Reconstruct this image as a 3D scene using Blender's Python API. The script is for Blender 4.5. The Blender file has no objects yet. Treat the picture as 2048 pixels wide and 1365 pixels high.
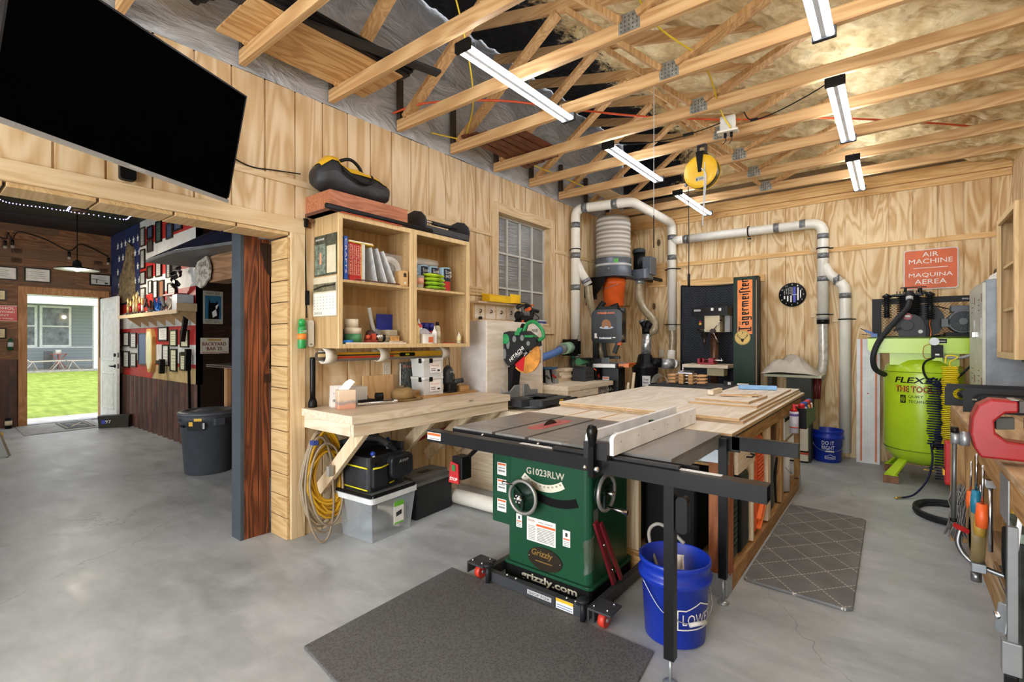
import bpy, math, random
from mathutils import Vector, Matrix, noise
random.seed(7)
sc = bpy.context.scene
COL = sc.collection
PI = math.pi
# ---------------------------------------------------------------- camera, world, exposure
cam_data = bpy.data.cameras.new('camera'); cam = bpy.data.objects.new('camera', cam_data); COL.objects.link(cam)
cam.location = (0, 0, 1.35); cam.rotation_euler = (PI/2, 0, math.radians(38.24))
cam_data.sensor_width = 36; cam_data.lens = 972/2048*36; cam_data.clip_start = 0.05; cam_data.clip_end = 200
sc.camera = cam
sc.view_settings.view_transform = 'Standard'; sc.view_settings.look = 'None'
sc.view_settings.gamma = 1; sc.view_settings.use_curve_mapping = False
sc.view_settings.exposure = 0.45
W = bpy.data.worlds.new('overcast_sky'); sc.world = W; W.use_nodes = True
bg = W.node_tree.nodes['Background']; bg.inputs[0].default_value = (0.92, 0.96, 1.0, 1); bg.inputs[1].default_value = 1.5
TUBE = 26.0      # emission of the ceiling tubes
# added fill light behind the photographer, standing in for unseen daylight
def area(name, loc, rot, sx, sy, e, col=(1, 1, 1)):
    l = bpy.data.lights.new(name, 'AREA'); l.shape = 'RECTANGLE'; l.size = sx; l.size_y = sy; l.energy = e; l.color = col
    o = bpy.data.objects.new(name, l); COL.objects.link(o); o.location = loc; o.rotation_euler = rot
    return o
area('rear_fill_light', (-1.3, -3.9, 1.5), (PI/2, 0, 0), 4.0, 2.6, 230, (.93, .97, 1))
# ---------------------------------------------------------------- materials
def lin(c):
    return tuple(((v/255)/12.92 if v/255 <= .04045 else ((v/255+.055)/1.055)**2.4) for v in c)
MATS = {}
class NT:
    def __init__(s, name):
        s.m = bpy.data.materials.new(name); s.m.use_nodes = True; s.t = s.m.node_tree; s.n = s.t.nodes
        s.b = s.n['Principled BSDF']
    def add(s, t, **k):
        x = s.n.new(t)
        for a, b in k.items(): setattr(x, a, b)
        return x
    def lk(s, a, b): s.t.links.new(a, b)
    def coord(s, scale=(1, 1, 1), which='Object'):
        c = s.add('ShaderNodeTexCoord'); mp = s.add('ShaderNodeMapping'); mp.inputs['Scale'].default_value = scale
        s.lk(c.outputs[which], mp.inputs[0]); return mp.outputs[0]
    def noise(s, vec, scale=5, detail=3, rough=.5, dist=0):
        x = s.add('ShaderNodeTexNoise'); s.lk(vec, x.inputs['Vector'])
        x.inputs['Scale'].default_value = scale; x.inputs['Detail'].default_value = detail
        x.inputs['Roughness'].default_value = rough; x.inputs['Distortion'].default_value = dist
        return x.outputs['Fac']
    def ramp(s, fac, stops, interp='LINEAR'):
        r = s.add('ShaderNodeValToRGB'); r.color_ramp.interpolation = interp
        e = r.color_ramp.elements
        while len(e) > 1: e.remove(e[-1])
        e[0].position = stops[0][0]; e[0].color = (*lin(stops[0][1]), 1)
        for p, c in stops[1:]:
            k = e.new(p); k.color = (*lin(c), 1)
        s.lk(fac, r.inputs[0]); return r.outputs[0]
    def math(s, op, a, b=None, clamp=False):
        x = s.add('ShaderNodeMath', operation=op, use_clamp=clamp)
        for i, v in enumerate((a, b)):
            if v is None: continue
            if isinstance(v, (int, float)): x.inputs[i].default_value = v
            else: s.lk(v, x.inputs[i])
        return x.outputs[0]
    def mix(s, fac, a, b, mode='MIX'):
        x = s.add('ShaderNodeMix', data_type='RGBA', blend_type=mode)
        if isinstance(fac, (int, float)): x.inputs[0].default_value = fac
        else: s.lk(fac, x.inputs[0])
        for i, v in ((6, a), (7, b)):
            if isinstance(v, tuple): x.inputs[i].default_value = (*lin(v), 1)
            else: s.lk(v, x.inputs[i])
        return x.outputs[2]
    def bump(s, h, st=.3, d=.01):
        x = s.add('ShaderNodeBump'); x.inputs['Strength'].default_value = st; x.inputs['Distance'].default_value = d
        s.lk(h, x.inputs['Height']); s.lk(x.outputs[0], s.b.inputs['Normal'])
    def set(s, rough=.5, metal=0., spec=.5):
        s.b.inputs['Roughness'].default_value = rough; s.b.inputs['Metallic'].default_value = metal
        s.b.inputs['Specular IOR Level'].default_value = spec
    def color(s, c): s.lk(c, s.b.inputs['Base Color'])
def C(r, g, b, rough=.5, metal=0., var=.05, sc_=9, bump=0.):
    """plain paint / plastic / metal with a slight procedural mottling"""
    key = (r, g, b, rough, metal, var, sc_, bump)
    if key in MATS: return MATS[key]
    n = NT('surface_%d_%d_%d' % (r, g, b)); v = n.coord()
    f = n.noise(v, sc_, 4, .6)
    lo = tuple(max(0, x*(1-var)-1) for x in (r, g, b)); hi = tuple(min(255, x*(1+var)+1) for x in (r, g, b))
    n.color(n.ramp(f, [(.3, lo), (.7, hi)])); n.set(rough, metal, .22 if max(r, g, b) < 80 and metal < .1 else .5)
    if bump: n.bump(n.noise(v, sc_*12, 3), bump, .003)
    MATS[key] = n.m; return n.m
def emit(name, col, st):
    if name in MATS: return MATS[name]
    n = NT(name); n.b.inputs['Base Color'].default_value = (.8, .8, .8, 1)
    f = n.ramp(n.noise(n.coord(), 3), [(0, col), (1, col)]); n.lk(f, n.b.inputs['Emission Color'])
    n.b.inputs['Emission Strength'].default_value = st; MATS[name] = n.m; return n.m
def clear(name, col, rough=.1, alpha=.35):
    """translucent plastic: part transparent, part glossy"""
    if name in MATS: return MATS[name]
    n = NT(name); n.set(rough); n.color(n.ramp(n.noise(n.coord(), 6), [(0, col), (1, tuple(min(255, c+14) for c in col))]))
    n.b.inputs['Alpha'].default_value = alpha; MATS[name] = n.m; return n.m
def wood(name, c0, c1, c2, axis='z', scale=1., knots=.0, rough=.6, ply=False, wild=1., plank=None, ringk=None):
    """procedural wood: stretched noise contours give cathedral grain. axis = grain direction"""
    if name in MATS: return MATS[name]
    n = NT(name); i = 'xyz'.index(axis)
    a = [7*scale]*3; a[i] = (1.3 if ply else .7)*scale; v = n.coord(tuple(a))
    base = n.noise(v, 1., 2.2, .45, .6*wild)
    rings = n.math('SINE', n.math('MULTIPLY', base, 46 if ply else 60))
    rings = n.math('ADD', n.math('MULTIPLY', rings, .5), .5)
    fa = [90*scale]*3; fa[i] = 2.5*scale
    fine = n.noise(n.coord(tuple(fa)), 1., 3, .6)
    blot = n.noise(n.coord(), 1.7*scale, 2)
    f = n.math('ADD', n.math('MULTIPLY', rings, .42 if ply else .26), n.math('MULTIPLY', fine, .34 if ply else .46))
    f = n.math('ADD', f, n.math('MULTIPLY', blot, .35))
    col = n.ramp(f, [(.25, c0), (.52, c1), (.82, c2)])
    if knots:
        ka = [3.1*scale]*3; ka[i] = 1.6*scale
        vo = n.add('ShaderNodeTexVoronoi'); n.lk(n.coord(tuple(ka)), vo.inputs['Vector']); vo.inputs['Scale'].default_value = 1.
        k = n.math('LESS_THAN', vo.outputs['Distance'], .05)
        k2 = n.math('SUBTRACT', 1., n.math('MULTIPLY', vo.outputs['Distance'], 8.), True)
        col = n.mix(n.math('MULTIPLY', k2, .45), col, tuple(int(x*.72) for x in c0))
        col = n.mix(n.math('MULTIPLY', k, knots), col, tuple(int(x*.42) for x in c0))
    if plank:      # colour varies from board to board along an axis
        s = n.add('ShaderNodeSeparateXYZ'); c = n.add('ShaderNodeTexCoord'); n.lk(c.outputs['Object'], s.inputs[0])
        fl = n.math('FLOOR', n.math('DIVIDE', s.outputs['xyz'.index(plank[0])], plank[1]))
        oth = n.math('FLOOR', n.math('ADD', n.math('DIVIDE', s.outputs['xyz'.index(plank[2])], plank[3]), n.math('MULTIPLY', fl, .37)))
        wn = n.add('ShaderNodeTexWhiteNoise', noise_dimensions='2D'); cb = n.add('ShaderNodeCombineXYZ')
        n.lk(fl, cb.inputs[0]); n.lk(oth, cb.inputs[1]); n.lk(cb.outputs[0], wn.inputs['Vector'])
        col = n.mix(n.math('MULTIPLY', wn.outputs['Value'], .75), col, plank[4])
    n.color(col); n.set(rough, 0, .35); n.bump(fine, .12, .002)
    MATS[name] = n.m; return n.m
PLY = wood('siding_plywood', (192, 157, 110), (213, 186, 146), (226, 205, 170), 'z', .5, .9, .65, ply=True, wild=1.3)
BACKPLY = wood('siding_plywood_gold', (190, 148, 94), (214, 184, 138), (230, 208, 166), 'z', .6, .9, .6, ply=True, wild=2.2)
TRIM = wood('pine_trim', (190, 156, 110), (213, 186, 145), (226, 205, 168), 'y', 1.0, .5)
TRIMZ = wood('pine_trim_upright', (190, 156, 110), (213, 186, 145), (226, 205, 168), 'z', 1.0, .5)
TRIMX = wood('pine_trim_cross', (190, 144, 84), (216, 172, 112), (230, 194, 140), 'x', 1.0, .5)
TRUSS = wood('truss_lumber', (162, 118, 72), (192, 152, 104), (210, 176, 128), 'x', .8, .8)
TRUSSZ = wood('truss_web_lumber', (160, 118, 72), (190, 148, 98), (210, 172, 122), 'z', .8, .6)
PALE = wood('pale_pine', (204, 182, 150), (222, 205, 180), (232, 220, 200), 'y', 1.2, .6)
PALEX = wood('pale_pine_cross', (204, 182, 150), (222, 205, 180), (232, 220, 200), 'x', 1.2, .6)
PALEZ = wood('pale_pine_upright', (206, 178, 138), (224, 202, 168), (236, 216, 188), 'z', 1.2, .6)
BIRCH = wood('birch_plywood', (212, 198, 178), (222, 210, 193), (230, 221, 208), 'y', .8, 0, .6, ply=True)
BIRCHX = wood('birch_board', (206, 180, 144), (220, 198, 166), (232, 214, 186), 'x', .9, .4, .6, ply=True)
EDGE = wood('plywood_edge', (150, 118, 80), (186, 152, 108), (206, 176, 134), 'x', 3.0)
CABW = wood('maple_cabinet', (164, 132, 86), (184, 152, 106), (198, 168, 122), 'z', .8, 0, .5)
CABF = wood('maple_face', (194, 162, 112), (210, 180, 130), (222, 194, 148), 'z', 1.2, 0, .45)
REDW = wood('red_cedar_box', (136, 80, 54), (170, 106, 74), (190, 128, 94), 'y', 1.6, 0, .5)
DARKW = wood('dark_stained_board', (28, 18, 14), (96, 50, 28), (150, 84, 48), 'z', 1.1, .4, .45)
REDPOST = wood('douglas_fir_post', (110, 60, 34), (150, 88, 52), (176, 112, 70), 'z', 1.0, .6, .6)
OLDLUM = wood('aged_lumber', (132, 94, 52), (172, 130, 80), (196, 156, 104), 'y', 1.0, .5)
OLDLUMZ = wood('aged_lumber_upright', (132, 94, 52), (172, 130, 80), (196, 156, 104), 'z', 1.0, .5)
BLACK = C(12, 12, 13, .45); BLK2 = C(24, 24, 26, .5); DGREY = C(54, 56, 59, .5); GREY = C(128, 130, 132, .5)
LGREY = C(190, 192, 194, .45); WHITE = C(232, 231, 226, .5); PVC = C(230, 226, 214, .35, 0, .02); CHROME = C(205, 205, 208, .18, 1.)
STEEL = C(150, 151, 153, .35, .9); GALV = C(168, 174, 178, .42, .7); YEL = C(226, 178, 38, .45); ORANGE = C(228, 96, 32, .5)
RED = C(176, 30, 32, .45); GREEN = C(28, 70, 50, .35); BLUE = C(24, 50, 150, .35); TAPE = C(120, 122, 124, .4, .4, .25, 40)
# ---------------------------------------------------------------- mesh builder
def basis(d):
    d = Vector(d).normalized(); u = Vector((0, 0, 1)) if abs(d.z) < .95 else Vector((1, 0, 0))
    a = d.cross(u).normalized(); b = a.cross(d).normalized(); return a, b, d
class MB:
    def __init__(s, mat=None): s.v = []; s.f = []; s.fm = []; s.fs = []; s.mats = []; s.cur = 0; s.X = Matrix(); s.m(mat) if mat else None
    def m(s, mat):
        if mat not in s.mats: s.mats.append(mat)
        s.cur = s.mats.index(mat); return s
    def at(s, loc=(0, 0, 0), rz=0, rx=0, ry=0, sc=1):
        s.X = Matrix.Translation(loc) @ Matrix.Rotation(rz, 4, 'Z') @ Matrix.Rotation(ry, 4, 'Y') @ Matrix.Rotation(rx, 4, 'X') @ Matrix.Scale(sc, 4)
        return s
    def pv(s, pts):
        i = len(s.v); s.v += [s.X @ Vector(p) for p in pts]; return i
    def pf(s, faces, off=0, smooth=False):
        for f in faces: s.f.append(tuple(i+off for i in f)); s.fm.append(s.cur); s.fs.append(smooth)
    def box(s, x0, x1, y0, y1, z0, z1):
        o = s.pv([(x, y, z) for z in (z0, z1) for y in (y0, y1) for x in (x0, x1)])
        s.pf([(0, 2, 3, 1), (4, 5, 7, 6), (0, 1, 5, 4), (2, 6, 7, 3), (0, 4, 6, 2), (1, 3, 7, 5)], o); return s
    def cbox(s, c, d, rz=0, ry=0, rx=0):
        k = s.X; s.X = k @ Matrix.Translation(c) @ Matrix.Rotation(rz, 4, 'Z') @ Matrix.Rotation(ry, 4, 'Y') @ Matrix.Rotation(rx, 4, 'X')
        s.box(-d[0]/2, d[0]/2, -d[1]/2, d[1]/2, -d[2]/2, d[2]/2); s.X = k; return s
    def rbox(s, x0, x1, y0, y1, z0, z1, r=.01, n=3, axis='z'):
        """box with rounded corners around one axis"""
        lim = {'z': (x0, x1, y0, y1, z0, z1), 'x': (y0, y1, z0, z1, x0, x1), 'y': (x0, x1, z0, z1, y0, y1)}[axis]
        a0, a1, b0, b1, c0, c1 = lim; r = min(r, (a1-a0)/2-1e-5, (b1-b0)/2-1e-5); P = []
        for cx, cy, st in ((a1-r, b1-r, 0), (a0+r, b1-r, 1), (a0+r, b0+r, 2), (a1-r, b0+r, 3)):
            for k in range(n+1):
                t = PI/2*(st+k/n); P.append((cx+r*math.cos(t), cy+r*math.sin(t)))
        f = {'z': lambda a, b, c: (a, b, c), 'x': lambda a, b, c: (c, a, b), 'y': lambda a, b, c: (a, c, b)}[axis]
        s.prism([f(a, b, c0) for a, b in P], tuple(Vector(f(0, 0, c1))-Vector(f(0, 0, c0)))); return s
    def beam(s, p0, p1, w, h, up=(0, 0, 1)):
        """rectangular bar from p0 to p1, w across, h along up"""
        d = (Vector(p1)-Vector(p0)).normalized(); a = d.cross(Vector(up)).normalized(); b = a.cross(d).normalized()
        pts = [tuple(Vector(p)+a*w/2*i+b*h/2*j) for p in (p0, p1) for i, j in ((-1, -1), (1, -1), (1, 1), (-1, 1))]
        o = s.pv(pts); s.pf([(3, 2, 1, 0), (4, 5, 6, 7), (0, 1, 5, 4), (1, 2, 6, 5), (2, 3, 7, 6), (3, 0, 4, 7)], o); return s
    def prism(s, poly, ext, smooth=False):
        n = len(poly); e = Vector(ext); o = s.pv(list(poly)+[tuple(Vector(p)+e) for p in poly])
        s.pf([tuple(range(n))[::-1], tuple(range(n, 2*n))], o); s.pf([(i, (i+1) % n, n+(i+1) % n, n+i) for i in range(n)], o, smooth); return s
    def cyl(s, p0, p1, r0, r1=None, n=16, caps=True, smooth=True):
        r1 = r0 if r1 is None else r1; a, b, d = basis(Vector(p1)-Vector(p0)); pts = []
        for p, r in ((p0, r0), (p1, r1)):
            pts += [tuple(Vector(p)+a*r*math.cos(2*PI*i/n)+b*r*math.sin(2*PI*i/n)) for i in range(n)]
        o = s.pv(pts); s.pf([(i, (i+1) % n, n+(i+1) % n, n+i) for i in range(n)], o, smooth)
        if caps: s.pf([tuple(range(n))[::-1], tuple(range(n, 2*n))], o)
        return s
    def tube(s, P, r, n=8, closed=False, rf=None):
        """swept tube along points; rf(k) overrides radius"""
        P = [Vector(p) for p in P]; N = len(P); d0 = (P[1]-P[0]).normalized(); a, b, _ = basis(d0); o = len(s.v); pts = []; pd = d0
        for k in range(N):
            q = (P[(k+1) % N]-P[k-1]) if (closed or 0 < k < N-1) else (P[1]-P[0] if k == 0 else P[-1]-P[-2])
            d = q.normalized() if q.length > 1e-9 else pd
            ax = pd.cross(d)
            if ax.length > 1e-6:
                R = Matrix.Rotation(pd.angle(d), 3, ax.normalized()); a = R @ a; b = R @ b
            pd = d; rr = rf(k) if rf else r
            pts += [tuple(P[k]+a*rr*math.cos(2*PI*i/n)+b*rr*math.sin(2*PI*i/n)) for i in range(n)]
        s.pv(pts); L = N if closed else N-1
        s.pf([(k*n+i, k*n+(i+1) % n, ((k+1) % N)*n+(i+1) % n, ((k+1) % N)*n+i) for k in range(L) for i in range(n)], o, True)
        if not closed: s.pf([tuple(range(n))[::-1], tuple(range((N-1)*n, N*n))], o)
        return s
    def lathe(s, c, prof, n=24, axis='z', a0=0, sx=1, sy=1, smooth=True):
        """prof: list of (r, h)"""
        f = {'z': lambda x, y, h: (x*sx, y*sy, h), 'y': lambda x, y, h: (x*sx, h, y*sy), 'x': lambda x, y, h: (h, x*sx, y*sy)}[axis]
        pts = [tuple(Vector(c)+Vector(f(r*math.cos(2*PI*i/n+a0), r*math.sin(2*PI*i/n+a0), h))) for r, h in prof for i in range(n)]
        o = s.pv(pts); s.pf([(k*n+i, k*n+(i+1) % n, (k+1)*n+(i+1) % n, (k+1)*n+i) for k in range(len(prof)-1) for i in range(n)], o, smooth)
        if prof[0][0] > 1e-4: s.pf([tuple(range(n))[::-1]], o)
        if prof[-1][0] > 1e-4: s.pf([tuple(range((len(prof)-1)*n, len(prof)*n))], o)
        return s
    def ball(s, c, r, n=12, sx=1, sy=1, sz=1):
        return s.lathe((c[0], c[1], c[2]), [(max(1e-5, r*math.sin(PI*k/8)), -r*sz*math.cos(PI*k/8)) for k in range(9)], n, 'z', 0, sx, sy)
    def torus(s, c, R, r, ax='z', n=24, m=8, a0=0, a1=2*PI, sy=1):
        f = {'z': lambda x, y: (x, y*sy, 0), 'y': lambda x, y: (x, 0, y*sy), 'x': lambda x, y: (0, x, y*sy)}[ax]
        full = abs(a1-a0-2*PI) < 1e-6
        return s.tube([tuple(Vector(c)+Vector(f(R*math.cos(a0+(a1-a0)*k/n), R*math.sin(a0+(a1-a0)*k/n)))) for k in range(n if full else n+1)], r, m, full)
    def grid(s, fn, nu, nv, smooth=True):
        o = s.pv([fn(i/nu, j/nv) for j in range(nv+1) for i in range(nu+1)])
        s.pf([(j*(nu+1)+i, j*(nu+1)+i+1, (j+1)*(nu+1)+i+1, (j+1)*(nu+1)+i) for j in range(nv) for i in range(nu)], o, smooth); return s
    def quad(s, a, b, c, d): o = s.pv([a, b, c, d]); s.pf([(0, 1, 2, 3)], o); return s
    def text(s, t, org, right, up, w=None, h=.1, ext=.0008, bold=0., shear=0.):
        """lettering as real geometry: left-bottom at org, fitted to width w and cap height h"""
        cu = bpy.data.curves.new('t', 'FONT'); cu.body = t; cu.size = 1; cu.offset = bold; cu.shear = shear; cu.resolution_u = 2; cu.space_line = .95
        o = bpy.data.objects.new('t', cu); me = bpy.data.meshes.new_from_object(o)
        bpy.data.objects.remove(o)
        if not me.vertices: return s
        xs = [v.co.x for v in me.vertices]; ys = [v.co.y for v in me.vertices]; x0 = min(xs); y0 = min(ys)
        ky = h/max(1e-6, max(ys)-y0); kx = (w/max(1e-6, max(xs)-x0)) if w else ky
        R = Vector(right).normalized(); U = Vector(up).normalized(); N = R.cross(U); O = Vector(org)+N*ext
        off = s.pv([tuple(O+R*(v.co.x-x0)*kx+U*(v.co.y-y0)*ky) for v in me.vertices])
        s.pf([tuple(p.vertices) for p in me.polygons], off); bpy.data.meshes.remove(me); bpy.data.curves.remove(cu); return s
    def decal(s, org, right, up, w, h, lift=.001):
        R = Vector(right).normalized(); U = Vector(up).normalized(); N = R.cross(U)*lift; o = Vector(org)+N
        return s.quad(tuple(o), tuple(o+R*w), tuple(o+R*w+U*h), tuple(o+U*h))
# ---------------------------------------------------------------- object helpers
ROOTLOC = {}
CUR = [None]
def props(o, label=None, cat=None, group=None, kind=None):
    if label: o['label'] = label
    if cat: o['category'] = cat
    if group: o['group'] = group
    if kind: o['kind'] = kind
def mkobj(name, mb, off=(0, 0, 0), bevel=0):
    me = bpy.data.meshes.new(name); O = Vector(off)
    me.from_pydata([tuple(Vector(p)-O) for p in mb.v], [], mb.f)
    for m in mb.mats: me.materials.append(m)
    me.polygons.foreach_set('material_index', mb.fm); me.polygons.foreach_set('use_smooth', mb.fs); me.update()
    o = bpy.data.objects.new(name, me); COL.objects.link(o)
    if bevel:
        b = o.modifiers.new('bevel', 'BEVEL'); b.width = bevel; b.segments = 2; b.limit_method = 'ANGLE'; b.angle_limit = math.radians(50)
    return o
def T(name, label, cat, loc=(0, 0, 0), group=None, rz=0, kind=None):
    """a thing: Empty at its base; parts follow with p()"""
    o = bpy.data.objects.new(name, None); COL.objects.link(o); o.location = loc; o.rotation_euler = (0, 0, rz); o.empty_display_size = .05
    props(o, label, cat, group, kind); CUR[0] = o; ROOTLOC[o.name] = Vector(loc); return o
def p(name, mb, world=False, sub=None, bevel=0, label=None, kind=None, to=None):
    """a part of the current thing; world=True when the mesh was written in world coordinates"""
    root = to or CUR[0]
    o = mkobj(name, mb, ROOTLOC[root.name] if world else (0, 0, 0), bevel); o.parent = sub or root
    props(o, label, None, None, kind); return o
def S(name, label, cat, mb, group=None, bevel=0, kind=None, loc=None, rz=0):
    """a thing that is one mesh"""
    if loc is None:
        lo = [min(v[i] for v in mb.v) for i in range(3)]; hi = [max(v[i] for v in mb.v) for i in range(3)]
        base = ((lo[0]+hi[0])/2, (lo[1]+hi[1])/2, lo[2]); o = mkobj(name, mb, base, bevel); o.location = base
    else:
        o = mkobj(name, mb, (0, 0, 0), bevel); o.location = loc; o.rotation_euler = (0, 0, rz)
    props(o, label, cat, group, kind); CUR[0] = o; ROOTLOC[o.name] = Vector(o.location); return o
def ST(name, mb, sub=None, bevel=0, label=None):
    o = mkobj(name, mb, (0, 0, 0), bevel)
    if sub: o.parent = sub
    else: o['kind'] = 'structure'; CUR[0] = o; ROOTLOC[o.name] = Vector((0, 0, 0))
    if label: o['label'] = label
    return o
def dup(root, loc, rz=None, label=None, group=None):
    r = root.copy(); COL.objects.link(r); r.location = loc
    if rz is not None: r.rotation_euler = (0, 0, rz)
    if label: r['label'] = label
    if group: r['group'] = group
    for ch in list(root.children):
        c = ch.copy(); COL.objects.link(c); c.parent = r
        for g in list(ch.children):
            d = g.copy(); COL.objects.link(d); d.parent = c
    return r
def bez(P, n=8):
    """Catmull-Rom through points"""
    P = [Vector(q) for q in P]; out = []; Q = [P[0]]+P+[P[-1]]
    for k in range(1, len(Q)-2):
        for i in range(n):
            t = i/n; a, b, c, d = Q[k-1], Q[k], Q[k+1], Q[k+2]
            out.append(.5*((2*b)+(-a+c)*t+(2*a-5*b+4*c-d)*t*t+(-a+3*b-3*c+d)*t**3))
    return out+[P[-1]]
LW, BW, RW, CH = -3.23, 6.85, .91, 3.07
# ================================================================ STRUCTURE
FOAMW = C(206, 178, 126, .85, 0, .18, 6, .5)
# floor: polished concrete
n = NT('polished_concrete'); v = n.coord()
a = n.noise(v, .9, 5, .62, .4); b = n.noise(v, 6, 6, .7); c = n.noise(n.coord((1, 2.5, 1)), 2.2, 4, .6, .8)
f = n.math('ADD', n.math('MULTIPLY', a, .5), n.math('ADD', n.math('MULTIPLY', b, .2), n.math('MULTIPLY', c, .35)))
col = n.ramp(f, [(.34, (128, 132, 135)), (.5, (160, 164, 166)), (.66, (186, 190, 192))])
vo = n.add('ShaderNodeTexVoronoi', feature='DISTANCE_TO_EDGE'); dn = n.add('ShaderNodeTexNoise'); dn.inputs['Scale'].default_value = 2.5; dn.inputs['Detail'].default_value = 6
n.lk(v, dn.inputs['Vector']); mv = n.add('ShaderNodeVectorMath', operation='MULTIPLY_ADD'); n.lk(dn.outputs['Color'], mv.inputs[0]); mv.inputs[1].default_value = (.5, .5, .5); n.lk(v, mv.inputs[2])
n.lk(mv.outputs[0], vo.inputs['Vector']); vo.inputs['Scale'].default_value = .33
crack = n.math('LESS_THAN', vo.outputs['Distance'], .0011)
col = n.mix(n.math('MULTIPLY', crack, .32), col, (70, 70, 68)); n.color(col)
n.lk(n.math('ADD', n.math('MULTIPLY', c, .45), .22), n.b.inputs['Roughness']); n.bump(b, .05, .004); n.b.inputs['Specular IOR Level'].default_value = .45
CONC = n.m
ST('floor', MB(CONC).box(-10.85, 1.1, -4, 7.05, -.12, 0).box(-6.9, -3.3, 2.3, 4.3, -.119, -.0002))
def siding(mb, axis, plane, u0, u1, z0, z1, face, pitch=.2033, org=1.29, gw=.013, gd=.013, thick=.03):
    """vertical-groove plywood; axis 'y': wall in YZ at x=plane facing face(+1/-1)"""
    P = [(u0, 0.)]; k = math.ceil((u0-org+gw)/pitch)
    while org+k*pitch+gw < u1:
        g = org+k*pitch; P += [(g-gw/2, 0), (g-gw/2+.002, -gd), (g+gw/2-.002, -gd), (g+gw/2, 0)]; k += 1
    P += [(u1, 0.), (u1, -thick), (u0, -thick)]
    f = (lambda u, d: (plane+d*face, u, z0)) if axis == 'y' else (lambda u, d: (u, plane+d*face, z0))
    mb.prism([f(u, d) for u, d in P], (0, 0, z1-z0)); return mb
# left wall (shop side), with the big opening to the bar and the window hole
mb = MB(PLY)
for u0, u1, z0, z1 in ((-2.4, 1.66, 2.09, 2.44), (-2.4, 3.757, 2.44, 3.06), (1.66, 3.757, 0, 2.44), (3.757, 4.914, 0, 1.47), (3.757, 4.914, 2.74, 3.06), (4.914, 6.85, 0, 2.44), (4.914, 6.85, 2.44, 3.06)):
    siding(mb, 'y', LW, u0, u1, z0, z1, 1)
ST('wall_left', mb)
ST('wall_left_core', MB(wood('plain_stud_wall', (120, 92, 60), (150, 118, 80), (170, 138, 98))).box(-3.40, -3.262, -4, -2.4, 0, 3.06).box(-3.40, -3.262, -2.38, 1.63, 2.12, 3.06)
   .box(-3.42, -3.262, 1.69, 3.8, 0, 3.06).box(-3.42, -3.262, 3.8, 4.88, 0, 1.45).box(-3.42, -3.262, 3.8, 4.88, 2.76, 3.06).box(-3.42, -3.262, 4.88, 6.9, 0, 3.06))
mb = MB(BACKPLY); siding(mb, 'x', BW, LW, RW, 0, 2.42, -1, org=-3.1); siding(mb, 'x', BW, LW, RW, 2.43, 3.07, -1, org=-3.1)
ST('wall_back', mb)
mb = MB(PLY); siding(mb, 'y', RW, -4, BW, 0, 3.07, -1); ST('wall_right', mb)
ST('wall_right_upper', MB(FOAMW).box(RW+.001, RW+.03, -4, 6.9, 3.06, 3.6))
# battens and trims
ST('trim_1', MB(TRIM).box(LW, LW+.012, 1.77, 3.757, 2.415, 2.455).box(LW, LW+.012, 4.914, 6.84, 2.415, 2.455).box(LW, LW+.012, -1, 1.77, 2.415, 2.455))
ST('trim_2', MB(TRIMX).box(LW+.014, RW-.002, BW-.014, BW, 2.40, 2.455))
ST('trim_3', MB(TRIMX).box(LW+.002, RW-.002, BW-.02, BW, 3.00, 3.07))
ST('trim_4', MB(TRIMX).box(LW+.002, RW-.002, BW-.05, BW, 3.075, 3.2).m(C(120, 100, 70, .8)).box(LW, RW, BW-.03, BW, 3.2, 3.4))
# opening: casing board, plank soffit and plank jamb
mb = MB(TRIM).box(LW, LW+.016, -2.4, 1.76, 2.09, 2.19).m(TRIMZ).box(LW, LW+.016, 1.662, 1.76, 0, 2.09)
ST('trim_5', mb, bevel=.002)
mb = MB(wood('soffit_plank', (176, 142, 96), (200, 166, 118), (214, 184, 138), 'x', 1., .6))
y = 1.655
while y > -2.4: mb.box(-3.452, LW+.002, y-.33, y-.006, 2.066, 2.0898); y -= .336
ST('trim_6', mb, bevel=.003)
mb = MB(wood('jamb_plank', (170, 134, 88), (196, 162, 112), (212, 182, 134), 'x', 1.2, .7))
z = .001
while z < 2.05: mb.box(-3.452, LW+.002, 1.638, 1.66, z, min(z+.142, 2.065)); z += .147
ST('trim_7', mb, bevel=.003)
# window
T('window_1', None, None, kind='structure')
p('window_frame', MB(TRIMZ).box(LW, LW+.018, 3.757, 3.856, 1.43, 2.785).box(LW, LW+.018, 4.82, 4.914, 1.43, 2.785).m(TRIM).box(LW, LW+.018, 3.856, 4.82, 2.685, 2.785)
  .box(LW, LW+.018, 3.856, 4.82, 1.43, 1.52).m(TRIM).box(LW-.13, LW, 3.856, 4.82, 2.685, 2.70).box(LW-.13, LW, 3.856, 4.82, 1.5, 1.52).m(TRIMZ).box(LW-.13, LW, 4.82, 4.835, 1.52, 2.685).box(LW-.13, LW, 3.841, 3.856, 1.52, 2.685), bevel=.002)
mb = MB(C(196, 196, 190, .5)); X0, X1 = LW-.10, LW-.075
mb.box(X0, X1, 3.856, 3.875, 1.52, 2.685).box(X0, X1, 4.80, 4.82, 1.52, 2.685).box(X0, X1, 3.875, 4.80, 2.665, 2.685).box(X0, X1, 3.875, 4.80, 1.52, 1.545)
for k in (1, 2, 3): mb.box(X0, X1+.004, 3.875+k*.2313-.01, 3.875+k*.2313+.01, 1.545, 2.665)
for k in (1, 2): mb.box(X0, X1+.002, 3.875, 4.80, 1.545+k*.373-.01, 1.545+k*.373+.01)
p('window_muntins', mb)
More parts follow.
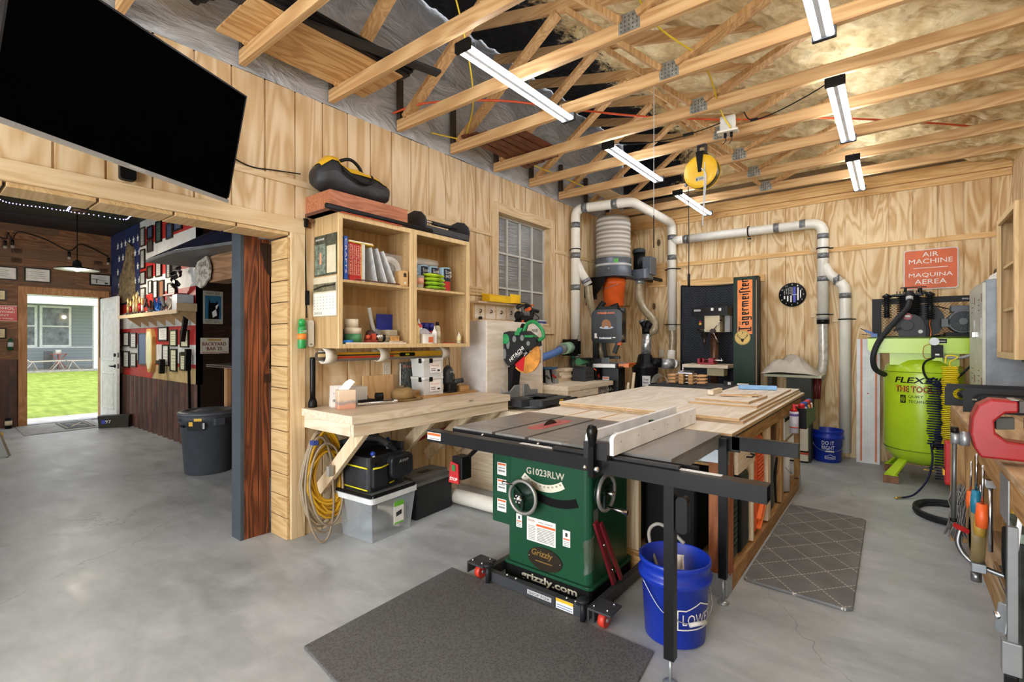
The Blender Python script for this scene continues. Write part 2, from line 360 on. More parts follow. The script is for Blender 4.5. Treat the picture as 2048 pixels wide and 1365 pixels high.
n = NT('wavy_plastic_pane'); v = n.coord((1, 1, 12)); n.color(n.ramp(n.noise(n.coord(), 3), [(.2, (104, 106, 106)), (.8, (138, 140, 140))])); n.set(.16); n.bump(n.noise(v, 5, 2), .35, .02)
p('window_pane', MB(n.m).box(LW-.098, LW-.09, 3.87, 4.81, 1.53, 2.68))
# roof: foam-sprayed slope, vertical house-wrap wall above the left wall
n = NT('spray_foam'); v = n.coord(); a = n.noise(v, 5.5, 5, .6, .5); b = n.noise(v, 22, 3, .6)
vo = n.add('ShaderNodeTexVoronoi', feature='SMOOTH_F1'); n.lk(v, vo.inputs['Vector']); vo.inputs['Scale'].default_value = 13
sep = n.add('ShaderNodeSeparateXYZ'); n.lk(v, sep.inputs[0])
f = n.math('ADD', n.math('MULTIPLY', a, .7), n.math('MULTIPLY', b, .3))
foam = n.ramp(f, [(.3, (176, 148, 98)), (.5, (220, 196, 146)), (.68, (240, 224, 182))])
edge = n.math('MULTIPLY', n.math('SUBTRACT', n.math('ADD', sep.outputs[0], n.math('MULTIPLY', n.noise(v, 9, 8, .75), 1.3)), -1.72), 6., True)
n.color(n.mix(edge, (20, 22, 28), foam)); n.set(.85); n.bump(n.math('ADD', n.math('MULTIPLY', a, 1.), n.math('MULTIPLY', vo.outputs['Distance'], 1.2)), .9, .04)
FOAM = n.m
zt = lambda x: 4.2-.25*(x+3.23)
def roof(u, v):
    x = LW+.0+u*(RW+.1-LW); y = -4+v*11
    d = .04*noise.noise(Vector((x*3, y*3, 0)))+.032*noise.noise(Vector((x*9, y*9, 3)))+.02*abs(noise.noise(Vector((x*19, y*19, 6))))
    o = .13-.19*min(1, max(0, (x+1.5)/.9)); q = (y-.12)/.611; return (x, y, zt(x)+o+d*1.3)
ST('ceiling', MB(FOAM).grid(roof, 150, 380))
n = NT('grey_house_wrap'); v = n.coord(); a = n.noise(n.coord((1, 1, 2.5)), 2.2, 4, .6, 1.2); n.color(n.ramp(a, [(.2, (130, 132, 136)), (.5, (170, 172, 175)), (.8, (204, 206, 210))])); n.set(.42, .15); n.bump(a, .8, .06)
def wrapf(u, v):
    y = -4+v*10.9; z = 3.06+u*1.35; return (LW-.01+.018*noise.noise(Vector((z*2.2, y*2, 0)))+.03*abs(math.sin(y*PI/.61+.4))*(1-u)*.6, y, z)
ST('wall_left_upper', MB(n.m).grid(wrapf, 20, 150).m(C(30, 32, 40, .7)).box(LW-.3, LW-.06, -4, 6.9, 3.05, 4.6))
# trusses
TY0, TS = .12, .611
PLATE = C(150, 152, 146, .4, .7, .2, 30)
for k in range(-4, 11+1):
    y = TY0+k*TS
    if y > 6.84: break
    T('roof_truss', None, None, (0, y, CH), kind='structure')
    zb = CH+.045; y += 0
    p('bottom_chord', MB(TRUSS).beam((LW+.02, 0, .048), (RW-.004, 0, .048), .038, .089), bevel=.002)
    p('top_chord', MB(TRUSS).beam((LW+.02, 0, zt(LW)-CH+.02), (RW-.02, 0, zt(RW)-CH+.03), .038, .089), bevel=.002)
    for (x0, x1, lo) in ((LW+.12, -2.05, 0), (-1.95, -1.22, 1), (-1.12, -.36, 0)):
        a, b = ((x0, 0, .09), (x1, 0, zt(x1)-CH-.02)) if not lo else ((x0, 0, zt(x0)-CH-.02), (x1, 0, .09))
        p('web', MB(TRUSSZ).beam(a, b, .036, .085, (0, 1, 0)), bevel=.002)
    p('heel_block', MB(C(66, 56, 48, .8)).box(LW+.02, LW+.06, -.019, .019, .095, .42))
    mb = MB(PLATE)
    for xx in (-1.17,):
        mb.box(xx-.065, xx+.065, -.0205, .0205, .015, .125)
        mb.m(C(70, 70, 66, .6))
        for i in range(5):
            for j in range(4): mb.box(xx-.052+i*.024, xx-.046+i*.024, -.0212, .0212, .025+j*.024, .037+j*.024)
        mb.m(PLATE)
    p('nail_plate', mb)
# no wall behind the photographer: left open so sky light fills the room
# ---------------- bar room shell
D, TR, AL = -10.85, 2.35, -6.88
PLANKW = wood('reclaimed_plank_wall', (84, 54, 34), (124, 84, 54), (158, 112, 74), 'y', 1.2, .6, .6, plank=('z', .14, 'y', .9, (92, 70, 52)))
n = NT('rusty_corrugated_sheet'); v = n.coord((1, 1, .35)); a = n.noise(v, 5, 6, .7, .6); b = n.noise(n.coord((3, 3, .6)), 3, 3)
n.color(n.mix(n.math('MULTIPLY', b, .6), n.ramp(a, [(.3, (38, 22, 18)), (.5, (84, 44, 32)), (.7, (124, 72, 50))]), (92, 84, 80))); n.set(.55, .3); n.bump(a, .3, .005); RUST = n.m
def corr(mb, axis, plane, u0, u1, z0, z1, face, pitch=.2, d=.025):
    P = []; u = u0
    while u < u1-.001:
        for q, h in ((0, 0), (.45*pitch, 0), (.55*pitch, d), (.9*pitch, d), (pitch, 0)):
            if u+q < u1: P.append((u+q, h))
        u += pitch
    P += [(u1, 0), (u1, -.02), (u0, -.02)]
    f = (lambda a, h: (plane+h*face, a, z0)) if axis == 'y' else (lambda a, h: (a, plane+h*face, z0))
    mb.prism([f(a, h) for a, h in P], (0, 0, z1-z0)); return mb
mb = MB(PLANKW)
z = 1.06
while z < 3.2:
    for (a0, a1) in ((-4, 1.2), (2.2, 2.36)) if z < 2.105-.02 else ((-4, 2.36),):
        z1 = min(z+.137, 2.105 if z < 2.1 else 3.25); mb.box(D-.03, D, a0, a1, z, z1); mb.m(C(30, 20, 14, .8)).box(D-.03, D-.004, a0, a1, z1, z1+.004).m(PLANKW)
    z = z1+.003
corr(mb.m(RUST), 'y', D, -4, 1.2, 0, 1.06, 1); ST('wall_bar_end', mb)
T('door_1', None, None, kind='structure')
DFR = wood('door_casing_cedar', (136, 92, 56), (166, 118, 76), (186, 140, 96), 'z', 1.2, .5)
p('door_frame', MB(DFR).box(D, D+.025, 1.196, 1.297, 0, 2.215).box(D, D+.025, 1.297, 2.32, 2.105, 2.215).box(D-.14, D, 1.27, 1.297, 0, 2.105).box(D-.14, D, 2.2, 2.23, 0, 2.105).box(D-.14, D, 1.297, 2.2, 2.105, 2.13).m(STEEL).box(D-.14, D+.02, 1.297, 2.2, 0, .015))
# door leaf open 100 degrees into the room, hinged at Y=2.2
DW = C(226, 226, 224, .4)
leaf = MB(DW); L = .90; leaf.at((D+.03, 2.2, .02), math.radians(1.5))
leaf.box(0, L, 0, .04, 0, 2.06)
for z0, z1 in ((.20, .80), (1.0, 1.86)):
    for s in (0,):
        leaf.m(DW).box(.14, L-.14, -.008, 0, z0, z0+.02).box(.14, L-.14, -.008, 0, z1-.02, z1).box(.14, .16, -.008, 0, z0, z1).box(L-.16, L-.14, -.008, 0, z0, z1).box(.2, L-.2, -.006, 0, z0+.06, z1-.06)
dl = p('door_leaf', leaf, bevel=.003)
h = MB(BLACK).at((D+.03, 2.2, .02), math.radians(1.5)).cyl((L-.07, 0, .92), (L-.07, -.05, .92), .012).cyl((L-.07, -.05, .92), (L-.19, -.05, .92), .010).cyl((L-.07, 0, 1.10), (L-.07, -.02, 1.10), .028).cyl((L-.07, 0, .92), (L-.07, -.012, .92), .03)
h.m(STEEL).box(L, L+.002, .008, .032, .88, .96).box(L, L+.002, .008, .032, 1.06, 1.14); p('door_handle', h, sub=dl)
# trophy wall painted as flag
n = NT('flag_painted_wall'); v = n.coord(); sp = n.add('ShaderNodeSeparateXYZ'); n.lk(v, sp.inputs[0])
st = n.math('GREATER_THAN', n.math('FRACT', n.math('DIVIDE', n.math('SUBTRACT', sp.outputs[2], .80), .50)), .5)
wear = n.noise(v, 4, 6, .7); stripes = n.mix(st, n.ramp(wear, [(.3, (150, 24, 24)), (.7, (196, 44, 36))]), n.ramp(wear, [(.3, (190, 186, 180)), (.7, (224, 222, 216))]))
field = n.math('LESS_THAN', sp.outputs[0], -9.2); hi = n.math('GREATER_THAN', sp.outputs[2], 1.95)
col = n.mix(n.math('MULTIPLY', field, hi), stripes, n.ramp(n.noise(v, 3, 6, .7), [(.35, (18, 26, 58)), (.6, (26, 44, 92)), (.75, (96, 84, 66))]))
low = n.math('LESS_THAN', sp.outputs[2], 1.0); tan = n.math('GREATER_THAN', n.math('ADD', sp.outputs[0], n.math('MULTIPLY', wear, .8)), -8.15)
col = n.mix(n.math('MULTIPLY', low, tan), col, n.ramp(wear, [(.3, (160, 128, 78)), (.7, (206, 180, 128))])); n.color(col); n.set(.55)
mb = MB(n.m).box(D, AL, TR, TR+.06, .80, 3.25); corr(mb.m(RUST), 'x', TR, D, AL, 0, .80, -1, .22)
mb.m(WHITE)
def star(mb, x, y, z, r):
    P = []
    for k in range(10):
        t = PI/2+k*PI/5; q = r if k % 2 == 0 else r*.4; P.append((x+q*math.cos(t), y, z+q*math.sin(t)))
    mb.prism(P, (0, -.004, 0))
for i in range(6):
    for j in range(5):
        if not (1 <= i <= 3 and j in (1, 2)): star(mb, -10.4+i*.22+(j % 2)*.08, TR-.001, 2.08+j*.22, .06)
ST('wall_trophy', mb)
ALM = wood('dark_bar_plank', (24, 14, 10), (48, 30, 20), (72, 46, 30), 'y', 1.2, .3, .5, plank=('z', .14, 'y', 1.1, (30, 20, 14)))
ST('wall_bar_alcove', MB(ALM).box(AL-.06, AL, TR, 4.3, 0, 3.2).box(AL, -3.44, 4.25, 4.3, 0, 3.2).m(RUST).box(AL-.1, AL, TR-.005, TR+.03, 0, .8))
n = NT('black_painted_ceiling'); n.color(n.ramp(n.noise(n.coord(), 2, 4), [(.3, (9, 9, 12)), (.7, (24, 24, 28))])); n.set(.6); BCE = n.m
mb = MB(BCE).box(D, -3.40, -4, 4.3, 3.19, 3.25)
for k in range(5): mb.m(C(44, 44, 46, .6)).beam((D+.1+k*1.8, -2, 3.18), (D+1.2+k*1.8, 2.3, 3.18), .07, .02)
ST('ceiling_bar', mb)
# outdoors
n = NT('lawn'); v = n.coord(); a = n.noise(v, 3, 8, .75); b = n.noise(n.coord((1, 6, 1)), 1.2, 3); n.color(n.ramp(n.math('ADD', n.math('MULTIPLY', a, .6), n.math('MULTIPLY', b, .4)), [(.35, (120, 142, 40)), (.5, (158, 178, 66)), (.65, (190, 204, 98))])); n.set(.9); n.bump(n.noise(v, 60, 3), .5, .02)
S('lawn', 'bright green mown lawn beyond the open back door', 'lawn', MB(n.m).box(-30, -12.0, -12, 16, -.16, -.04), kind='stuff')
ST('patio', MB(C(214, 212, 206, .7, 0, .08, 3)).box(-12.0, -11.0, -6, 8, -.12, -.02).m(C(176, 172, 164, .8, 0, .15, 3)).box(-35, -29.4, -14, 18, -.12, -.005))
# ================================================================ LEFT WALL OF THE SHOP
# television, tilted down on its bracket
t_root = T('television', 'large flat black television tilted down above the wide opening', 'television', (-2.95, 1.157, 2.128))
dh = Vector((-math.sin(math.radians(26)), math.cos(math.radians(26)), 0)); nn = Vector((dh.y, -dh.x, 0))
t_root.rotation_mode = 'XYZ'; tl_ = math.radians(12)
uu = Vector((math.sin(tl_)*nn.x, math.sin(tl_)*nn.y, math.cos(tl_))); no = dh.cross(uu)
R = Matrix((dh, uu, no)).transposed().to_4x4()
t_root.matrix_world = Matrix.Translation((-2.95, 1.157, 2.128)) @ R      # local x along the screen, y up, z out
TW, TH = 1.07, .60
TVM = C(0, 0, 0, .9, 0, 0); TVM.node_tree.nodes['Principled BSDF'].inputs['Specular IOR Level'].default_value = .02
p('screen', MB(TVM).box(-TW+.008, -.008, .018, TH-.008, 0, .003))
p('bezel', MB(C(26, 26, 28, .3)).box(-TW, 0, TH-.008, TH, -.02, .004).box(-TW, -TW+.008, .028, TH, -.02, .004).box(-.008, 0, .028, TH, -.02, .004).m(C(176, 180, 184, .3, .6)).box(-TW, 0, 0, .018, -.02, .006).m(WHITE).text('SAMSUNG', (-TW/2-.035, .005, .0065), (1, 0, 0), (0, 1, 0), .075, .008))
p('back_housing', MB(BLK2).box(-TW+.02, -.02, .02, TH-.02, -.05, -.02).box(-TW+.25, -.25, .1, .45, -.08, -.05))
p('shelf_bracket', MB(BLACK).beam((-.62, .3, -.08), (-.48, .3, -.25), .05, .04).beam((-.45, .3, -.08), (-.44, .3, -.20), .05, .04))
S('sensor_box', 'small black box with a white square mounted under the television', 'sensor', MB(BLACK).rbox(LW, LW+.04, .73, .80, 2.205, 2.33, .015, axis='x').m(WHITE).box(LW+.04, LW+.042, .755, .773, 2.27, 2.29), bevel=.003)
S('television_cable', 'thin black cable running from the television to the tool bag', 'cable', MB(BLACK).tube(bez([(-3.12, 1.13, 2.45), (-3.21, 1.25, 2.49), (-3.222, 1.4, 2.462), (-3.222, 1.55, 2.48), (-3.2, 1.72, 2.495)]), .004, 6))
# wall cabinets
def cabinet(y0, y1, label, tone):
    T('open_cabinet', label, 'cabinet', (LW, y0, 1.30), 'open wall cabinets above the bench')
    w = y1-y0; h = .912; d = .30
    m = MB(CABW).box(.002, d, 0, .018, 0, h).box(.002, d, w-.018, w, 0, h).box(.002, d, .018, w-.018, h-.02, h).box(.002, d, .018, w-.018, .01, .028).box(.002, .01, .018, w-.018, .028, h-.02)
    for i in (.12, .24):
        for k in range(16): m.m(C(60, 44, 26, .8)).box(i, i+.005, w-.0185, w-.018, .12+k*.045, .125+k*.045)
    p('cabinet_body', m)
    p('face_frame', MB(CABF).box(d, d+.018, 0, .03, 0, h).box(d, d+.018, w-.03, w, 0, h).box(d, d+.018, .03, w-.03, h-.035, h).box(d, d+.018, .03, w-.03, 0, .03), bevel=.0015)
    p('shelf', MB(CABF).box(.012, d-.01, .019, w-.019, .452, .47))
cabinet(1.830, 2.472, 'open maple wall cabinet holding red books and a sander, nearer the opening', 0)
cabinet(2.474, 3.10, 'open maple wall cabinet holding paper towels and glue bottles, nearer the window', 1)
# calendars on the cabinet's side
S('calendar', 'upper wall calendar with a camouflage fisherman picture on the cabinet side', 'calendar', MB(C(60, 62, 50, .4, 0, .5, 25)).box(-3.21, -2.93, 1.826, 1.829, 1.80, 2.08).m(C(200, 190, 160, .5)).box(-3.05, -2.94, 1.8245, 1.826, 1.815, 2.0)
  .m(C(86, 96, 84, .5, 0, .6, 30)).box(-3.20, -3.065, 1.8245, 1.826, 1.81, 2.02).m(C(196, 140, 110, .6)).box(-3.14, -3.115, 1.8235, 1.8245, 1.88, 1.96).m(WHITE).text('HARDWARE', (-3.19, 1.8245, 2.045), (1, 0, 0), (0, 0, 1), .11, .014))
mb = MB(C(196, 186, 160, .5)).box(-3.215, -2.925, 1.820, 1.828, 1.52, 1.79).m(C(88, 84, 64, .5, 0, .5, 30)).box(-3.21, -2.93, 1.8185, 1.820, 1.69, 1.745).m(C(222, 220, 208, .5)).box(-3.212, -2.928, 1.8185, 1.820, 1.525, 1.68)
for i in range(7):
    for j in range(5):
        mb.m(C(150, 146, 130, .5)).box(-3.20+i*.039, -3.19+i*.039, 1.8178, 1.8185, 1.57+j*.02, 1.575+j*.02)
mb.m(C(40, 36, 30, .5)).text('2022', (-3.2, 1.8185, 1.535), (1, 0, 0), (0, 0, 1), .1, .014).tube([(-3.2, 1.818, 1.71), (-3.1, 1.817, 1.725), (-2.94, 1.817, 1.73)], .006, 6)
S('calendar', 'lower wall calendar with a rifle scope photo and date grid on the cabinet side', 'calendar', mb)
# on top of the cabinets
T('wooden_box', 'reddish brown wooden box on top of the wall cabinets', 'box', (-3.08, 2.1, 2.213))
p('side', MB(REDW).box(-.15, .16, -.33, .32, 0, .14), bevel=.003)
p('base_strip', MB(C(92, 52, 36, .6)).box(-.152, .162, -.332, .322, 0, .022))
T('tool_bag', 'black and yellow soft tool bag lying on the reddish wooden box', 'bag', (-3.07, 2.03, 2.355))
n = NT('black_nylon'); n.color(n.ramp(n.noise(n.coord(), 7, 4), [(.3, (20, 21, 24)), (.7, (44, 46, 52))])); n.set(.5); n.bump(n.noise(n.coord(), 14, 3), .6, .01); NYL = n.m
def bagf(sx, sy, sz, pw=3., y0=0):
    def f(u, v):
        t = 2*PI*u; q = PI*(v-.5); c = math.cos(t); s_ = math.sin(t); r = math.cos(q)**.5 if abs(math.cos(q)) > 1e-6 else 0
        e = 2/pw; x = math.copysign(abs(c)**e, c)*r*sx; z = math.copysign(abs(s_)**e, s_)*r*sz; y = math.sin(q)*sy
        k = noise.noise(Vector((x*14, y*10, z*14)))*.012
        z2 = z*(1-.25*max(0, z/sz)*abs(y/sy)**2); return (x*(1-.35*max(0, z/sz))+k, y+y0, (z2+sz)*(1+(.42*min(1, max(0, (-y-.10)/.1))*max(0, .30+y)/.1 if sz > .1 else 0))+k*.6)
    return f
p('body', MB(NYL).grid(bagf(.125, .30, .105), 32, 24))
BF = bagf(.125, .30, .105)
def sadd(u, v): q = BF(.07+.30*u, .13+.76*v); return (q[0]*1.04, q[1], q[2]+.007)
p('yellow_panel', MB(YEL).grid(sadd, 8, 12).m(BLACK).text('DEWALT', (.075, -.07, .172), (0, 1, 0), (-.6, 0, .8), .08, .015), label='yellow zip-top panel')
for s in (-1, 1):
    p('handle', MB(BLK2).tube(bez([(-.02, -.13, .21), (-.02, -.08, .27), (-.01, .0, .30), (-.02, .08, .265), (-.02, .11, .20)] if s < 0 else [(.07, -.13, .20), (.115, -.12, .165), (.14, -.05, .115), (.14, .03, .105), (.125, .09, .14), (.07, .12, .19)], 5), .012, 8))
T('open_tool_tote', 'open black tool tote with a tubular handle on top of the right wall cabinet', 'tool tote', (-3.06, 2.86, 2.213))
m = MB(NYL)
for y0, y1 in ((-.26, -.245), (.235, .25)):
    m = MB(NYL).prism([(-.13, y0, 0), (.13, y0, 0), (.145, y0, .08), (.13, y0, .13), (.08, y0, .175), (.0, y0, .195), (-.08, y0, .18), (-.13, y0, .13)], (0, y1-y0, 0)); p('end_wall', m, bevel=.004)
p('tray', MB(NYL).box(-.13, .13, -.245, .235, 0, .012).box(-.135, -.12, -.245, .235, .012, .12).box(.12, .135, -.245, .235, .012, .06))
p('handle', MB(CHROME).cyl((0, -.245, .13), (0, .235, .13), .007).m(DGREY).cyl((0, -.06, .13), (0, .16, .13), .016))
S('foam_tube', 'long thin black tube lying along the cabinet tops', 'tube', MB(BLK2).cyl((-2.90, 1.73, 2.232), (-2.915, 2.66, 2.232), .018, .016))
S('cardboard_strip', 'orange strip under the black tube on the cabinet top', 'strip', MB(C(220, 90, 60, .5)).box(-2.925, -2.895, 1.84, 2.35, 2.2125, 2.2145))
# books
yy = 1.885; RB = []
def book(y, th, h, d, mat, sp, label, txt=None, tc=None, name='book', group=None, tilt=0, z=1.7705):
    m = MB(mat).box(-d, 0, 0, th, 0, h).m(C(226, 222, 208, .7)).box(-d-.0005, -.01, .0015, th-.0015, .002, h+.0006)
    if txt: m.m(tc).text(txt, (.0003, th*.22, h*.95), (0, 0, -1), (0, 1, 0), h*.8, th*.56)
    o = S(name, label, 'book' if name == 'book' else name.replace('_', ' '), m, group, loc=(-2.955, y, z)); o.rotation_euler = (tilt, 0, 0); return o
book(1.897, .028, .30, .2, C(30, 90, 190, .4), 0, 'thick blue book at the left end of the upper shelf', 'CRAFTS', WHITE)
TT = ['THE COMPLETE BOOK OF WOODWORKING', 'ROUTERS', 'CABINETS AND COUNTERTOPS', 'FINISHING TECHNIQUES', 'TABLES AND CHAIRS', 'HAND TOOLS', 'SHELVING AND STORAGE']
LL = ['dark maroon book with white title next to the blue book', 'red thin book with white title, second of the red row', 'red thin book with cream title, third of the red row', 'red thin book, middle of the red row on the upper shelf', 'red thin book, third from the right of the red row', 'red thin book, next to last of the red row', 'red thin book at the right end of the red row']
y = 1.927
for i in range(7):
    book(y, .0145, .262-.001*i, .19, C(120, 28, 34, .4) if i == 0 else C(186, 34, 32, .4), 0, LL[i], TT[i], C(240, 226, 190), group='red woodworking books on the upper shelf'); y += .0150
book(y, .006, .27, .19, C(226, 176, 60, .4), 0, 'thin yellow folder standing beside the red books', name='folder'); y += .008
book(y, .024, .265, .19, C(206, 206, 202, .5), 0, 'light grey binder standing to the right of the red books', name='binder'); y += .034
for i, (a, hh, lb) in enumerate(((.20, .25, 'pale paper pad leaning just right of the grey binder'), (.34, .262, 'clear plastic sleeve of papers leaning on the pads'), (.46, .26, 'rightmost leaning plastic sleeve on the upper shelf'))):
    o = S('paper_sleeve', lb, 'paper', MB(C(196+8*i, 200+7*i, 204+6*i, .25, 0, .08, 20)).box(-.19, 0, 0, .007, 0, hh).m(WHITE).box(-.18, .0005, .0012, .0055, .004, hh-.01), loc=(-2.957, 2.115+.052*i+hh*math.sin(a)*.0, 1.7765)); o.rotation_euler = (a, 0, 0)
    o.location.y += hh*math.sin(a); o.scale = (1, 1, 1)
S('yellow_folder', 'yellow folder lying flat on top of the red books', 'folder', MB(C(222, 186, 40, .45)).box(-.2, 0, 0, .21, 0, .006).m(C(236, 232, 216, .5)).box(-.195, .002, .005, .2, .006, .014), loc=(-2.955, 1.93, 2.0345))
T('white_ring', 'white oval ring wrapped in clear plastic on the upper shelf', 'ring', (-3.06, 2.30, 1.775))
p('ring', MB(C(236, 236, 232, .3)).lathe((0, .06, .118), [(.062, -.01), (.07, .014), (.09, .02), (.105, .012), (.112, -.008), (.105, -.014), (.062, -.01)], 32, 'x', 0, 1, 1.0))
p('grille', MB(C(120, 120, 118, .4, 0, .6, 60)).lathe((-.004, .06, .118), [(1e-5, 0), (.063, 0), (.063, -.01), (1e-5, -.01)], 24, 'x'))
p('plastic_wrap', MB(clear('clear_wrap', (230, 232, 234), .15, .22)).rbox(-.02, .03, -.06, .18, .002, .24, .02, axis='x'))
S('small_carton', 'small tan carton with a dark printed picture on the upper shelf', 'box', MB(C(206, 166, 112, .6)).box(-3.02, -2.93, 2.375, 2.43, 1.7705, 1.885).m(C(50, 40, 30, .6)).cyl((-2.93, 2.402, 1.855), (-2.9292, 2.402, 1.855), .014, n=14).box(-2.93, -2.9293, 2.39, 2.418, 1.838, 1.846)
  .m(WHITE).box(-2.93, -2.9293, 2.395, 2.412, 1.785, 1.80))
S('bracelet_chain', 'dark beaded chain lying along the front of the upper shelf', 'chain', MB(C(88, 52, 44, .3)).tube([(-2.922+.003*math.sin(k*2.1), 1.96+.011*k, 1.776) for k in range(36)], .004, 6, rf=lambda k: .0055 if k % 2 else .003))
# lower shelf of the first cabinet
Z1 = 1.3285
def roll(name, label, cat, c, r, h, mat, r0=.6, ax='z', core=None):
    m = MB(mat).lathe(c, [(r*r0, 0), (r, 0), (r, h), (r*r0, h), (r*r0, 0)], 24, ax)
    if core: m.m(core).lathe(c, [(r*r0-.002, .001), (r*r0, .001), (r*r0, h-.001), (r*r0-.002, h-.001), (r*r0-.002, .001)], 24, ax)
    return S(name, label, cat, m)
roll('tape_roll', 'roll of white tape with a green and white label, bottom of the tape stack', 'tape', (-3.02, 2.01, Z1), .057, .07, C(70, 140, 90, .4), .7, core=C(190, 150, 100))
roll('tape_roll', 'wide cream tape roll resting on the green labelled roll', 'tape', (-3.02, 2.01, Z1+.0705), .057, .045, C(226, 214, 190, .5), .7, core=C(190, 150, 100))
roll('tape_roll', 'narrower cream tape roll on top of the tape stack', 'tape', (-3.025, 2.00, Z1+.116), .047, .06, C(232, 222, 200, .5), .7, core=C(190, 150, 100))
roll('duct_tape_roll', 'grey duct tape roll standing at the left of the lower shelf', 'tape', (-3.12, 1.94, Z1+.056), .055, .05, C(116, 120, 124, .35, .3), .65, 'y')
roll('duct_tape_roll', 'silver blue tape roll leaning on top of the grey duct tape', 'tape', (-3.10, 1.90, Z1+.146), .042, .045, C(110, 132, 150, .35, .3), .6, 'y')
roll('blue_tape_roll', 'bright blue tape roll at the front left of the lower shelf', 'tape', (-2.97, 1.93, Z1), .04, .028, C(30, 120, 210, .4), .6)
T('palm_sander', 'dark brown handheld sander with a grey dust spout on the lower shelf', 'sander', (-3.03, 2.18, Z1))
p('body', MB(C(70, 44, 36, .4)).lathe((0, -.02, 0), [(.04, .0), (.045, .02), (.038, .06), (.03, .09), (.018, .1), (1e-5, .1)], 18).m(BLACK).box(-.05, .05, -.07, .03, 0, .012).m(C(176, 70, 40, .4)).cbox((.03, -.05, .05), (.03, .05, .03), .3), bevel=.002)
p('motor', MB(CHROME).cyl((-.01, .02, .05), (.02, .075, .045), .03).m(BLACK).cyl((.02, .075, .045), (.024, .09, .044), .026).m(GALV).cbox((.0, .035, .095), (.05, .05, .03), .3, .3))
p('dust_spout', MB(C(168, 166, 158, .5)).tube(bez([(0, .02, .09), (0, .0, .14), (0, -.015, .20), (.0, -.03, .265)], 6), .014, 12, rf=lambda k: .013+.002*(k % 2)))
S('hand_plane', 'small red brown hand plane beside the sander', 'hand plane', MB(C(140, 52, 30, .4)).box(-2.99, -2.95, 2.08, 2.17, Z1, Z1+.03).m(C(186, 70, 44, .4)).ball((-2.97, 2.1, Z1+.05), .018).box(-2.985, -2.955, 2.13, 2.16, Z1+.03, Z1+.075), bevel=.003)
for i, (z, w) in enumerate(((0, .10), (.022, .11), (.044, .10), (.066, .085), (.086, .07))):
    S('small_box', ['bottom', 'second', 'middle', 'fourth', 'top'][i]+' grey box in the leaning pile at the right of the lower shelf', 'box', MB(C(150+8*i, 146+6*i, 122+6*i, .6)).cbox((-3.08, 2.33+.004*i, Z1+z+.0105), (.13, w+.02, .0205), .05*i))
S('blue_board', 'bright blue clipboard standing at the back right of the lower shelf', 'clipboard', MB(C(30, 50, 160, .35)).box(-3.15, -3.145, 2.30, 2.45, Z1, 1.56))
S('wood_offcut', 'short pale wood block at the right front of the lower shelf', 'wood block', MB(PALE).cbox((-2.98, 2.36, Z1+.012), (.03, .13, .022), .25), bevel=.001)
S('striped_block', 'striped wood block behind the pale offcut', 'wood block', MB(C(196, 150, 90, .5, 0, .2, 30)).box(-3.01, -2.995, 2.32, 2.40, Z1, Z1+.06))
S('wood_ruler', 'long pale strip of wood along the front edge of the lower shelf', 'strip', MB(PALE).box(-2.925, -2.912, 1.89, 2.40, Z1, Z1+.012))
# second cabinet, upper shelf
def towel(y, x, label, hid=0):
    m = MB(C(176, 208, 224, .6)).cyl((x, y, 1.7705), (x, y, 1.98), .048, n=24).m(C(40, 48, 66, .4)).grid(lambda u, v: (x+.049*math.cos(-.9+1.6*u), y+.049*math.sin(-.9+1.6*u), 1.86+.11*v), 8, 1)
    m.m(C(196, 44, 40, .4)).grid(lambda u, v: (x+.049*math.cos(-.9+1.6*u), y+.049*math.sin(-.9+1.6*u), 1.78+.08*v), 8, 1).m(WHITE).text('Scott', (x+.0505, y-.036, 1.925), (0, 1, 0), (0, 0, 1), .07, .03).m(C(235, 235, 235)).text('SHOP', (x+.0505, y-.036, 1.89), (0, 1, 0), (0, 0, 1), .07, .026, shear=.3)
    m.m(WHITE).lathe((x, y, 1.98), [(.02, .0005), (.048, .0005)], 20); return S('paper_towel_roll', label, 'paper towels', m, 'blue shop towel rolls on the cabinet shelf')
towel(2.63, -3.13, 'blue shop towel roll at the left end of the row'); towel(2.73, -3.11, 'blue shop towel roll, second from the left of the row')
towel(2.835, -3.10, 'blue shop towel roll, second from the right of the row'); towel(2.94, -3.06, 'blue shop towel roll at the right end, red label facing out')
S('white_paper_roll', 'long white paper roll lying across the towel rolls', 'paper roll', MB(WHITE).cyl((-3.16, 2.55, 2.017), (-3.15, 2.92, 2.017), .035))
for i in range(4):
    def pk(u, v, i=i):
        t = 2*PI*u; q = PI*(v-.5); r = math.cos(q)**.6 if abs(math.cos(q)) > 1e-6 else 0
        return (-2.99+.055*r*math.cos(t), 2.765-.006*i+.105*math.sin(q), 1.789+.033*i+.017*r*math.sin(t)+.003*noise.noise(Vector((u*9, v*9, i))))
    S('wipes_pack', ['bottom', 'second from bottom', 'second from top', 'top'][i]+' green soft pack of wipes in the stack before the towels', 'pack', MB(C(128+12*i, 170+6*i, 44, .3, 0, .3, 14)).grid(pk, 16, 12), 'green packs stacked on the shelf')
S('plastic_cup', 'white printed plastic cup at the left of the towel shelf', 'cup', MB(C(228, 224, 216, .4)).lathe((-2.985, 2.59, 1.7705), [(.032, 0), (.040, .10), (.041, .10), (.038, .10), (.030, .004), (1e-5, .004)], 20).m(C(226, 160, 130, .4)).lathe((-2.985, 2.59, 1.7705), [(.0348, .03), (.0388, .08)], 20))
S('plastic_bag', 'light blue clear plastic bag at the left edge of the towel shelf', 'bag', MB(clear('blue_bag', (170, 206, 216), .2, .6)).grid(lambda u, v: (-3.0+.05*math.cos(2*PI*u)*(1-.5*v), 2.525+.018*math.sin(2*PI*u)*(1-.6*v), 1.7705+.2*v), 14, 8))
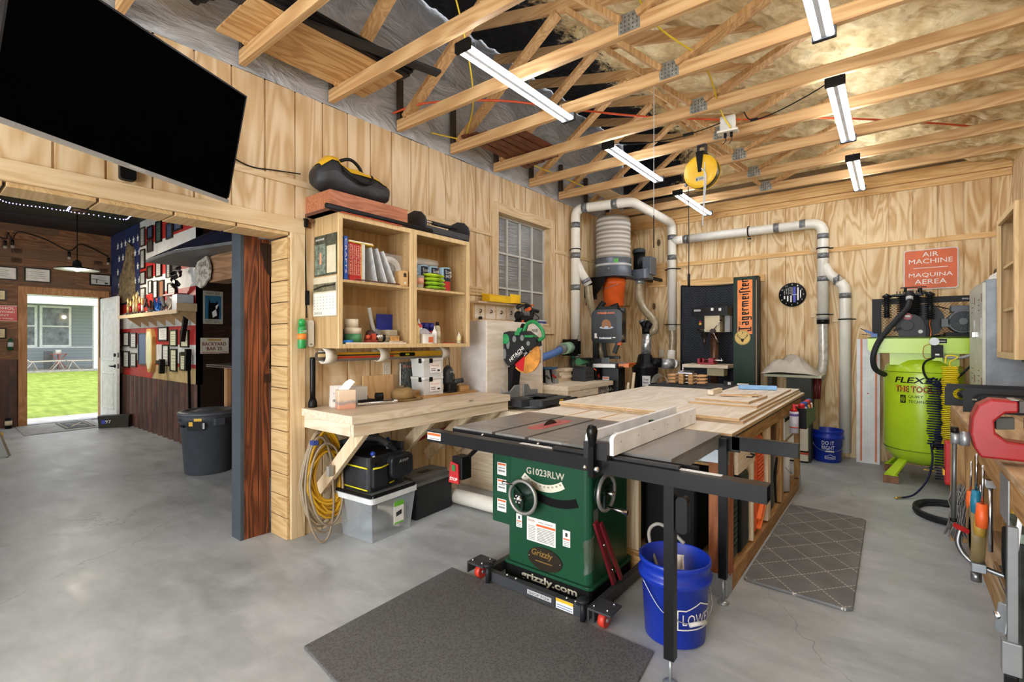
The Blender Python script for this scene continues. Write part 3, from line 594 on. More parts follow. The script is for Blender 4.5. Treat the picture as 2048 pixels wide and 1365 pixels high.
# second cabinet, bottom
def bottle(x, y, z, r, h, mat, cap, label, name='bottle', caph=.03, capr=.5, band=None, group='glue and finish bottles in the right cabinet', cat=None, nozzle=0):
    m = MB(mat).lathe((x, y, z), [(r*.95, 0), (r, .004), (r, h*.72), (r*.8, h*.8), (r*capr, h*.86), (r*capr, h*.88)], 18)
    if band: m.m(band).lathe((x, y, z), [(r*1.01, h*.2), (r*1.01, h*.6)], 18)
    m.m(cap)
    if nozzle: m.lathe((x, y, z), [(r*capr*1.1, h*.86), (r*capr*1.1, h*.92), (r*.3, h*.94), (r*.12, h*.88+nozzle)], 12)
    else: m.lathe((x, y, z), [(r*capr*1.1, h*.86), (r*capr*1.1, h*.86+caph), (1e-5, h*.86+caph)], 14)
    return S(name, label, cat or 'bottle', m, group)
bottle(-2.96, 2.545, Z1, .022, .17, C(232, 210, 150, .3), C(226, 170, 40, .4), 'tall yellowish glue bottle with yellow collar at the far left', 'glue_bottle', nozzle=.03)
bottle(-3.06, 2.65, Z1+.06, .03, .12, C(206, 60, 44, .4), C(230, 230, 226), 'red labelled glue bottle with a white nozzle behind the tubs', 'glue_bottle', nozzle=.04, band=WHITE)
for i, y in enumerate((2.72, 2.785, 2.845)):
    S('blue_lidded_jar', ['leftmost', 'middle', 'rightmost'][i]+' of the three jars with dark blue lids at the back', 'jar', MB(C(190, 60, 56, .4)).cyl((-3.13, y, Z1), (-3.13, y, Z1+.11), .028).m(WHITE).cyl((-3.13, y, Z1+.05), (-3.13, y, Z1+.08), .0285).m(C(32, 36, 130, .35)).cyl((-3.13, y, Z1+.11), (-3.13, y, Z1+.175), .03, n=24), 'blue lidded jars')
S('plastic_tub', 'white tub with an orange label and lid in front', 'tub', MB(C(232, 228, 220, .4)).rbox(-3.0, -2.93, 2.59, 2.70, Z1, Z1+.065, .02).m(C(226, 218, 206, .4)).rbox(-3.003, -2.927, 2.585, 2.705, Z1+.065, Z1+.075, .022).m(C(216, 110, 70, .5)).box(-2.93, -2.9295, 2.64, 2.69, Z1+.01, Z1+.055), bevel=.002)
S('plastic_bag', 'clear crumpled plastic bag heaped on the white tub', 'bag', MB(clear('clear_bag', (206, 214, 220), .2, .5)).grid(lambda u, v: (-2.99+.05*(v-.5), 2.57+.15*u, Z1+.078+.045*math.sin(PI*u)*math.sin(PI*v)+.012*noise.noise(Vector((u*7, v*7, 1)))), 16, 12))
S('blue_white_pouch', 'white and blue printed pouch leaning at the left of the bottom shelf', 'pouch', MB(C(222, 226, 230, .3)).box(0, .008, 0, .07, 0, .16).m(C(40, 90, 170, .3)).box(.008, .0085, .052, .064, .0, .15), loc=(-3.05, 2.54, Z1)).rotation_euler = (-.25, 0, 0)
bottle(-2.965, 2.735, Z1, .021, .125, C(236, 236, 234, .3), C(236, 236, 234), 'white squeeze bottle with a pointed white cap in the middle', 'glue_bottle', nozzle=.035)
bottle(-3.0, 2.80, Z1, .026, .175, C(190, 180, 146, .25), BLACK, 'amber clear bottle with a black cap', 'finish_bottle', band=C(206, 196, 170))
bottle(-2.955, 3.01, Z1, .018, .085, C(214, 206, 170, .3), WHITE, 'tiny dropper bottle alone at the right of the shelf', 'dropper_bottle', nozzle=.022, band=C(226, 214, 160))
S('red_pencil', 'flat red pencil lying at the front of the bottom shelf', 'pencil', MB(C(190, 40, 36)).beam((-2.93, 2.80, Z1+.004), (-2.925, 2.93, Z1+.004), .012, .006))
S('steel_rule', 'thin dark steel rule beside the red pencil', 'ruler', MB(DGREY).box(-2.93, -2.915, 2.94, 3.08, Z1, Z1+.003))
S('yellow_paper_slip', 'yellow slip of paper leaning behind the blue pouch', 'paper', MB(C(230, 190, 60)).box(-3.15, -3.148, 2.52, 2.6, Z1, Z1+.1))
# rings with levels under the cabinets
for y in (1.83, 2.28, 2.93):
    m = MB(C(224, 218, 204, .4)).tube([(-3.12+.055*math.cos(a), y, 1.243+.05*math.sin(a)) for a in [PI*.75+2*PI*.86*k/20 for k in range(21)]], .003, 6)
    P = [(-3.12+.056*math.cos(PI*.75+2*PI*.86*k/24), 0, 1.245+.053*math.sin(PI*.75+2*PI*.86*k/24)) for k in range(25)]
    m = MB(C(224, 218, 204, .4)); o = m.pv([(a, y+dy, b) for dy in (0, .085) for a, _, b in P]+[(-3.12+(a+3.12)*.92, y+dy, 1.245+(b-1.245)*.92) for dy in (0, .085) for a, _, b in P])
    N = 25; m.pf([(k, k+1, N+k+1, N+k) for k in range(24)]+[(2*N+k+1, 2*N+k, 3*N+k, 3*N+k+1) for k in range(24)], o, True); m.pf([(k+1, k, 2*N+k, 2*N+k+1) for k in range(24)]+[(N+k, N+k+1, 3*N+k+1, 3*N+k) for k in range(24)], o)
    S('plastic_ring_holder', {1.83: 'leftmost white pipe-ring holder under the cabinets', 2.28: 'middle white pipe-ring holder under the cabinets', 2.93: 'rightmost white pipe-ring holder under the cabinets'}[y], 'holder', m, 'pipe-ring tool holders under the cabinets')
T('spirit_level', 'long yellow and black spirit level held in the ring holders', 'level', (-3.13, 2.4, 1.215))
p('level_body', MB(YEL).box(-.012, .012, -.52, .56, 0, .052).m(DGREY).box(.0121, .0126, -.52, .1, .028, .036), bevel=.002)
p('vial_window', MB(BLACK).rbox(.012, .014, .10, .26, .012, .042, .012, axis='x').m(C(200, 210, 60)).box(.014, .0145, .16, .2, .02, .034))
S('red_straightedge', 'thin red and steel straightedge lying in the ring holders', 'straightedge', MB(C(196, 62, 44, .4)).box(-3.095, -3.09, 1.9, 2.42, 1.225, 1.24).m(STEEL).box(-3.095, -3.09, 1.86, 2.96, 1.205, 1.2245))
S('roll_of_strips', 'dark rolled strips poking out of the leftmost ring holder', 'roll', MB(C(70, 62, 52, .5, 0, .3)).cyl((-3.13, 1.80, 1.243), (-3.13, 1.88, 1.243), .03).m(C(180, 150, 100)).cyl((-3.1, 1.795, 1.25), (-3.1, 1.88, 1.25), .012))
# things hung on the wall left of the cabinets
T('spray_can', 'green insect repellent spray can hung on the casing by the bench', 'spray can', (LW+.045, 1.722, 1.30))
p('can', MB(C(40, 140, 70, .3)).lathe((0, 0, 0), [(.026, 0), (.028, .005), (.028, .14), (.022, .155)], 20).m(C(226, 130, 50, .3)).lathe((0, 0, 0), [(.0284, .06), (.0284, .10)], 20).m(WHITE).text('OFF!', (.0288, -.018, .105), (0, 1, 0), (0, 0, 1), .036, .018))
p('cap', MB(C(30, 150, 70, .3)).lathe((0, 0, 0), [(.024, .155), (.024, .185), (.018, .2), (1e-5, .203)], 20))
S('white_device', 'slim white plastic device hung beside the green spray can', 'device', MB(C(230, 230, 226, .35)).rbox(LW+.001, LW+.03, 1.775, 1.818, 1.31, 1.495, .015, axis='x').m(DGREY).box(LW+.03, LW+.031, 1.788, 1.805, 1.325, 1.33), bevel=.003)
T('flashlight', 'long black flashlight standing upright on the bench corner', 'flashlight', (-3.195, 1.805, .8862))
p('head', MB(BLACK).lathe((0, 0, 0), [(.029, 0), (.03, .01), (.029, .035), (.019, .065)], 24))
p('barrel', MB(C(16, 16, 18, .3)).lathe((0, 0, 0), [(.019, .065), (.018, .12), (.0185, .13), (.0185, .34), (.016, .35), (1e-5, .35)], 20))
T('bar_clamp', 'long thin black bar clamp hanging on the casing', 'clamp', (LW+.012, 1.775, 1.5))
p('bar', MB(BLACK).beam((0, -.018, .68), (0, 0, .01), .006, .006, (1, 0, 0)))
p('clamp_jaw', MB(BLACK).box(-.01, .02, -.025, .0, .64, .70).box(-.008, .016, -.008, .012, .1, .2), bevel=.002)
S('casing_hook', 'rusty hook at the top of the casing beside the cabinet', 'hook', MB(C(120, 70, 40, .6)).torus((LW+.03, 1.80, 2.19), .012, .004, 'x', 16, 6).box(LW+.001, LW+.006, 1.79, 1.81, 2.14, 2.2))
# outlet on wall
def outlet(name, label, o, ax):
    m = MB(C(214, 208, 190, .4))
    f = (lambda a, b, d: (o[0]+d, o[1]+a, o[2]+b)) if ax == 'y' else (lambda a, b, d: (o[0]+a, o[1]-d, o[2]+b))
    def bx(a0, a1, b0, b1, d0, d1): q = f(a0, b0, d0); r = f(a1, b1, d1); m.box(min(q[0], r[0]), max(q[0], r[0]), min(q[1], r[1]), max(q[1], r[1]), q[2], r[2])
    bx(-.035, .035, -.057, .057, 0, .006)
    for b in (.025, -.025):
        m.m(C(230, 226, 212, .4)); bx(-.017, .017, b-.014, b+.014, .006, .008); m.m(BLACK); bx(-.008, -.005, b-.004, b+.006, .008, .0085); bx(.005, .008, b-.004, b+.006, .008, .0085)
    return S(name, label, 'outlet', m)
outlet('power_outlet', 'cream wall outlet above the bench between the ring holders', (LW, 2.46, 1.12), 'y')
# ---------------------------------------------------------------- bench along the left wall
T('workbench', 'pale pine bench fixed to the left wall below the cabinets', 'workbench', (LW, 1.735, 0))
p('worktop', MB(PALE).box(.002, .614, 0, 1.56, .835, .885).m(C(206, 186, 160, .45, 0, .06, 5)).box(.003, .60, .012, 1.559, .885, .8862), bevel=.002)
p('front_rail', MB(PALE).box(.562, .597, .022, 1.55, .752, .833).m(PALEX).box(.002, .561, .02, .055, .752, .833))
for i, y in enumerate((.13, .72, 1.13, 1.48)):
    p('brace', MB(PALEZ).beam((.03, y, .30), (.56, y, .79), .088, .038, (0, 1, 0)) if i == 0 else MB(PALEZ).beam((.03, y, .36), (.56, y, .80), .086, .038, (0, 1, 0)), bevel=.002)
ZB = .8866
T('tent_card', 'white folded card with handwriting and Welcome on the bench', 'card', (-3.09, 1.93, ZB), rz=-.35)
p('card', MB(C(232, 228, 222, .6)).prism([(.03, -.05, 0), (.031, -.05, 0), (0, -.05, .15), (-.001, -.05, .15)], (0, .1, 0)).prism([(-.03, -.05, 0), (-.031, -.05, 0), (-.001, -.05, .15), (0, -.05, .15)], (0, .1, 0))
  .m(BLACK).text('Welcome', (.025, -.035, .035), (0, 1, 0), (-.2, 0, 1), .075, .022, shear=.3).m(C(110, 70, 130)).text('to the shop', (.014, -.03, .085), (0, 1, 0), (-.2, 0, 1), .06, .018, shear=.3).text('vw', (.02, -.02, .062), (0, 1, 0), (-.2, 0, 1), .03, .012))
T('tissue_box', 'clear acrylic box with layered orange sand print and tissue sticking out', 'tissue box', (-2.965, 1.915, ZB), rz=-.35)
n = NT('sand_art'); s_ = n.add('ShaderNodeSeparateXYZ'); n.lk(n.coord(), s_.inputs[0]); n.color(n.ramp(n.math('ADD', n.math('MULTIPLY', s_.outputs[2], 6.5), n.math('MULTIPLY', n.noise(n.coord(), 18, 3), .25)), [(.1, (196, 140, 116)), (.3, (206, 150, 124)), (.42, (150, 140, 136)), (.55, (214, 186, 158)), (.9, (222, 200, 174))])); n.set(.25)
p('box', MB(n.m).rbox(-.05, .05, -.06, .06, 0, .13, .008), bevel=.001)
p('tissue', MB(WHITE).grid(lambda u, v: (.03*(u-.5), -.015+.06*(u-.5)+.045*v, .128+.075*v*(1-.6*abs(u-.5))), 5, 5))
S('clear_tray', 'small clear plastic tray behind the tissue box', 'tray', MB(clear('clear_tray', (210, 210, 206), .2, .6)).box(-3.14, -3.02, 2.0, 2.13, 1.0, 1.02).box(-3.14, -3.13, 2.0, 2.13, ZB, 1.0).box(-3.03, -3.02, 2.0, 2.13, ZB, 1.0))
S('plywood_square', 'square plywood offcut leaning on the wall behind the bench tools', 'plywood', MB(wood('tan_ply', (190, 150, 100), (210, 172, 122), (222, 190, 144), 'z', 1)).box(-3.215, -3.20, 2.22, 2.50, ZB, 1.08))
S('air_tool', 'black and chrome air tool lying beside the tissue box', 'air tool', MB(CHROME).cyl((-3.0, 2.03, ZB+.014), (-2.92, 2.28, ZB+.014), .011).cyl((-2.92, 2.28, ZB+.016), (-2.91, 2.31, ZB+.016), .018).m(BLACK).rbox(-3.06, -2.99, 2.05, 2.18, ZB, ZB+.04, .01).cyl((-3.02, 2.2, ZB+.05), (-3.0, 2.25, ZB+.05), .03).tube([(-3.05, 2.0, ZB+.01), (-3.1, 2.1, ZB+.01), (-3.02, 2.35, ZB+.01)], .006, 6), bevel=.001)
S('multitool', 'small black multitool in front of the air tool', 'multitool', MB(DGREY).cbox((-3.12, 2.1, ZB+.02), (.05, .12, .04), .4).m(BLACK).cbox((-3.12, 2.17, ZB+.035), (.035, .06, .035), .3), bevel=.004)
T('canteen_pouch', 'round tan canvas canteen pouch with a strap on the bench', 'pouch', (-3.02, 2.455, ZB))
p('pouch', MB(C(134, 108, 66, .8, 0, .12, 12, .4)).lathe((0, 0, 0), [(1e-5, .0), (.075, .002), (.092, .03), (.094, .055), (.085, .08), (.05, .098), (1e-5, .1)], 28, sx=.9, sy=1.08))
p('strap', MB(C(120, 94, 54, .85)).tube(bez([(.06, -.1, .006), (.09, -.02, .008), (.08, .12, .008), (.02, .15, .008), (-.02, .1, .01)], 6), .010, 6).tube([(.0, -.1, .05), (.0, -.05, .09), (0, .05, .098), (0, .1, .05)], .006, 6))
p('cap', MB(C(110, 90, 60, .6)).cyl((0, -.01, .098), (0, -.01, .115), .018))
S('magazine', 'black and white workshop magazine leaning behind the canteen pouch', 'magazine', MB(C(70, 74, 74, .35, 0, .7, 60)).box(-3.208, -3.20, 2.565, 2.80, ZB+.0165, ZB+.285).m(C(226, 140, 120, .4)).text('Woodcraft', (-3.2, 2.6, ZB+.24), (0, 1, 0), (0, 0, 1), .16, .026).m(WHITE).box(-3.2, -3.1995, 2.565, 2.58, ZB+.02, ZB+.28))
S('wood_board', 'flat pine board under the clear storage bins', 'board', MB(OLDLUM).box(-3.21, -2.98, 2.57, 3.26, ZB, ZB+.016), bevel=.001)
S('wood_block', 'small pine block left of the clear bins', 'wood block', MB(OLDLUM).box(-3.12, -3.06, 2.58, 2.66, ZB+.0165, ZB+.06), bevel=.002)
S('wood_block', 'small pine block right of the black sander on the board', 'wood block', MB(OLDLUM).box(-3.12, -3.02, 3.1, 3.21, ZB+.0165, ZB+.065), bevel=.002)
def bin_(z, label):
    T('storage_bin', label, 'bin', (-3.09, 2.77, z), 'clear lidded bins on the bench')
    p('tub', MB(clear('frosted_bin', (214, 216, 214), .3, .82)).prism([(-.07, -.10, 0), (.07, -.10, 0), (.07, .10, 0), (-.07, .10, 0)], (0, 0, .001)).prism([(.078, -.11, .13), (.070, -.10, 0), (-.07, -.1, 0), (-.078, -.11, .13)], (0, .215, 0)), bevel=.004)
    p('lid', MB(C(214, 216, 214, .4)).rbox(-.085, .085, -.117, .112, .13, .152, .015), bevel=.003)
    p('latch', MB(BLACK).box(.084, .09, -.055, -.02, .112, .15).box(.03, .06, -.124, -.117, .112, .15), bevel=.002)
    p('label_sheet', MB(C(236, 232, 230, .5)).box(.0785, .0795, -.04, .08, .03, .125).m(C(210, 120, 110)).text('PARTS AND FITTINGS', (.0796, -.03, .085), (0, 1, 0), (0, 0, 1), .09, .01).m(DGREY).box(.0796, .0799, .04, .07, .04, .055).box(.0796, .0799, -.03, .02, .045, .05).box(.0796, .0799, -.03, .02, .06, .065))
bin_(ZB+.0165, 'clear lidded bin sitting on the pine board, lower of two'); bin_(ZB+.17, 'clear lidded bin stacked on the other, upper of two')
T('corner_sander', 'black handheld corner sander standing on the pine board', 'sander', (-3.07, 3.0, ZB+.0165), rz=.1)
p('base', MB(BLK2).box(-.05, .06, -.06, .05, 0, .02).cbox((.02, 0, .05), (.07, .1, .06)), bevel=.006)
p('body', MB(C(48, 50, 54, .4)).lathe((0, -.01, .07), [(.04, 0), (.05, .02), (.05, .09), (.045, .12), (.03, .15), (1e-5, .16)], 20).m(LGREY).text('DWR', (.05, -.04, .17), (0, 1, 0), (0, 0, 1), .06, .02))
p('dust_port', MB(DGREY).cyl((.02, .03, .085), (.07, .11, .10), .022).torus((.0, -.01, .19), .035, .012, 'x'))
S('power_cable', 'black cable hanging down beside the right cabinet to the bench', 'cable', MB(BLACK).tube(bez([(-3.2, 3.135, 1.35), (-3.19, 3.12, 1.24), (-3.19, 3.13, 1.12), (-3.17, 3.17, 1.03), (-3.13, 3.12, .95), (-3.09, 3.06, .93)]), .004, 6))
# ================================================================ CEILING FIXTURES
GABLE = MB(FOAM).grid(lambda u, v: (LW+u*(RW-LW), BW-.02-.03*noise.noise(Vector((u*14, v*6, 0))), 3.38+v*max(0, zt(LW+u*(RW-LW))+.2-3.38)), 50, 10)
ST('wall_back_upper', GABLE)
TUB = emit('glowing_led_tube', (240, 246, 255), TUBE)
def strip(x, y0, label, L=1.12, z=3.0):
    T('strip_light', label, 'ceiling light', (x, y0, z), 'linked two-tube shop lights under the trusses')
    p('housing', MB(C(210, 212, 214, .3, .5)).prism([(-.018, 0, .025), (.018, 0, .025), (.024, 0, .0), (.012, 0, -.018), (-.012, 0, -.018), (-.024, 0, .0)], (0, L, 0)))
    for s in (-1, 1): p('tube', MB(TUB).cyl((s*.034, .012, -.010), (s*.034, L-.012, -.010), .0135, n=12))
    for y in (0, L): p('end_cap', MB(DGREY if y else BLACK).rbox(-.056, .056, y-.018, y+.012, -.026, .03, .008), bevel=.002)
    for y in (.1, L-.1): p('hanger', MB(DGREY).tube([(0, y, .025), (-.0, y, .075), (.0, y, .075)], .0025, 5))
SL = [(-1.9, .24, 'shop light of the left row above the photographer, nearest'), (-1.9, 1.97, 'long shop light of the left row above the tool bag side, nearest in view'), (-1.9, 3.72, 'middle shop light of the left row, before the yellow reel'), (-1.9, 5.39, 'farthest shop light of the left row near the dust pipe'),
      (-.3, .24, 'shop light of the right row above the photographer'), (-.3, 1.98, 'right row shop light cut off by the top of the photo'), (-.3, 3.70, 'middle shop light of the right row'), (-.3, 5.34, 'farthest shop light of the right row near the back wall'),
      (-1.9, -1.5, 'rearmost shop light of the left row'), (-.3, -1.5, 'rearmost shop light of the right row')]
for a in SL: strip(*a)
# cord reel
T('cord_reel', 'yellow round retractable cord reel hanging from the trusses', 'reel', (-1.33, 4.39, 2.70))
cx = math.radians(-4)
def rl(): return MB().at((0, 0, 0), cx)
m = rl().m(YEL).lathe((0, -.055, .13), [(1e-5, -.004), (.10, -.004), (.142, 0), (.146, .012)], 36, 'y').lathe((0, .035, .13), [(.146, 0), (.142, .012), (1e-5, .016)], 36, 'y')
p('side_plate', m)
p('rim', rl().m(C(90, 92, 94, .25, .9)).lathe((0, -.043, .13), [(.140, 0), (.140, .078)], 36, 'y'))
p('bracket', rl().m(BLACK).prism([(-.035, -.064, .30), (.035, -.064, .30), (.014, -.064, .12), (-.014, -.064, .12)], (0, .004, 0)).box(-.035, .035, -.064, .05, .29, .302).m(DGREY).box(-.038, -.03, -.03, .02, .302, .37).box(.03, .038, -.03, .02, .302, .37).box(-.038, .038, -.03, .02, .362, .372), bevel=.001)
p('rating_label', rl().m(C(170, 172, 166, .4)).box(-.035, .04, -.061, -.0595, .045, .08).m(DGREY).box(-.03, -.018, -.0615, -.061, .05, .07).box(-.01, .034, -.0615, -.061, .066, .07).box(-.01, .034, -.0615, -.061, .056, .06))
p('outlet_arm', rl().m(BLACK).cyl((-.13, -.02, .05), (-.10, -.02, .07), .018).m(GREY).ball((-.138, -.02, .045), .016))
p('reel_cord', MB(DGREY).tube([(-1.455, 4.40, 2.73), (-1.452, 4.405, 2.3), (-1.452, 4.405, 1.93)], .004, 6).m(BLACK).cyl((-1.452, 4.405, 1.95), (-1.452, 4.405, 1.83), .011).cyl((-1.452, 4.405, 1.96), (-1.452, 4.405, 1.95), .005), world=True)
p('feed_cable', MB(LGREY).tube(bez([(-1.31, 4.30, 2.84), (-1.27, 4.29, 2.76), (-1.29, 4.3, 2.5), (-1.31, 4.32, 2.35), (-1.30, 4.32, 2.5), (-1.29, 4.33, 2.9)], 8), .005, 6), world=True)
T('junction_box', 'small white outlet box on a truss beside the yellow reel', 'junction box', (-1.03, 4.045, 2.97), rz=.1)
p('box', MB(C(206, 206, 200, .4)).rbox(-.055, .055, -.03, .03, .03, .14, .008).m(C(226, 222, 206, .4)).box(-.075, .075, -.04, .04, .015, .03), bevel=.002)
for x in (-.02, .025): p('plug', MB(BLACK).cyl((x, -.0, .015), (x, .0, -.02), .011).tube(bez([(x, 0, -.02), (x+.005, 0, -.045), (x-.02, 0, -.07)]), .003, 5))
S('light_cable', 'black cable sagging between the right row light and the white outlet box', 'cable', MB(BLACK).tube(bez([(-.3, 3.70, 3.02), (-.46, 3.74, 2.975), (-.66, 3.8, 2.945), (-.82, 3.86, 2.96), (-.88, 3.9, 3.05)], 8), .004, 6).cbox((-.80, 3.85, 2.955), (.05, .015, .015)))
S('light_cable', 'black cable with an inline plug between the left row light and the outlet box', 'cable', MB(BLACK).tube(bez([(-1.9, 3.72, 3.02), (-1.7, 3.8, 2.985), (-1.4, 3.9, 2.99), (-1.2, 3.97, 3.03), (-1.06, 4.02, 3.07)], 8), .004, 6).cbox((-1.3, 3.93, 3.005), (.08, .02, .02)))
S('pull_string', 'thin string with a black pull hanging from the trusses before the blower', 'string', MB(LGREY).cyl((-1.28, 3.176, 3.075), (-1.282, 3.176, 2.2), .0022, n=6).m(BLACK).cyl((-1.282, 3.176, 2.2), (-1.282, 3.176, 1.98), .0035, n=6))
OC = C(214, 84, 40, .5); YC = C(216, 186, 40, .5)
S('extension_cord', 'long orange cord strung through the truss webs across the ceiling', 'cord', MB(OC).tube(bez([(-3.2, 2.5, 3.2), (-2.9, 2.62, 3.24), (-2.5, 3.05, 3.3), (-2.1, 3.5, 3.28), (-1.6, 3.9, 3.22), (-1.1, 4.3, 3.2), (-.6, 4.6, 3.18), (-.2, 5.0, 3.2), (.3, 5.5, 3.2), (.7, 6.0, 3.22)], 8), .008, 6))
S('extension_cord', 'orange cord draped down the foam at the far right of the ceiling', 'cord', MB(OC).tube(bez([(.1, 2.6, 3.38), (.28, 3.3, 3.36), (.42, 4.0, 3.34), (.5, 4.6, 3.30), (.62, 5.4, 3.28)], 8), .008, 6))
for i, P in enumerate((((-3.18, 2.9, 3.17), (-3.0, 3.5, 3.18), (-2.95, 4.3, 3.185), (-2.9, 5.2, 3.19), (-2.9, 6.0, 3.2)), ((-2.2, 2.0, 3.9), (-2.25, 2.3, 3.5), (-2.5, 2.7, 3.2), (-2.95, 3.1, 3.17)), ((-1.1, 2.2, 3.6), (-1.1, 2.6, 3.2), (-1.0, 3.3, 3.2), (-1.05, 3.9, 3.12), (-1.0, 4.0, 3.0)))):
    S('yellow_cable', ['yellow cable running along the left wall through the trusses', 'yellow cable hanging down before the nearest light of the left row', 'yellow cable dropping to the white outlet box'][i], 'cable', MB(YC).tube(bez(P, 8), .006, 6))
# boards stored on the bottom chords
S('stored_plywood', 'plywood sheet stored on the truss chords above the television end', 'plywood', MB(wood('golden_ply', (172, 124, 72), (200, 156, 102), (216, 176, 122), 'y', .9, .9, .6, ply=True)).box(-3.12, -2.66, 1.16, 2.16, 3.165, 3.178))
for i in range(3): S('stored_trim', ['lowest', 'middle', 'top'][i]+' black trim strip stored along the plywood in the ceiling', 'trim strip', MB(C(26, 24, 26, .5)).box(-2.72+.03*i, -2.63+.03*i, .8, 2.2, 3.18+.014*i, 3.192+.014*i))
S('black_duct_scrap', 'black corrugated scrap lying on the stored plywood end', 'scrap', MB(BLACK).tube([(-3.0+.03*k, 1.0+.01*k, 3.21+.012*(k % 2)) for k in range(10)], .035, 8))
CED = wood('cedar_strip', (58, 28, 18), (96, 50, 32), (128, 74, 48), 'y', 1.6, .3, .5)
for i in range(6): S('stored_cedar_board', ['first', 'second', 'third', 'fourth', 'fifth', 'sixth'][i]+' from the wall of the dark cedar boards stored on the chords', 'board', MB(CED).beam((-3.0+.085*i, 3.12+.03*i, 3.175+.004*(i % 2)), (-3.02+.095*i, 4.12-.02*i, 3.175+.004*(i % 2)), .078, .016), 'dark cedar boards in the ceiling')
S('stored_light_strip', 'pale flat board stored on the chords over the dust filter', 'board', MB(TRIM).box(-2.9, -2.7, 5.2, 5.9, 3.165, 3.18))
# ================================================================ MITER SAW STATION
S('saw_hood', 'pale plywood dust hood standing behind the miter saw', 'hood', MB(C(196, 192, 188, .6)).box(LW+.002, -2.915, 3.315, 3.33, .80, 1.535).m(BIRCH).box(-2.915, -2.90, 3.315, 4.20, 1.10, 1.535).box(-2.915, -2.90, 3.315, 3.62, .80, 1.10).box(-2.915, -2.90, 3.80, 4.20, .80, 1.10).box(LW+.002, -2.915, 3.33, 4.2, 1.52, 1.535).box(LW+.002, -2.915, 4.185, 4.2, .8, 1.52).m(DGREY).box(LW+.03, LW+.04, 3.4, 4.18, .8, 1.5).m(C(120, 108, 88)).box(-2.9, -2.899, 4.08, 4.16, 1.12, 1.26), bevel=.001)
S('saw_shelf', 'low pine shelf carrying the miter saw between the two benches', 'shelf', MB(PALE).box(LW+.003, -2.46, 3.30, 4.18, .70, .738).m(PALEX).box(LW+.003, -2.5, 3.32, 3.36, 0, .70).box(LW+.003, -2.5, 4.12, 4.16, 0, .70).m(OLDLUM).box(-2.46, -2.42, 3.30, 4.18, .68, .738), bevel=.002)
S('hood_sign', 'white slip printed in black letters pinned on the hood corner', 'sign', MB(WHITE).box(-2.899, -2.8975, 4.0, 4.11, 1.2, 1.5).m(BLACK).text('MEASURE', (-2.8975, 4.005, 1.44), (0, 1, 0), (0, 0, 1), .1, .035).text('TWICE', (-2.8975, 4.01, 1.36), (0, 1, 0), (0, 0, 1), .09, .04).text('CUTS', (-2.8975, 4.01, 1.22), (0, 1, 0), (0, 0, 1), .09, .04))
T('miter_saw', 'black and green miter saw with amber blade guard on the low shelf', 'miter saw', (-2.66, 3.66, .7382))
p('base', MB(C(92, 96, 98, .45, .3)).lathe((0, 0, 0), [(.155, 0), (.17, .01), (.17, .045), (.155, .06), (.15, .085), (1e-5, .085)], 36).m(DGREY).box(-.14, .10, -.28, -.10, .03, .095).box(-.14, .10, .10, .30, .03, .095).m(C(60, 62, 64, .5)).rbox(-.02, .24, -.16, .34, .035, .085, .03).m(YEL).box(.2401, .241, .12, .18, .05, .075).m(BLACK).cyl((.20, .30, .06), (.24, .42, .055), .012, .02), bevel=.003)
p('fence', MB(GALV).prism([(-.12, -.30, .09), (-.12, -.03, .09), (-.12, -.03, .20), (-.12, -.10, .20), (-.12, -.17, .15), (-.12, -.28, .145), (-.12, -.30, .19)], (.015, 0, 0)).prism([(-.12, .03, .09), (-.12, .26, .09), (-.12, .26, .14), (-.12, .14, .145), (-.12, .10, .20), (-.12, .03, .20)], (.015, 0, 0)), bevel=.002)
p('pivot_arm', MB(BLK2).beam((-.22, 0, .10), (-.16, -.02, .42), .09, .07).beam((-.16, -.02, .40), (-.02, -.0, .50), .05, .06), bevel=.006)
def sawX(): return MB().at((-.05, -.04, .50), -PI/2, 0)
hd = sawX().m(C(36, 38, 40, .45))
hd.prism([(-.02, -.20, .02), (-.02, -.215, .10), (-.02, -.19, .19), (-.02, -.12, .205), (-.02, -.05, .17), (-.02, .06, .205), (-.02, .18, .13), (-.02, .19, .07), (-.02, .05, .02), (-.02, -.08, -.11), (-.02, -.14, -.12), (-.02, -.19, -.06)], (.09, 0, 0))
hd.m(C(120, 124, 122, .5)); 
for (y, z, w, h) in ((-.175, -.01, .018, .05), (-.135, .09, .02, .055), (-.06, .13, .022, .03), (.03, .14, .022, .028), (.10, .09, .02, .022)): hd.prism([(.0702, y+w*math.cos(t*PI/6), z+h*math.sin(t*PI/6)) for t in range(12)], (.002, 0, 0))
hd.m(WHITE).text('HITACHI', (.0715, -.10, -.085), (0, .78, .62), (0, -.62, .78), .20, .036, .002, .02).text('C10FCH', (.0715, -.015, -.04), (0, .78, .62), (0, -.62, .78), .07, .018, .002)
p('motor_housing', hd, bevel=.006)
p('motor', sawX().m(BLACK).cyl((-.02, -.15, .09), (-.17, -.15, .09), .065).cyl((.0, -.03, .17), (-.05, -.03, .26), .035))
p('green_vent', sawX().m(C(40, 140, 80, .4)).torus((.072, -.165, .13), .04, .008, 'x').lathe((.071, -.165, .13), [(1e-5, 0), (.036, 0), (.036, .004), (1e-5, .005)], 18, 'x').box(.0, .075, -.055, .0, .165, .195).box(.0, .075, .06, .15, .145, .165).prism([(.01, -.05, .19), (.01, .0, .19), (.01, .02, .225), (.01, -.03, .235)], (.05, 0, 0)), bevel=.002)
p('trigger_handle', sawX().m(C(36, 130, 70, .4)).tube(bez([(.03, .02, .20), (.03, .06, .27), (.03, .14, .285), (.03, .22, .22), (.03, .24, .15), (.03, .19, .12)], 6), .017, 10))
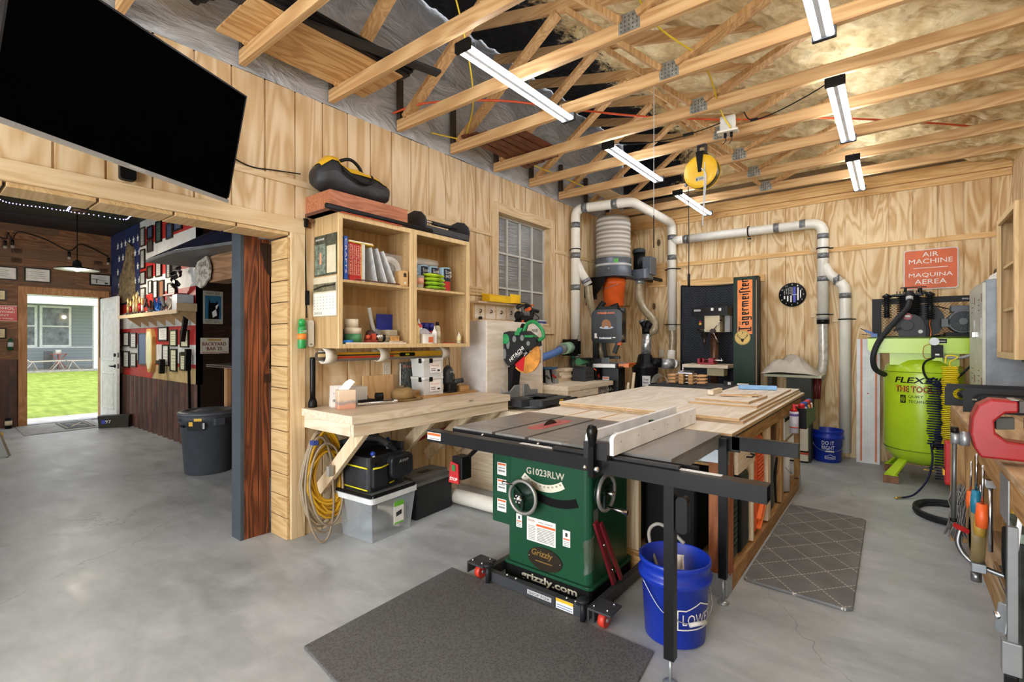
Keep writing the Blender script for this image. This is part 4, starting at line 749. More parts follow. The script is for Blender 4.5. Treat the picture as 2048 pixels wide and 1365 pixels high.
bl = sawX(); bl.m(C(206, 140, 66, .25, 0, .25, 8)).prism([(.022, .04+.165*math.cos(a), .0-.0+.165*math.sin(a)-.02) for a in [-2.35+i*.13 for i in range(24)]], (.014, 0, 0)); p('blade_guard', bl)
p('guard_label', sawX().m(C(200, 30, 40, .35)).prism([(.037, .04, -.02)]+[(.037, .04+.15*math.cos(a), .15*math.sin(a)-.02) for a in [-2.5+i*.1 for i in range(9)]], (.001, 0, 0)).m(WHITE).text('255', (.0381, .03, -.03), (0, .78, .62), (0, -.62, .78), .05, .03))
# things over the hood
S('hook_rack', 'pine rack of four small tiles with screw hooks above the dust hood', 'rack', MB(CABF).box(LW+.001, -3.19, 3.44, 4.16, 1.555, 1.72).m(BIRCH).box(-3.19, -3.185, 3.46, 3.60, 1.57, 1.705).box(-3.19, -3.185, 3.62, 3.77, 1.57, 1.705).box(-3.19, -3.185, 3.79, 3.94, 1.57, 1.705).box(-3.19, -3.185, 3.96, 4.12, 1.57, 1.705).m(PALE).box(LW+.001, -3.06, 3.44, 4.16, 1.535, 1.555).box(LW+.001, -3.12, 3.44, 4.1, 1.72, 1.735), bevel=.001)
for i in range(4): S('screw_hook', ['first', 'second', 'third', 'fourth'][i]+' screw hook from the left on the tiled pine rack', 'hook', MB(BLACK).torus((-3.17, 3.53+.16*i, 1.645), .014, .004, 'x', 14, 6, -2.2, 2.2).cyl((-3.185, 3.53+.16*i, 1.63), (-3.17, 3.53+.16*i, 1.63), .004), 'hooks on the pine rack')
S('key_fob', 'black key fob hanging from the first hook of the pine rack', 'key', MB(BLACK).rbox(-3.178, -3.165, 3.51, 3.55, 1.53, 1.59, .01, axis='x').m(STEEL).cyl((-3.17, 3.53, 1.59), (-3.17, 3.53, 1.63), .002), bevel=.003)
S('wood_sign', 'small plywood sign with dark burned lettering above the tiled hook rack', 'sign', MB(CABF).box(LW+.001, -3.215, 3.43, 3.62, 1.80, 1.88).m(C(70, 44, 28)).text('RICHO BARN', (-3.215, 3.44, 1.85), (0, 1, 0), (0, 0, 1), .17, .014).text('HANDMADE', (-3.215, 3.445, 1.82), (0, 1, 0), (0, 0, 1), .15, .014), bevel=.001)
T('yellow_tray', 'yellow plastic trough lying on the tiled hook rack', 'tray', (-3.13, 3.84, 1.736))
p('tray', MB(C(230, 186, 20, .4)).box(-.055, .045, -.28, .22, 0, .006).box(-.055, -.049, -.28, .22, .006, .085).box(.039, .045, -.28, .05, .006, .055).box(.039, .045, .05, .22, .006, .095).box(-.055, .045, -.28, -.274, .006, .07).box(-.055, .045, .214, .22, .006, .07).box(-.06, .1, .05, .25, -.0, .006), bevel=.002)
T('power_planer', 'black and orange power planer lying on top of the dust hood', 'planer', (-3.05, 4.08, 1.5352))
p('base', MB(BLK2).box(-.06, .07, -.16, .14, 0, .02).cbox((0, 0, .05), (.09, .20, .06)).cyl((.0, -.06, .075), (.0, -.12, .08), .045), bevel=.005)
p('handle', MB(C(40, 42, 46, .4)).tube(bez([(0, -.12, .16), (0, -.05, .19), (0, .04, .20), (0, .12, .15), (0, .14, .08)], 6), .022, 10).cyl((0, .02, .16), (0, .24, .135), .022))
p('orange_trim', MB(ORANGE).cbox((.02, .04, .15), (.05, .05, .03), 0, 0, .5).cyl((.072, -.13, .02), (.078, -.13, .02), .018).cyl((.072, .10, .02), (.078, .10, .02), .018).cbox((.02, .11, .195), (.03, .03, .015)), bevel=.003)
p('cord', MB(BLACK).tube(bez([(.04, .1, .12), (.08, .05, .07), (.09, -.05, .05), (.09, -.16, .03), (.06, -.1, .02), (.09, .05, .03), (.08, .15, .06), (.05, .1, .11)], 8), .005, 6))
S('blue_disc_pack', 'small blue and white pack beside the planer on the hood', 'pack', MB(C(60, 70, 130, .4)).box(-3.08, -2.95, 4.22, 4.34, 1.5352, 1.56).m(LGREY).box(-3.08, -2.95, 4.22, 4.34, 1.56, 1.575))
S('hood_side_shelf', 'thin pine ledge under the small blue pack below the window', 'shelf', MB(TRIM).box(LW+.019, -2.93, 4.202, 4.36, 1.518, 1.5345))
# ================================================================ SECOND BENCH
T('workbench', 'pale pine bench along the left wall beyond the miter saw', 'workbench', (LW, 4.2, 0))
p('worktop', MB(PALE).box(.002, .63, .01, 1.02, .835, .885), bevel=.002)
p('front_rail', MB(PALE).box(.59, .625, .02, .66, .76, .833).m(PALEX).box(.0021, .59, .94, .975, .74, .833).box(.0021, .59, .02, .05, .74, .833))
p('brace', MB(PALEZ).beam((.03, .2, .3), (.56, .2, .78), .086, .038, (0, 1, 0)).beam((.03, .85, .3), (.56, .85, .78), .086, .038, (0, 1, 0)))
S('coiled_wires', 'bundle of twisted silver wires tucked under the end of the far bench', 'wire', MB(STEEL).tube([(-2.62+.02*math.cos(k*1.1), 4.88+.010*k, .79+.022*math.sin(k*1.1)) for k in range(32)], .005, 6))
S('sander_hose', 'blue vacuum hose bending up from the far bench to the pale green coupling', 'hose', MB(C(80, 120, 186, .5)).tube(bez([(-3.02, 4.24, 1.15), (-3.0, 4.5, 1.2), (-3.02, 4.72, 1.245)], 8), .042, 14))
S('hose_coupling', 'pale green pipe coupling with a black blast gate on the dust pipe', 'coupling', MB(C(160, 200, 172, .4)).cyl((-3.06, 4.86, 1.26), (-3.1, 5.06, 1.27), .07, n=24).m(GREY).cyl((-3.02, 4.72, 1.245), (-3.06, 4.86, 1.26), .055, n=20).m(BLACK).cbox((-3.11, 5.09, 1.27), (.2, .03, .2)).m(LGREY).cbox((-3.11, 5.125, 1.27), (.14, .03, .16)).m(BLACK).cbox((-3.08, 5.15, 1.27), (.16, .015, .16)))
for i, (y, z, d) in enumerate(((4.78, 0, .0), (4.80, .036, .02), (4.77, .072, .01), (4.85, .112, .03))): S('pine_offcut', ['bottom', 'second', 'third', 'top'][i]+' pine offcut of the stack on the far bench', 'offcut', MB(PALE).box(-3.12+d, -2.99+d, y-.12, y+.14, .8852+z, .8852+z+.035), 'pine offcuts on the far bench', bevel=.002)
S('blue_plate_tool', 'blue flat tool plate on the offcut pile of the far bench', 'tool', MB(C(56, 92, 130, .4)).prism([(-3.18, 4.42, 1.035), (-3.02, 4.42, 1.035), (-2.98, 4.62, 1.035), (-3.18, 4.62, 1.035)], (0, 0, .022)).m(BLACK).box(-3.17, -3.0, 4.44, 4.55, .8852, 1.034), bevel=.002)
for i, y in enumerate((4.34, 4.47)): S('corner_clamp', ['left', 'right'][i]+' of two grey corner clamps on the far bench', 'clamp', MB(GALV).prism([(-2.93, y-.035, .8852), (-2.93, y+.04, .8852), (-2.93, y+.02, .93), (-2.93, y-.02, 1.04), (-2.93, y-.05, 1.04)], (.03, 0, 0)).m(RED if i else DGREY).cyl((-2.9, y-.02, .95), (-2.9, y-.075, .98), .012))
T('belt_sander', 'dark grey benchtop belt sander on the end of the far bench', 'sander', (-2.82, 5.0, .8852))
p('motor_case', MB(C(58, 60, 64, .5)).prism([(-.13, -.13, 0), (-.13, .09, 0), (-.13, .08, .15), (-.13, -.06, .17), (-.13, -.115, .14)], (.17, 0, 0)).m(C(44, 46, 50, .5)).box(.04, .043, -.1, .05, .03, .05).box(.04, .043, -.1, .05, .08, .10), bevel=.006)
p('belt_arm', MB(BLK2).rbox(-.06, .0, .06, .14, .03, .24, .02).rbox(-.09, .02, .10, .32, .20, .255, .02).cbox((-.02, .02, .26), (.1, .26, .015)), bevel=.005)
p('sanding_disc', MB(BLACK).rbox(.0, .05, .12, .23, .0, .15, .04, axis='x').m(RED).cbox((.052, .18, .05), (.004, .03, .04), 0, 0, .5).m(ORANGE).cbox((.052, .09, .13), (.004, .06, .015), 0, 0, -.4), bevel=.003)
p('dust_port', MB(C(70, 130, 92, .4)).cyl((-.05, -.12, .225), (-.05, .06, .225), .042, n=20))
# ================================================================ UNDER THE BENCH
T('yellow_extension_cord', 'big coil of yellow and grey extension cords hung under the bench corner', 'extension cord', (-3.10, 1.80, .0))
random.seed(3)
def coil(cx0, cz0, rx, rz_, n, mat, r=.0075, jit=.03):
    m = MB(mat)
    P = []
    for k in range(n*20+1):
        t = 2*PI*k/20; q = k/20; jx = 1-jit+jit*math.sin(q*2.1)*2.5; jz = 1-jit+jit*math.cos(q*1.7)*2.5
        P.append((.02+.05*(noise.noise(Vector((q*.7, 1, 2))))+.05*max(0, -math.sin(t)), cx0+rx*jx*math.cos(t)*(1-.25*max(0, math.sin(t))), max(.012, cz0+rz_*jz*math.sin(t)+.03*(jz-1))))
    return m.tube(P, r, 8)
p('yellow_coil', coil(.04, .44, .135, .26, 22, C(208, 160, 30, .45), .0085, .10))
p('grey_coil', coil(-.01, .40, .125, .31, 5, C(150, 134, 110, .5), .0075, .07))
p('long_loop', MB(C(140, 124, 104, .5)).tube([(.07+.05*max(0, -math.sin(t)), -.04+.10*math.cos(t), .36+.345*math.sin(t)) for t in [2*PI*k/40 for k in range(40)]], .008, 8, True).tube([(.09+.05*max(0, -math.sin(t)), -.0+.12*math.cos(t), .39+.27*math.sin(t)) for t in [2*PI*k/40 for k in range(40)]], .008, 8, True))
p('plug', MB(C(150, 146, 138, .4)).box(.10, .13, -.01, .03, .44, .51).m(C(40, 60, 130, .4)).box(.05, .10, -.10, -.06, .66, .69), bevel=.004)
S('cord_hook', 'white pvc hook holding the extension cord coil under the bench', 'hook', MB(C(226, 190, 60, .5)).box(LW+.002, -3.06, 1.89, 1.93, .715, .735).m(STEEL).box(LW+.002, LW+.01, 1.88, 1.94, .66, .74))
T('storage_tote', 'large clear storage tote with a grey lid on the floor under the bench', 'tote', (-2.87, 2.12, 0), rz=.08)
CT = clear('clear_tote', (176, 184, 190), .25, .42)
m = MB(CT)
A = [(-.17, -.17), (.13, -.17), (.13, .17), (-.17, .17)]; Bq = [(-.20, -.20), (.16, -.20), (.16, .20), (-.20, .20)]
o = m.pv([(x, y, .002) for x, y in A]+[(x, y, .295) for x, y in Bq]); m.pf([(0, 1, 2, 3), (0, 4, 5, 1), (1, 5, 6, 2), (2, 6, 7, 3), (3, 7, 4, 0)], o)
m.m(C(210, 214, 216, .35)).rbox(-.215, .175, -.215, .215, .275, .31, .03)
p('tub', m)
p('lid', MB(C(96, 98, 98, .5, 0, .1)).rbox(-.205, .165, -.205, .205, .305, .325, .02).m(BLACK).box(.15, .17, -.19, .19, .312, .332).box(-.2, .16, -.21, -.195, .312, .332), bevel=.003)
p('price_label', MB(WHITE).box(.150, .153, .0, .09, .08, .25).m(C(110, 190, 50, .4)).box(.1531, .1535, .0, .09, .20, .25).box(.1531, .1535, .0, .09, .08, .09).m(DGREY).prism([(.1535, .02, .13), (.1535, .07, .14), (.1535, .07, .17), (.1535, .02, .16)], (.001, 0, 0)))
p('contents', MB(C(90, 92, 96, .7, 0, .5, 10)).ball((-.02, -.03, .08), .12, 10, 1, 1, .6).m(C(186, 176, 160, .7)).cbox((.02, .1, .1), (.18, .1, .14), .3).m(C(60, 66, 80, .7)).cbox((-.1, .06, .07), (.1, .14, .12), .5), bevel=.01)
T('contractor_tool_bag', 'open black tool bag with yellow piping sitting on the clear tote', 'tool bag', (-2.89, 2.12, .3325), rz=.10)
p('bag', MB(NYL).rbox(-.19, .11, -.17, .17, 0, .23, .03).m(C(12, 12, 13, .7)).box(-.17, .09, -.15, .15, .231, .233).m(NYL).box(-.195, -.175, -.175, .175, .2, .32).box(-.19, .08, .16, .18, .2, .28), bevel=.006)
p('front_pocket', MB(C(34, 36, 40, .4)).rbox(.11, .17, -.02, .19, .06, .22, .04, axis='x').rbox(.11, .145, -.16, -.03, .02, .17, .02, axis='x').m(LGREY).text('AWP', (.171, .045, .165), (0, 1, 0), (0, 0, 1), .09, .02), bevel=.012)
p('yellow_piping', MB(C(216, 206, 30, .5)).tube([(.148, -.165, .165), (.15, -.1, .16), (.148, -.035, .168)], .006, 6).tube([(-.19, -.177, .17), (.10, -.177, .16)], .006, 6).tube([(-.15, -.175, .02), (.10, -.175, .012)], .005, 6).tube([(.115, .01, .025), (.115, .05, .03)], .006, 6))
p('carry_handle', MB(C(40, 42, 46, .4)).tube(bez([(-.18, -.15, .30), (-.06, -.14, .345), (.0, -.03, .34), (.06, .06, .27), (.08, .12, .21)], 6), .016, 10).m(C(70, 74, 80, .4)).tube(bez([(-.02, -.09, .345), (.02, -.0, .325), (.05, .05, .28)], 5), .022, 10))
for i, (a, b, mt) in enumerate((((.10, -.11, .17), (.09, -.12, .25), CHROME), ((.0, .10, .22), (.0, .10, .30), GREY))): p('tool', MB(mt).cyl(a, b, .012, .014).m(C(30, 60, 150, .4)).ball(b, .018), label='blue and chrome wrench' if i == 0 else 'grey tube')
T('plastic_toolbox', 'black plastic toolbox with a grey lid on the floor under the bench', 'toolbox', (-2.93, 2.60, 0), rz=.06)
p('box', MB(C(38, 40, 42, .5)).prism([(-.12, -.19, 0), (.10, -.19, 0), (.12, -.20, .27), (-.14, -.20, .27)], (0, .39, 0)), bevel=.006)
p('lid', MB(C(98, 98, 96, .5, 0, .12)).rbox(-.15, .13, -.215, .205, .262, .285, .02).rbox(-.12, .08, -.20, .19, .285, .315, .02).m(C(60, 60, 60, .6)).box(-.03, .03, -.06, .06, .3155, .3165), bevel=.005)
S('dust_pipe', 'white pvc pipe lying low along the floor behind the table saw', 'pipe', MB(PVC).cyl((-3.12, 2.86, .07), (-1.95, 2.92, .062), .057, n=28))
S('red_pipe', 'red pipe running behind the bench braces on the wall', 'pipe', MB(C(150, 30, 40, .4)).tube([(-3.2, 2.5, .45), (-3.2, 3.0, .55), (-3.2, 3.9, .66)], .012, 8))
S('white_floor_board', 'pale pine board resting behind the bench brace near the floor', 'board', MB(PALE).box(-3.2, -3.17, 2.7, 3.2, 0, .03))
# ================================================================ TABLE SAW
SX, SY = -1.96, 1.94
T('table_saw', 'green cabinet table saw with a grey steel top and black front rail', 'table saw', (-1.5, 2.4, 0))
DG = C(30, 74, 52, .3, 0, .04, 3)
cab = MB(DG).rbox(-1.755, -1.215, 2.18, 2.64, .098, .76, .035, 4)
cab.m(C(14, 14, 15, .5)).rbox(-1.77, -1.20, 2.165, 2.655, .008, .088, .03).m(DG).rbox(-1.775, -1.195, 2.16, 2.66, .085, .10, .035)
cab.m(C(186, 180, 160)).text('G1023RLW', (-1.615, 2.179, .612), (1, 0, 0), (0, 0, 1), .25, .038, .001, .02)
cab.m(C(190, 184, 166)).text('grizzly.com', (-1.64, 2.164, .024), (1, 0, 0), (0, 0, 1), .36, .05, .001, .03)
p('cabinet', cab, world=True, bevel=.002)
arc = lambda cx, cz, r, a: (cx+r*math.cos(a), 2.1785, cz+r*math.sin(a))
A0, A1 = math.radians(252), math.radians(293)
m = MB(C(8, 8, 8, .8)); pts = [arc(-1.43, .845, .34, A0+(A1-A0)*k/14) for k in range(15)]+[arc(-1.43, .845, .385, A1-(A1-A0)*k/14) for k in range(15)]
m.prism(pts, (0, .002, 0)); p('tilt_slot', m, world=True)
m = MB(C(226, 220, 200, .4)); B0, B1 = math.radians(232), math.radians(304); pts = [arc(-1.50, .775, .205, B0+(B1-B0)*k/14) for k in range(15)]+[arc(-1.50, .775, .245, B1-(B1-B0)*k/14) for k in range(15)]
m.prism(pts, (0, .001, 0)); m.m(BLACK)
for k in range(10):
    a = B0+(B1-B0)*(k+.7)/10.4; q = arc(-1.50, .775, .222, a); m.text(str(k*5), (q[0]-.006, 2.1775, q[2]), (1, 0, 0), (0, 0, 1), .012, .009)
p('angle_scale', m, world=True)
def wheel(pos, rz, lab, crank):
    m = MB(C(150, 148, 142, .35, .5)).at(pos, rz).torus((0, 0, 0), .088, .010, 'y', 36, 10)
    m.m(C(16, 38, 29, .4)).lathe((0, .01, 0), [(1e-5, .0), (.08, .012), (.082, .018), (1e-5, .02)], 30, 'y').cyl((0, 0, 0), (0, .07, 0), .018)
    for k in range(3): m.beam((0, .01, 0), (.082*math.cos(.4+k*2.09), .006, .082*math.sin(.4+k*2.09)), .014, .012, (0, 1, 0))
    w = p('handwheel', m, world=True, label=lab)
    k = MB(CHROME).at(pos, rz)
    if crank: k.lathe((0, -.045, 0), [(1e-5, 0), (.014, .004), (.016, .02), (.01, .05)], 14, 'y').cyl((.02, 0, -.08), (.03, -.10, -.09), .007, .013)
    else:
        k.lathe((0, -.05, 0), [(1e-5, 0), (.020, .004), (.022, .018), (.01, .03), (.01, .05)], 14, 'y')
        for j in range(6): k.ball((.019*math.cos(j*1.047), -.04, .019*math.sin(j*1.047)), .0085)
        k.cyl((-.06, 0, .06), (-.10, -.05, .075), .006, .01)
    p('wheel_knob', k, world=True, sub=w)
wheel((-1.59, 2.11, .50), 0, 'handwheel with a chrome star knob, left', False)
wheel((-1.15, 2.235, .58), PI/2, 'handwheel with a crank handle, right', True)
m = MB(WHITE).box(-1.61, -1.42, 2.177, 2.179, .245, .375).m(ORANGE).box(-1.545, -1.422, 2.1763, 2.177, .335, .346).m(RED).text('Grizzly', (-1.605, 2.177, .35), (1, 0, 0), (0, 0, 1), .05, .016).m(DGREY).text('MODEL G1023RLW', (-1.53, 2.177, .354), (1, 0, 0), (0, 0, 1), .09, .008)
for i in range(9): m.m(C(150, 148, 144)).box(-1.60, -1.555, 2.1763, 2.177, .255+.009*i, .258+.009*i).box(-1.54, -1.43, 2.1763, 2.177, .255+.0085*i, .2585+.0085*i)
for x0, z0, w, h in ((-1.685, .30, .04, .075), (-1.375, .27, .045, .085)):
    m.m(WHITE).box(x0, x0+w, 2.177, 2.179, z0, z0+h).m(ORANGE).box(x0+.003, x0+w-.003, 2.1763, 2.177, z0+h*.42, z0+h*.5).m(DGREY).box(x0+w*.35, x0+w*.65, 2.1763, 2.177, z0+h*.62, z0+h*.85)
    for i in range(3): m.m(GREY).box(x0+.006, x0+w-.006, 2.1763, 2.177, z0+.006+i*.009, z0+.009+i*.009)
p('warning_label', m, world=True)
m = MB(C(54, 46, 38, .35, .4)).prism([(-1.49+.112*math.cos(2*PI*k/40), 2.174, .165+.062*math.sin(2*PI*k/40)) for k in range(40)], (0, .006, 0)).m(C(176, 138, 70, .35, .6)).text('Grizzly', (-1.575, 2.1735, .165), (1, 0, 0), (0, 0, 1), .14, .045, .001, .015, .2).box(-1.55, -1.44, 2.1733, 2.174, .145, .15).m(CHROME)
for s in (-1, 1): m.ball((-1.49+s*.10, 2.173, .165), .004)
p('oval_badge', m, world=True, label='oval bronze badge')
p('motor_cover', MB(DG).rbox(-1.95, -1.765, 2.27, 2.62, .25, .76, .02), world=True, bevel=.004)
m = MB(WHITE)
for z0 in (.32, .44, .54): m.m(WHITE).box(-1.9, -1.83, 2.266, 2.2695, z0, z0+.075).m(ORANGE).box(-1.895, -1.835, 2.2655, 2.266, z0+.06, z0+.07).m(GREY).box(-1.89, -1.84, 2.2655, 2.266, z0+.02, z0+.03).box(-1.89, -1.84, 2.2655, 2.266, z0+.04, z0+.045)
m.m(WHITE).box(-1.9, -1.85, 2.266, 2.2695, .68, .745).box(-1.84, -1.79, 2.266, 2.2695, .68, .745).m(RED).torus((-1.815, 2.265, .722), .014, .002, 'y', 16, 5).box(-1.838, -1.792, 2.2655, 2.266, .695, .7)
p('cover_label', m, world=True)
# top
ST_ = C(112, 110, 106, .28, .85, .10, 5)
n = NT('oiled_cast_iron'); v = n.coord((1, 6, 1)); n.color(n.ramp(n.noise(v, 4, 5, .7), [(.3, (126, 123, 120)), (.7, (164, 161, 157))])); n.set(.32, .45); n.bump(n.noise(v, 30, 3), .04, .002); IRON = n.m
y0, y1 = 1.945, 2.655
top = MB(IRON)
xs = [-1.95, -1.668, -1.645, -1.452, -1.429, -1.235]
for a, b in ((xs[0], xs[1]), (xs[2], xs[3]), (xs[4], xs[5])): top.box(a, b, y0, y1, .845, .87)
top.box(xs[1], xs[2], y0, y1, .835, .856).box(xs[3], xs[4], y0, y1, .835, .856)
top.m(C(24, 24, 25, .4)).box(-1.95, -1.235, y0, y0+.01, .81, .8449).box(-1.95, -1.235, y1-.01, y1, .80, .8449).box(-1.95, -1.94, y0, y1, .80, .8449)
top.m(C(30, 30, 30, .6)).box(-1.668, -1.645, y0, y1, .8561, .8566).box(-1.452, -1.429, y0, y1, .8561, .8566)
p('cast_iron_top', top, world=True)
p('blade_insert', MB(C(176, 90, 88, .4)).prism([(-1.555+.05*math.cos(t)*(1), 2.33+(.14 if math.sin(t) > 0 else -.14)+.05*math.sin(t), .8702) for t in [2*PI*k/32 for k in range(32)]], (0, 0, .0012)).m(BLACK).box(-1.559, -1.555, 2.22, 2.44, .8714, .8718), world=True)
bl = MB(C(70, 60, 54, .3, .8)); P = []
for k in range(48): a = PI*k/47; r = .10+(.004 if k % 2 else 0); P.append((-1.5575, 2.33+r*math.cos(a), .795+r*math.sin(a)))
bl.prism(P, (.0022, 0, 0)); p('saw_blade', bl, world=True)
p('extension_wing', MB(C(150, 149, 146, .28, .6, .06, 4)).box(-1.234, -.712, y0, y1, .852, .87).m(C(40, 40, 40, .4)).box(-1.234, -.712, y0, y0+.008, .80, .852).m(GALV).box(-.72, -.712, y0, y1, .80, .852).m(BLACK).cyl((-.98, 2.35, .8701), (-.98, 2.35, .8712), .012).m(C(160, 160, 158, .35, .5)).cyl((-.98, 2.35, .87), (-.98, 2.35, .8706), .045), world=True)
R_ = MB(C(26, 26, 28, .28))
R_.box(-2.05, -.36, 1.835, 1.90, .792, .853)
P = [(-.36, 1.835, .792), (-.36, 1.90, .792), (-.36, 1.90, .853), (-.36, 1.835, .853)]
R_.box(-.36, -.342, 1.835, 1.90, .792, .796).box(-.36, -.342, 1.835, 1.90, .849, .853).box(-.36, -.342, 1.835, 1.839, .796, .849).box(-.36, -.342, 1.896, 1.90, .796, .849)
R_.m(WHITE).box(-2.045, -1.94, 1.8344, 1.835, .805, .845).m(ORANGE).box(-2.043, -1.942, 1.834, 1.8344, .828, .842).m(GREY).box(-2.03, -1.95, 1.834, 1.8344, .81, .815)
rail = p('fence_rail', R_, world=True, bevel=.003)
p('angle_bracket', MB(C(34, 34, 36, .3)).box(-1.95, -.60, 1.901, 1.944, .80, .806).box(-1.95, -.60, 1.936, 1.944, .806, .86).m(CHROME).ball((-1.90, 1.925, .815), .009).ball((-1.72, 1.93, .85), .009).ball((-1.36, 1.93, .85), .009).ball((-1.0, 1.93, .85), .009), world=True)
m = MB(C(226, 226, 222, .3)).box(-1.43, -.50, 1.872, 1.898, .8531, .8542).m(BLACK)
for k in range(60): m.box(-1.42+k*.0138, -1.4185+k*.0138, 1.874, 1.884 if k % 4 else 1.892, .8542, .8545)
p('rail_ruler', m, world=True)
p('rear_rail', MB(C(26, 26, 28, .3)).box(-1.95, -.62, 2.66, 2.668, .78, .858).box(-.66, -.36, 2.66, 2.70, .79, .858), world=True, bevel=.002)
lg = MB(C(24, 24, 26, .3)).box(-.715, -.675, 1.87, 1.91, .10, .79).m(GALV).cyl((-.695, 1.89, .012), (-.695, 1.89, .10), .007).lathe((-.695, 1.89, 0), [(.028, 0), (.03, .004), (.012, .012)], 20)
p('leg', lg, world=True)
lg = MB(C(24, 24, 26, .3)).box(-.715, -.675, 2.62, 2.655, .13, .85).m(GALV).cyl((-.695, 2.638, .012), (-.695, 2.638, .13), .007).lathe((-.695, 2.638, 0), [(.028, 0), (.03, .004), (.012, .012)], 20)
p('leg', lg, world=True)
p('router_fence_bracket', MB(C(22, 22, 24, .4)).rbox(-.674, -.625, 1.88, 1.92, .60, .745, .02, axis='y'), world=True, bevel=.003)
# fence, slightly skewed like the real one
fx = -.933
F = MB(C(236, 238, 242, .35)).at((fx, 1.84, .8722), 0)
for x0 in (-.115, .0): 
    o = [(x0, 0, 0), (x0, 1.06, 0), (x0, 1.06, .085), (x0, .03, .085), (x0, .01, .08), (x0, 0, .07)]; F.prism(o, (.018, 0, 0))
F.m(DGREY)
for k in range(6): F.cyl((.018, .07+.18*k, .05), (.0186, .07+.18*k, .05), .003, n=8)
T('saw_fence', 'white-faced rip fence standing across the table saw top', 'fence', (0, 0, 0))
p('fence_face', F, bevel=.002)
p('fence_body', MB(C(150, 152, 150, .35, .4)).at((fx, 1.84, .8722)).box(-.096, -.001, .06, 1.02, .004, .045).m(C(30, 30, 32, .4)))
p('fence_lever', MB(C(12, 12, 13, .2)).at((fx, 1.915, .8722)).lathe((-.06, -.115, .03), [(.012, 0), (.022, .055), (.024, .075), (.016, .095), (1e-5, .1)], 18).box(-.072, -.048, -.128, -.10, -.09, .04).m(CHROME).ball((-.085, -.13, -.05), .010).ball((-.03, -.132, -.05), .013).m(C(36, 36, 38, .4)).box(-.11, .0, -.10, -.06, -.02, .05).box(-.30, .28, -.055, -.025, -.0175, -.006), bevel=.001)
S('folding_square', 'grey metal folding gauge lying inside the rip fence channel', 'bevel gauge', MB(GALV).box(-1.01, -.96, 2.0, 2.82, .9185, .922).m(BLACK).cyl((-.985, 2.42, .922), (-.985, 2.42, .94), .018).box(-1.0, -.97, 2.5, 2.78, .922, .926).box(-1.008, -.962, 2.12, 2.4, .922, .923).m(LGREY).cyl((-.985, 2.03, .918), (-.985, 2.03, .935), .022).m(C(60, 120, 60)).cyl((-.985, 2.42, .94), (-.985, 2.42, .944), .006))
T('stop_switch', 'red paddle stop switch in a black box hanging under the saw rail', 'switch', (-1.97, 2.0, .56))
p('switch_box', MB(BLACK).box(-.03, .05, -.02, .06, 0, .13), bevel=.006)
p('stop_paddle', MB(RED).prism([(-.045, -.032, -.02), (.035, -.032, -.02), (.03, -.032, .09), (-.03, -.032, .10)], (0, .01, 0)).m(C(40, 120, 60)).box(-.015, .01, -.036, -.032, .05, .085).m(WHITE).text('STOP', (-.034, -.0325, -.005), (1, 0, 0), (0, 0, 1), .06, .018, .001, .02), bevel=.002)
p('arm', MB(BLACK).beam((.04, .04, .12), (.12, .15, .24), .02, .02))
# mobile base
T('mobile_base', 'grey rolling base with red casters under the table saw', 'mobile base', (-1.46, 2.0, 0))
GB = C(60, 62, 66, .4)
p('front_rail', MB(GB).box(-1.80, -1.52, 2.05, 2.085, .012, .066).box(-1.53, -1.34, 2.045, 2.085, .014, .068).box(-1.35, -1.12, 2.05, 2.085, .012, .066).m(CHROME).ball((-1.66, 2.065, .074), .008).ball((-1.60, 2.065, .072), .008).ball((-1.28, 2.065, .072), .008).ball((-1.23, 2.065, .072), .008).m(LGREY).box(-1.51, -1.36, 2.0442, 2.045, .030, .053).m(BLACK).text('SHOP FOX', (-1.50, 2.044, .034), (1, 0, 0), (0, 0, 1), .13, .014)
  .m(WHITE).box(-1.335, -1.235, 2.049, 2.05, .014, .064).m(YEL).box(-1.335, -1.235, 2.0485, 2.049, .049, .064).m(C(110, 130, 170)).box(-1.33, -1.24, 2.0485, 2.049, .02, .025).box(-1.33, -1.24, 2.0485, 2.049, .032, .037), world=True, bevel=.002)
p('side_rail', MB(GB).box(-1.83, -1.795, 2.08, 2.72, .012, .066).box(-1.17, -1.135, 2.08, 2.72, .012, .066).box(-1.83, -1.135, 2.70, 2.73, .01, .06), world=True, bevel=.002)
for s, x in ((-1, -1.86), (1, -1.08)):
    cs = p('caster_plate', MB(GB).box(x-.06, x+.06, 2.02, 2.14, .082, .092).box(x-.06, x-.052, 2.02, 2.14, .03, .082).m(CHROME).ball((x-.04, 2.05, .094), .007).ball((x+.03, 2.05, .094), .007).ball((x+.03, 2.12, .094), .007), world=True, bevel=.002)
    p('wheel', MB(C(206, 60, 44, .4)).cyl((x-.014, 2.07, .037), (x+.018, 2.07, .037), .036, n=28).m(GALV).cyl((x-.02, 2.07, .037), (x+.024, 2.07, .037), .010), world=True, sub=cs, label='red caster wheel')
    q = x+(.09 if s < 0 else -.09); p('foot_lever', MB(C(34, 36, 40, .4)).cyl((q, 2.03, .01), (q, 2.03, .105), .013).lathe((q, 2.03, .105), [(.03, 0), (.032, .01), (.015, .018), (1e-5, .02)], 10), world=True)
S('push_stick', 'dark red pair of push sticks hanging on the saw cabinet corner', 'push stick', MB(C(104, 22, 30, .4)).beam((-1.195, 2.20, .43), (-1.16, 2.34, .075), .035, .016, (1, 0, 0)).beam((-1.18, 2.23, .42), (-1.14, 2.38, .09), .026, .014, (1, 0, 0)).m(CHROME).ball((-1.175, 2.255, .3), .008).ball((-1.155, 2.31, .16), .006), bevel=.003)
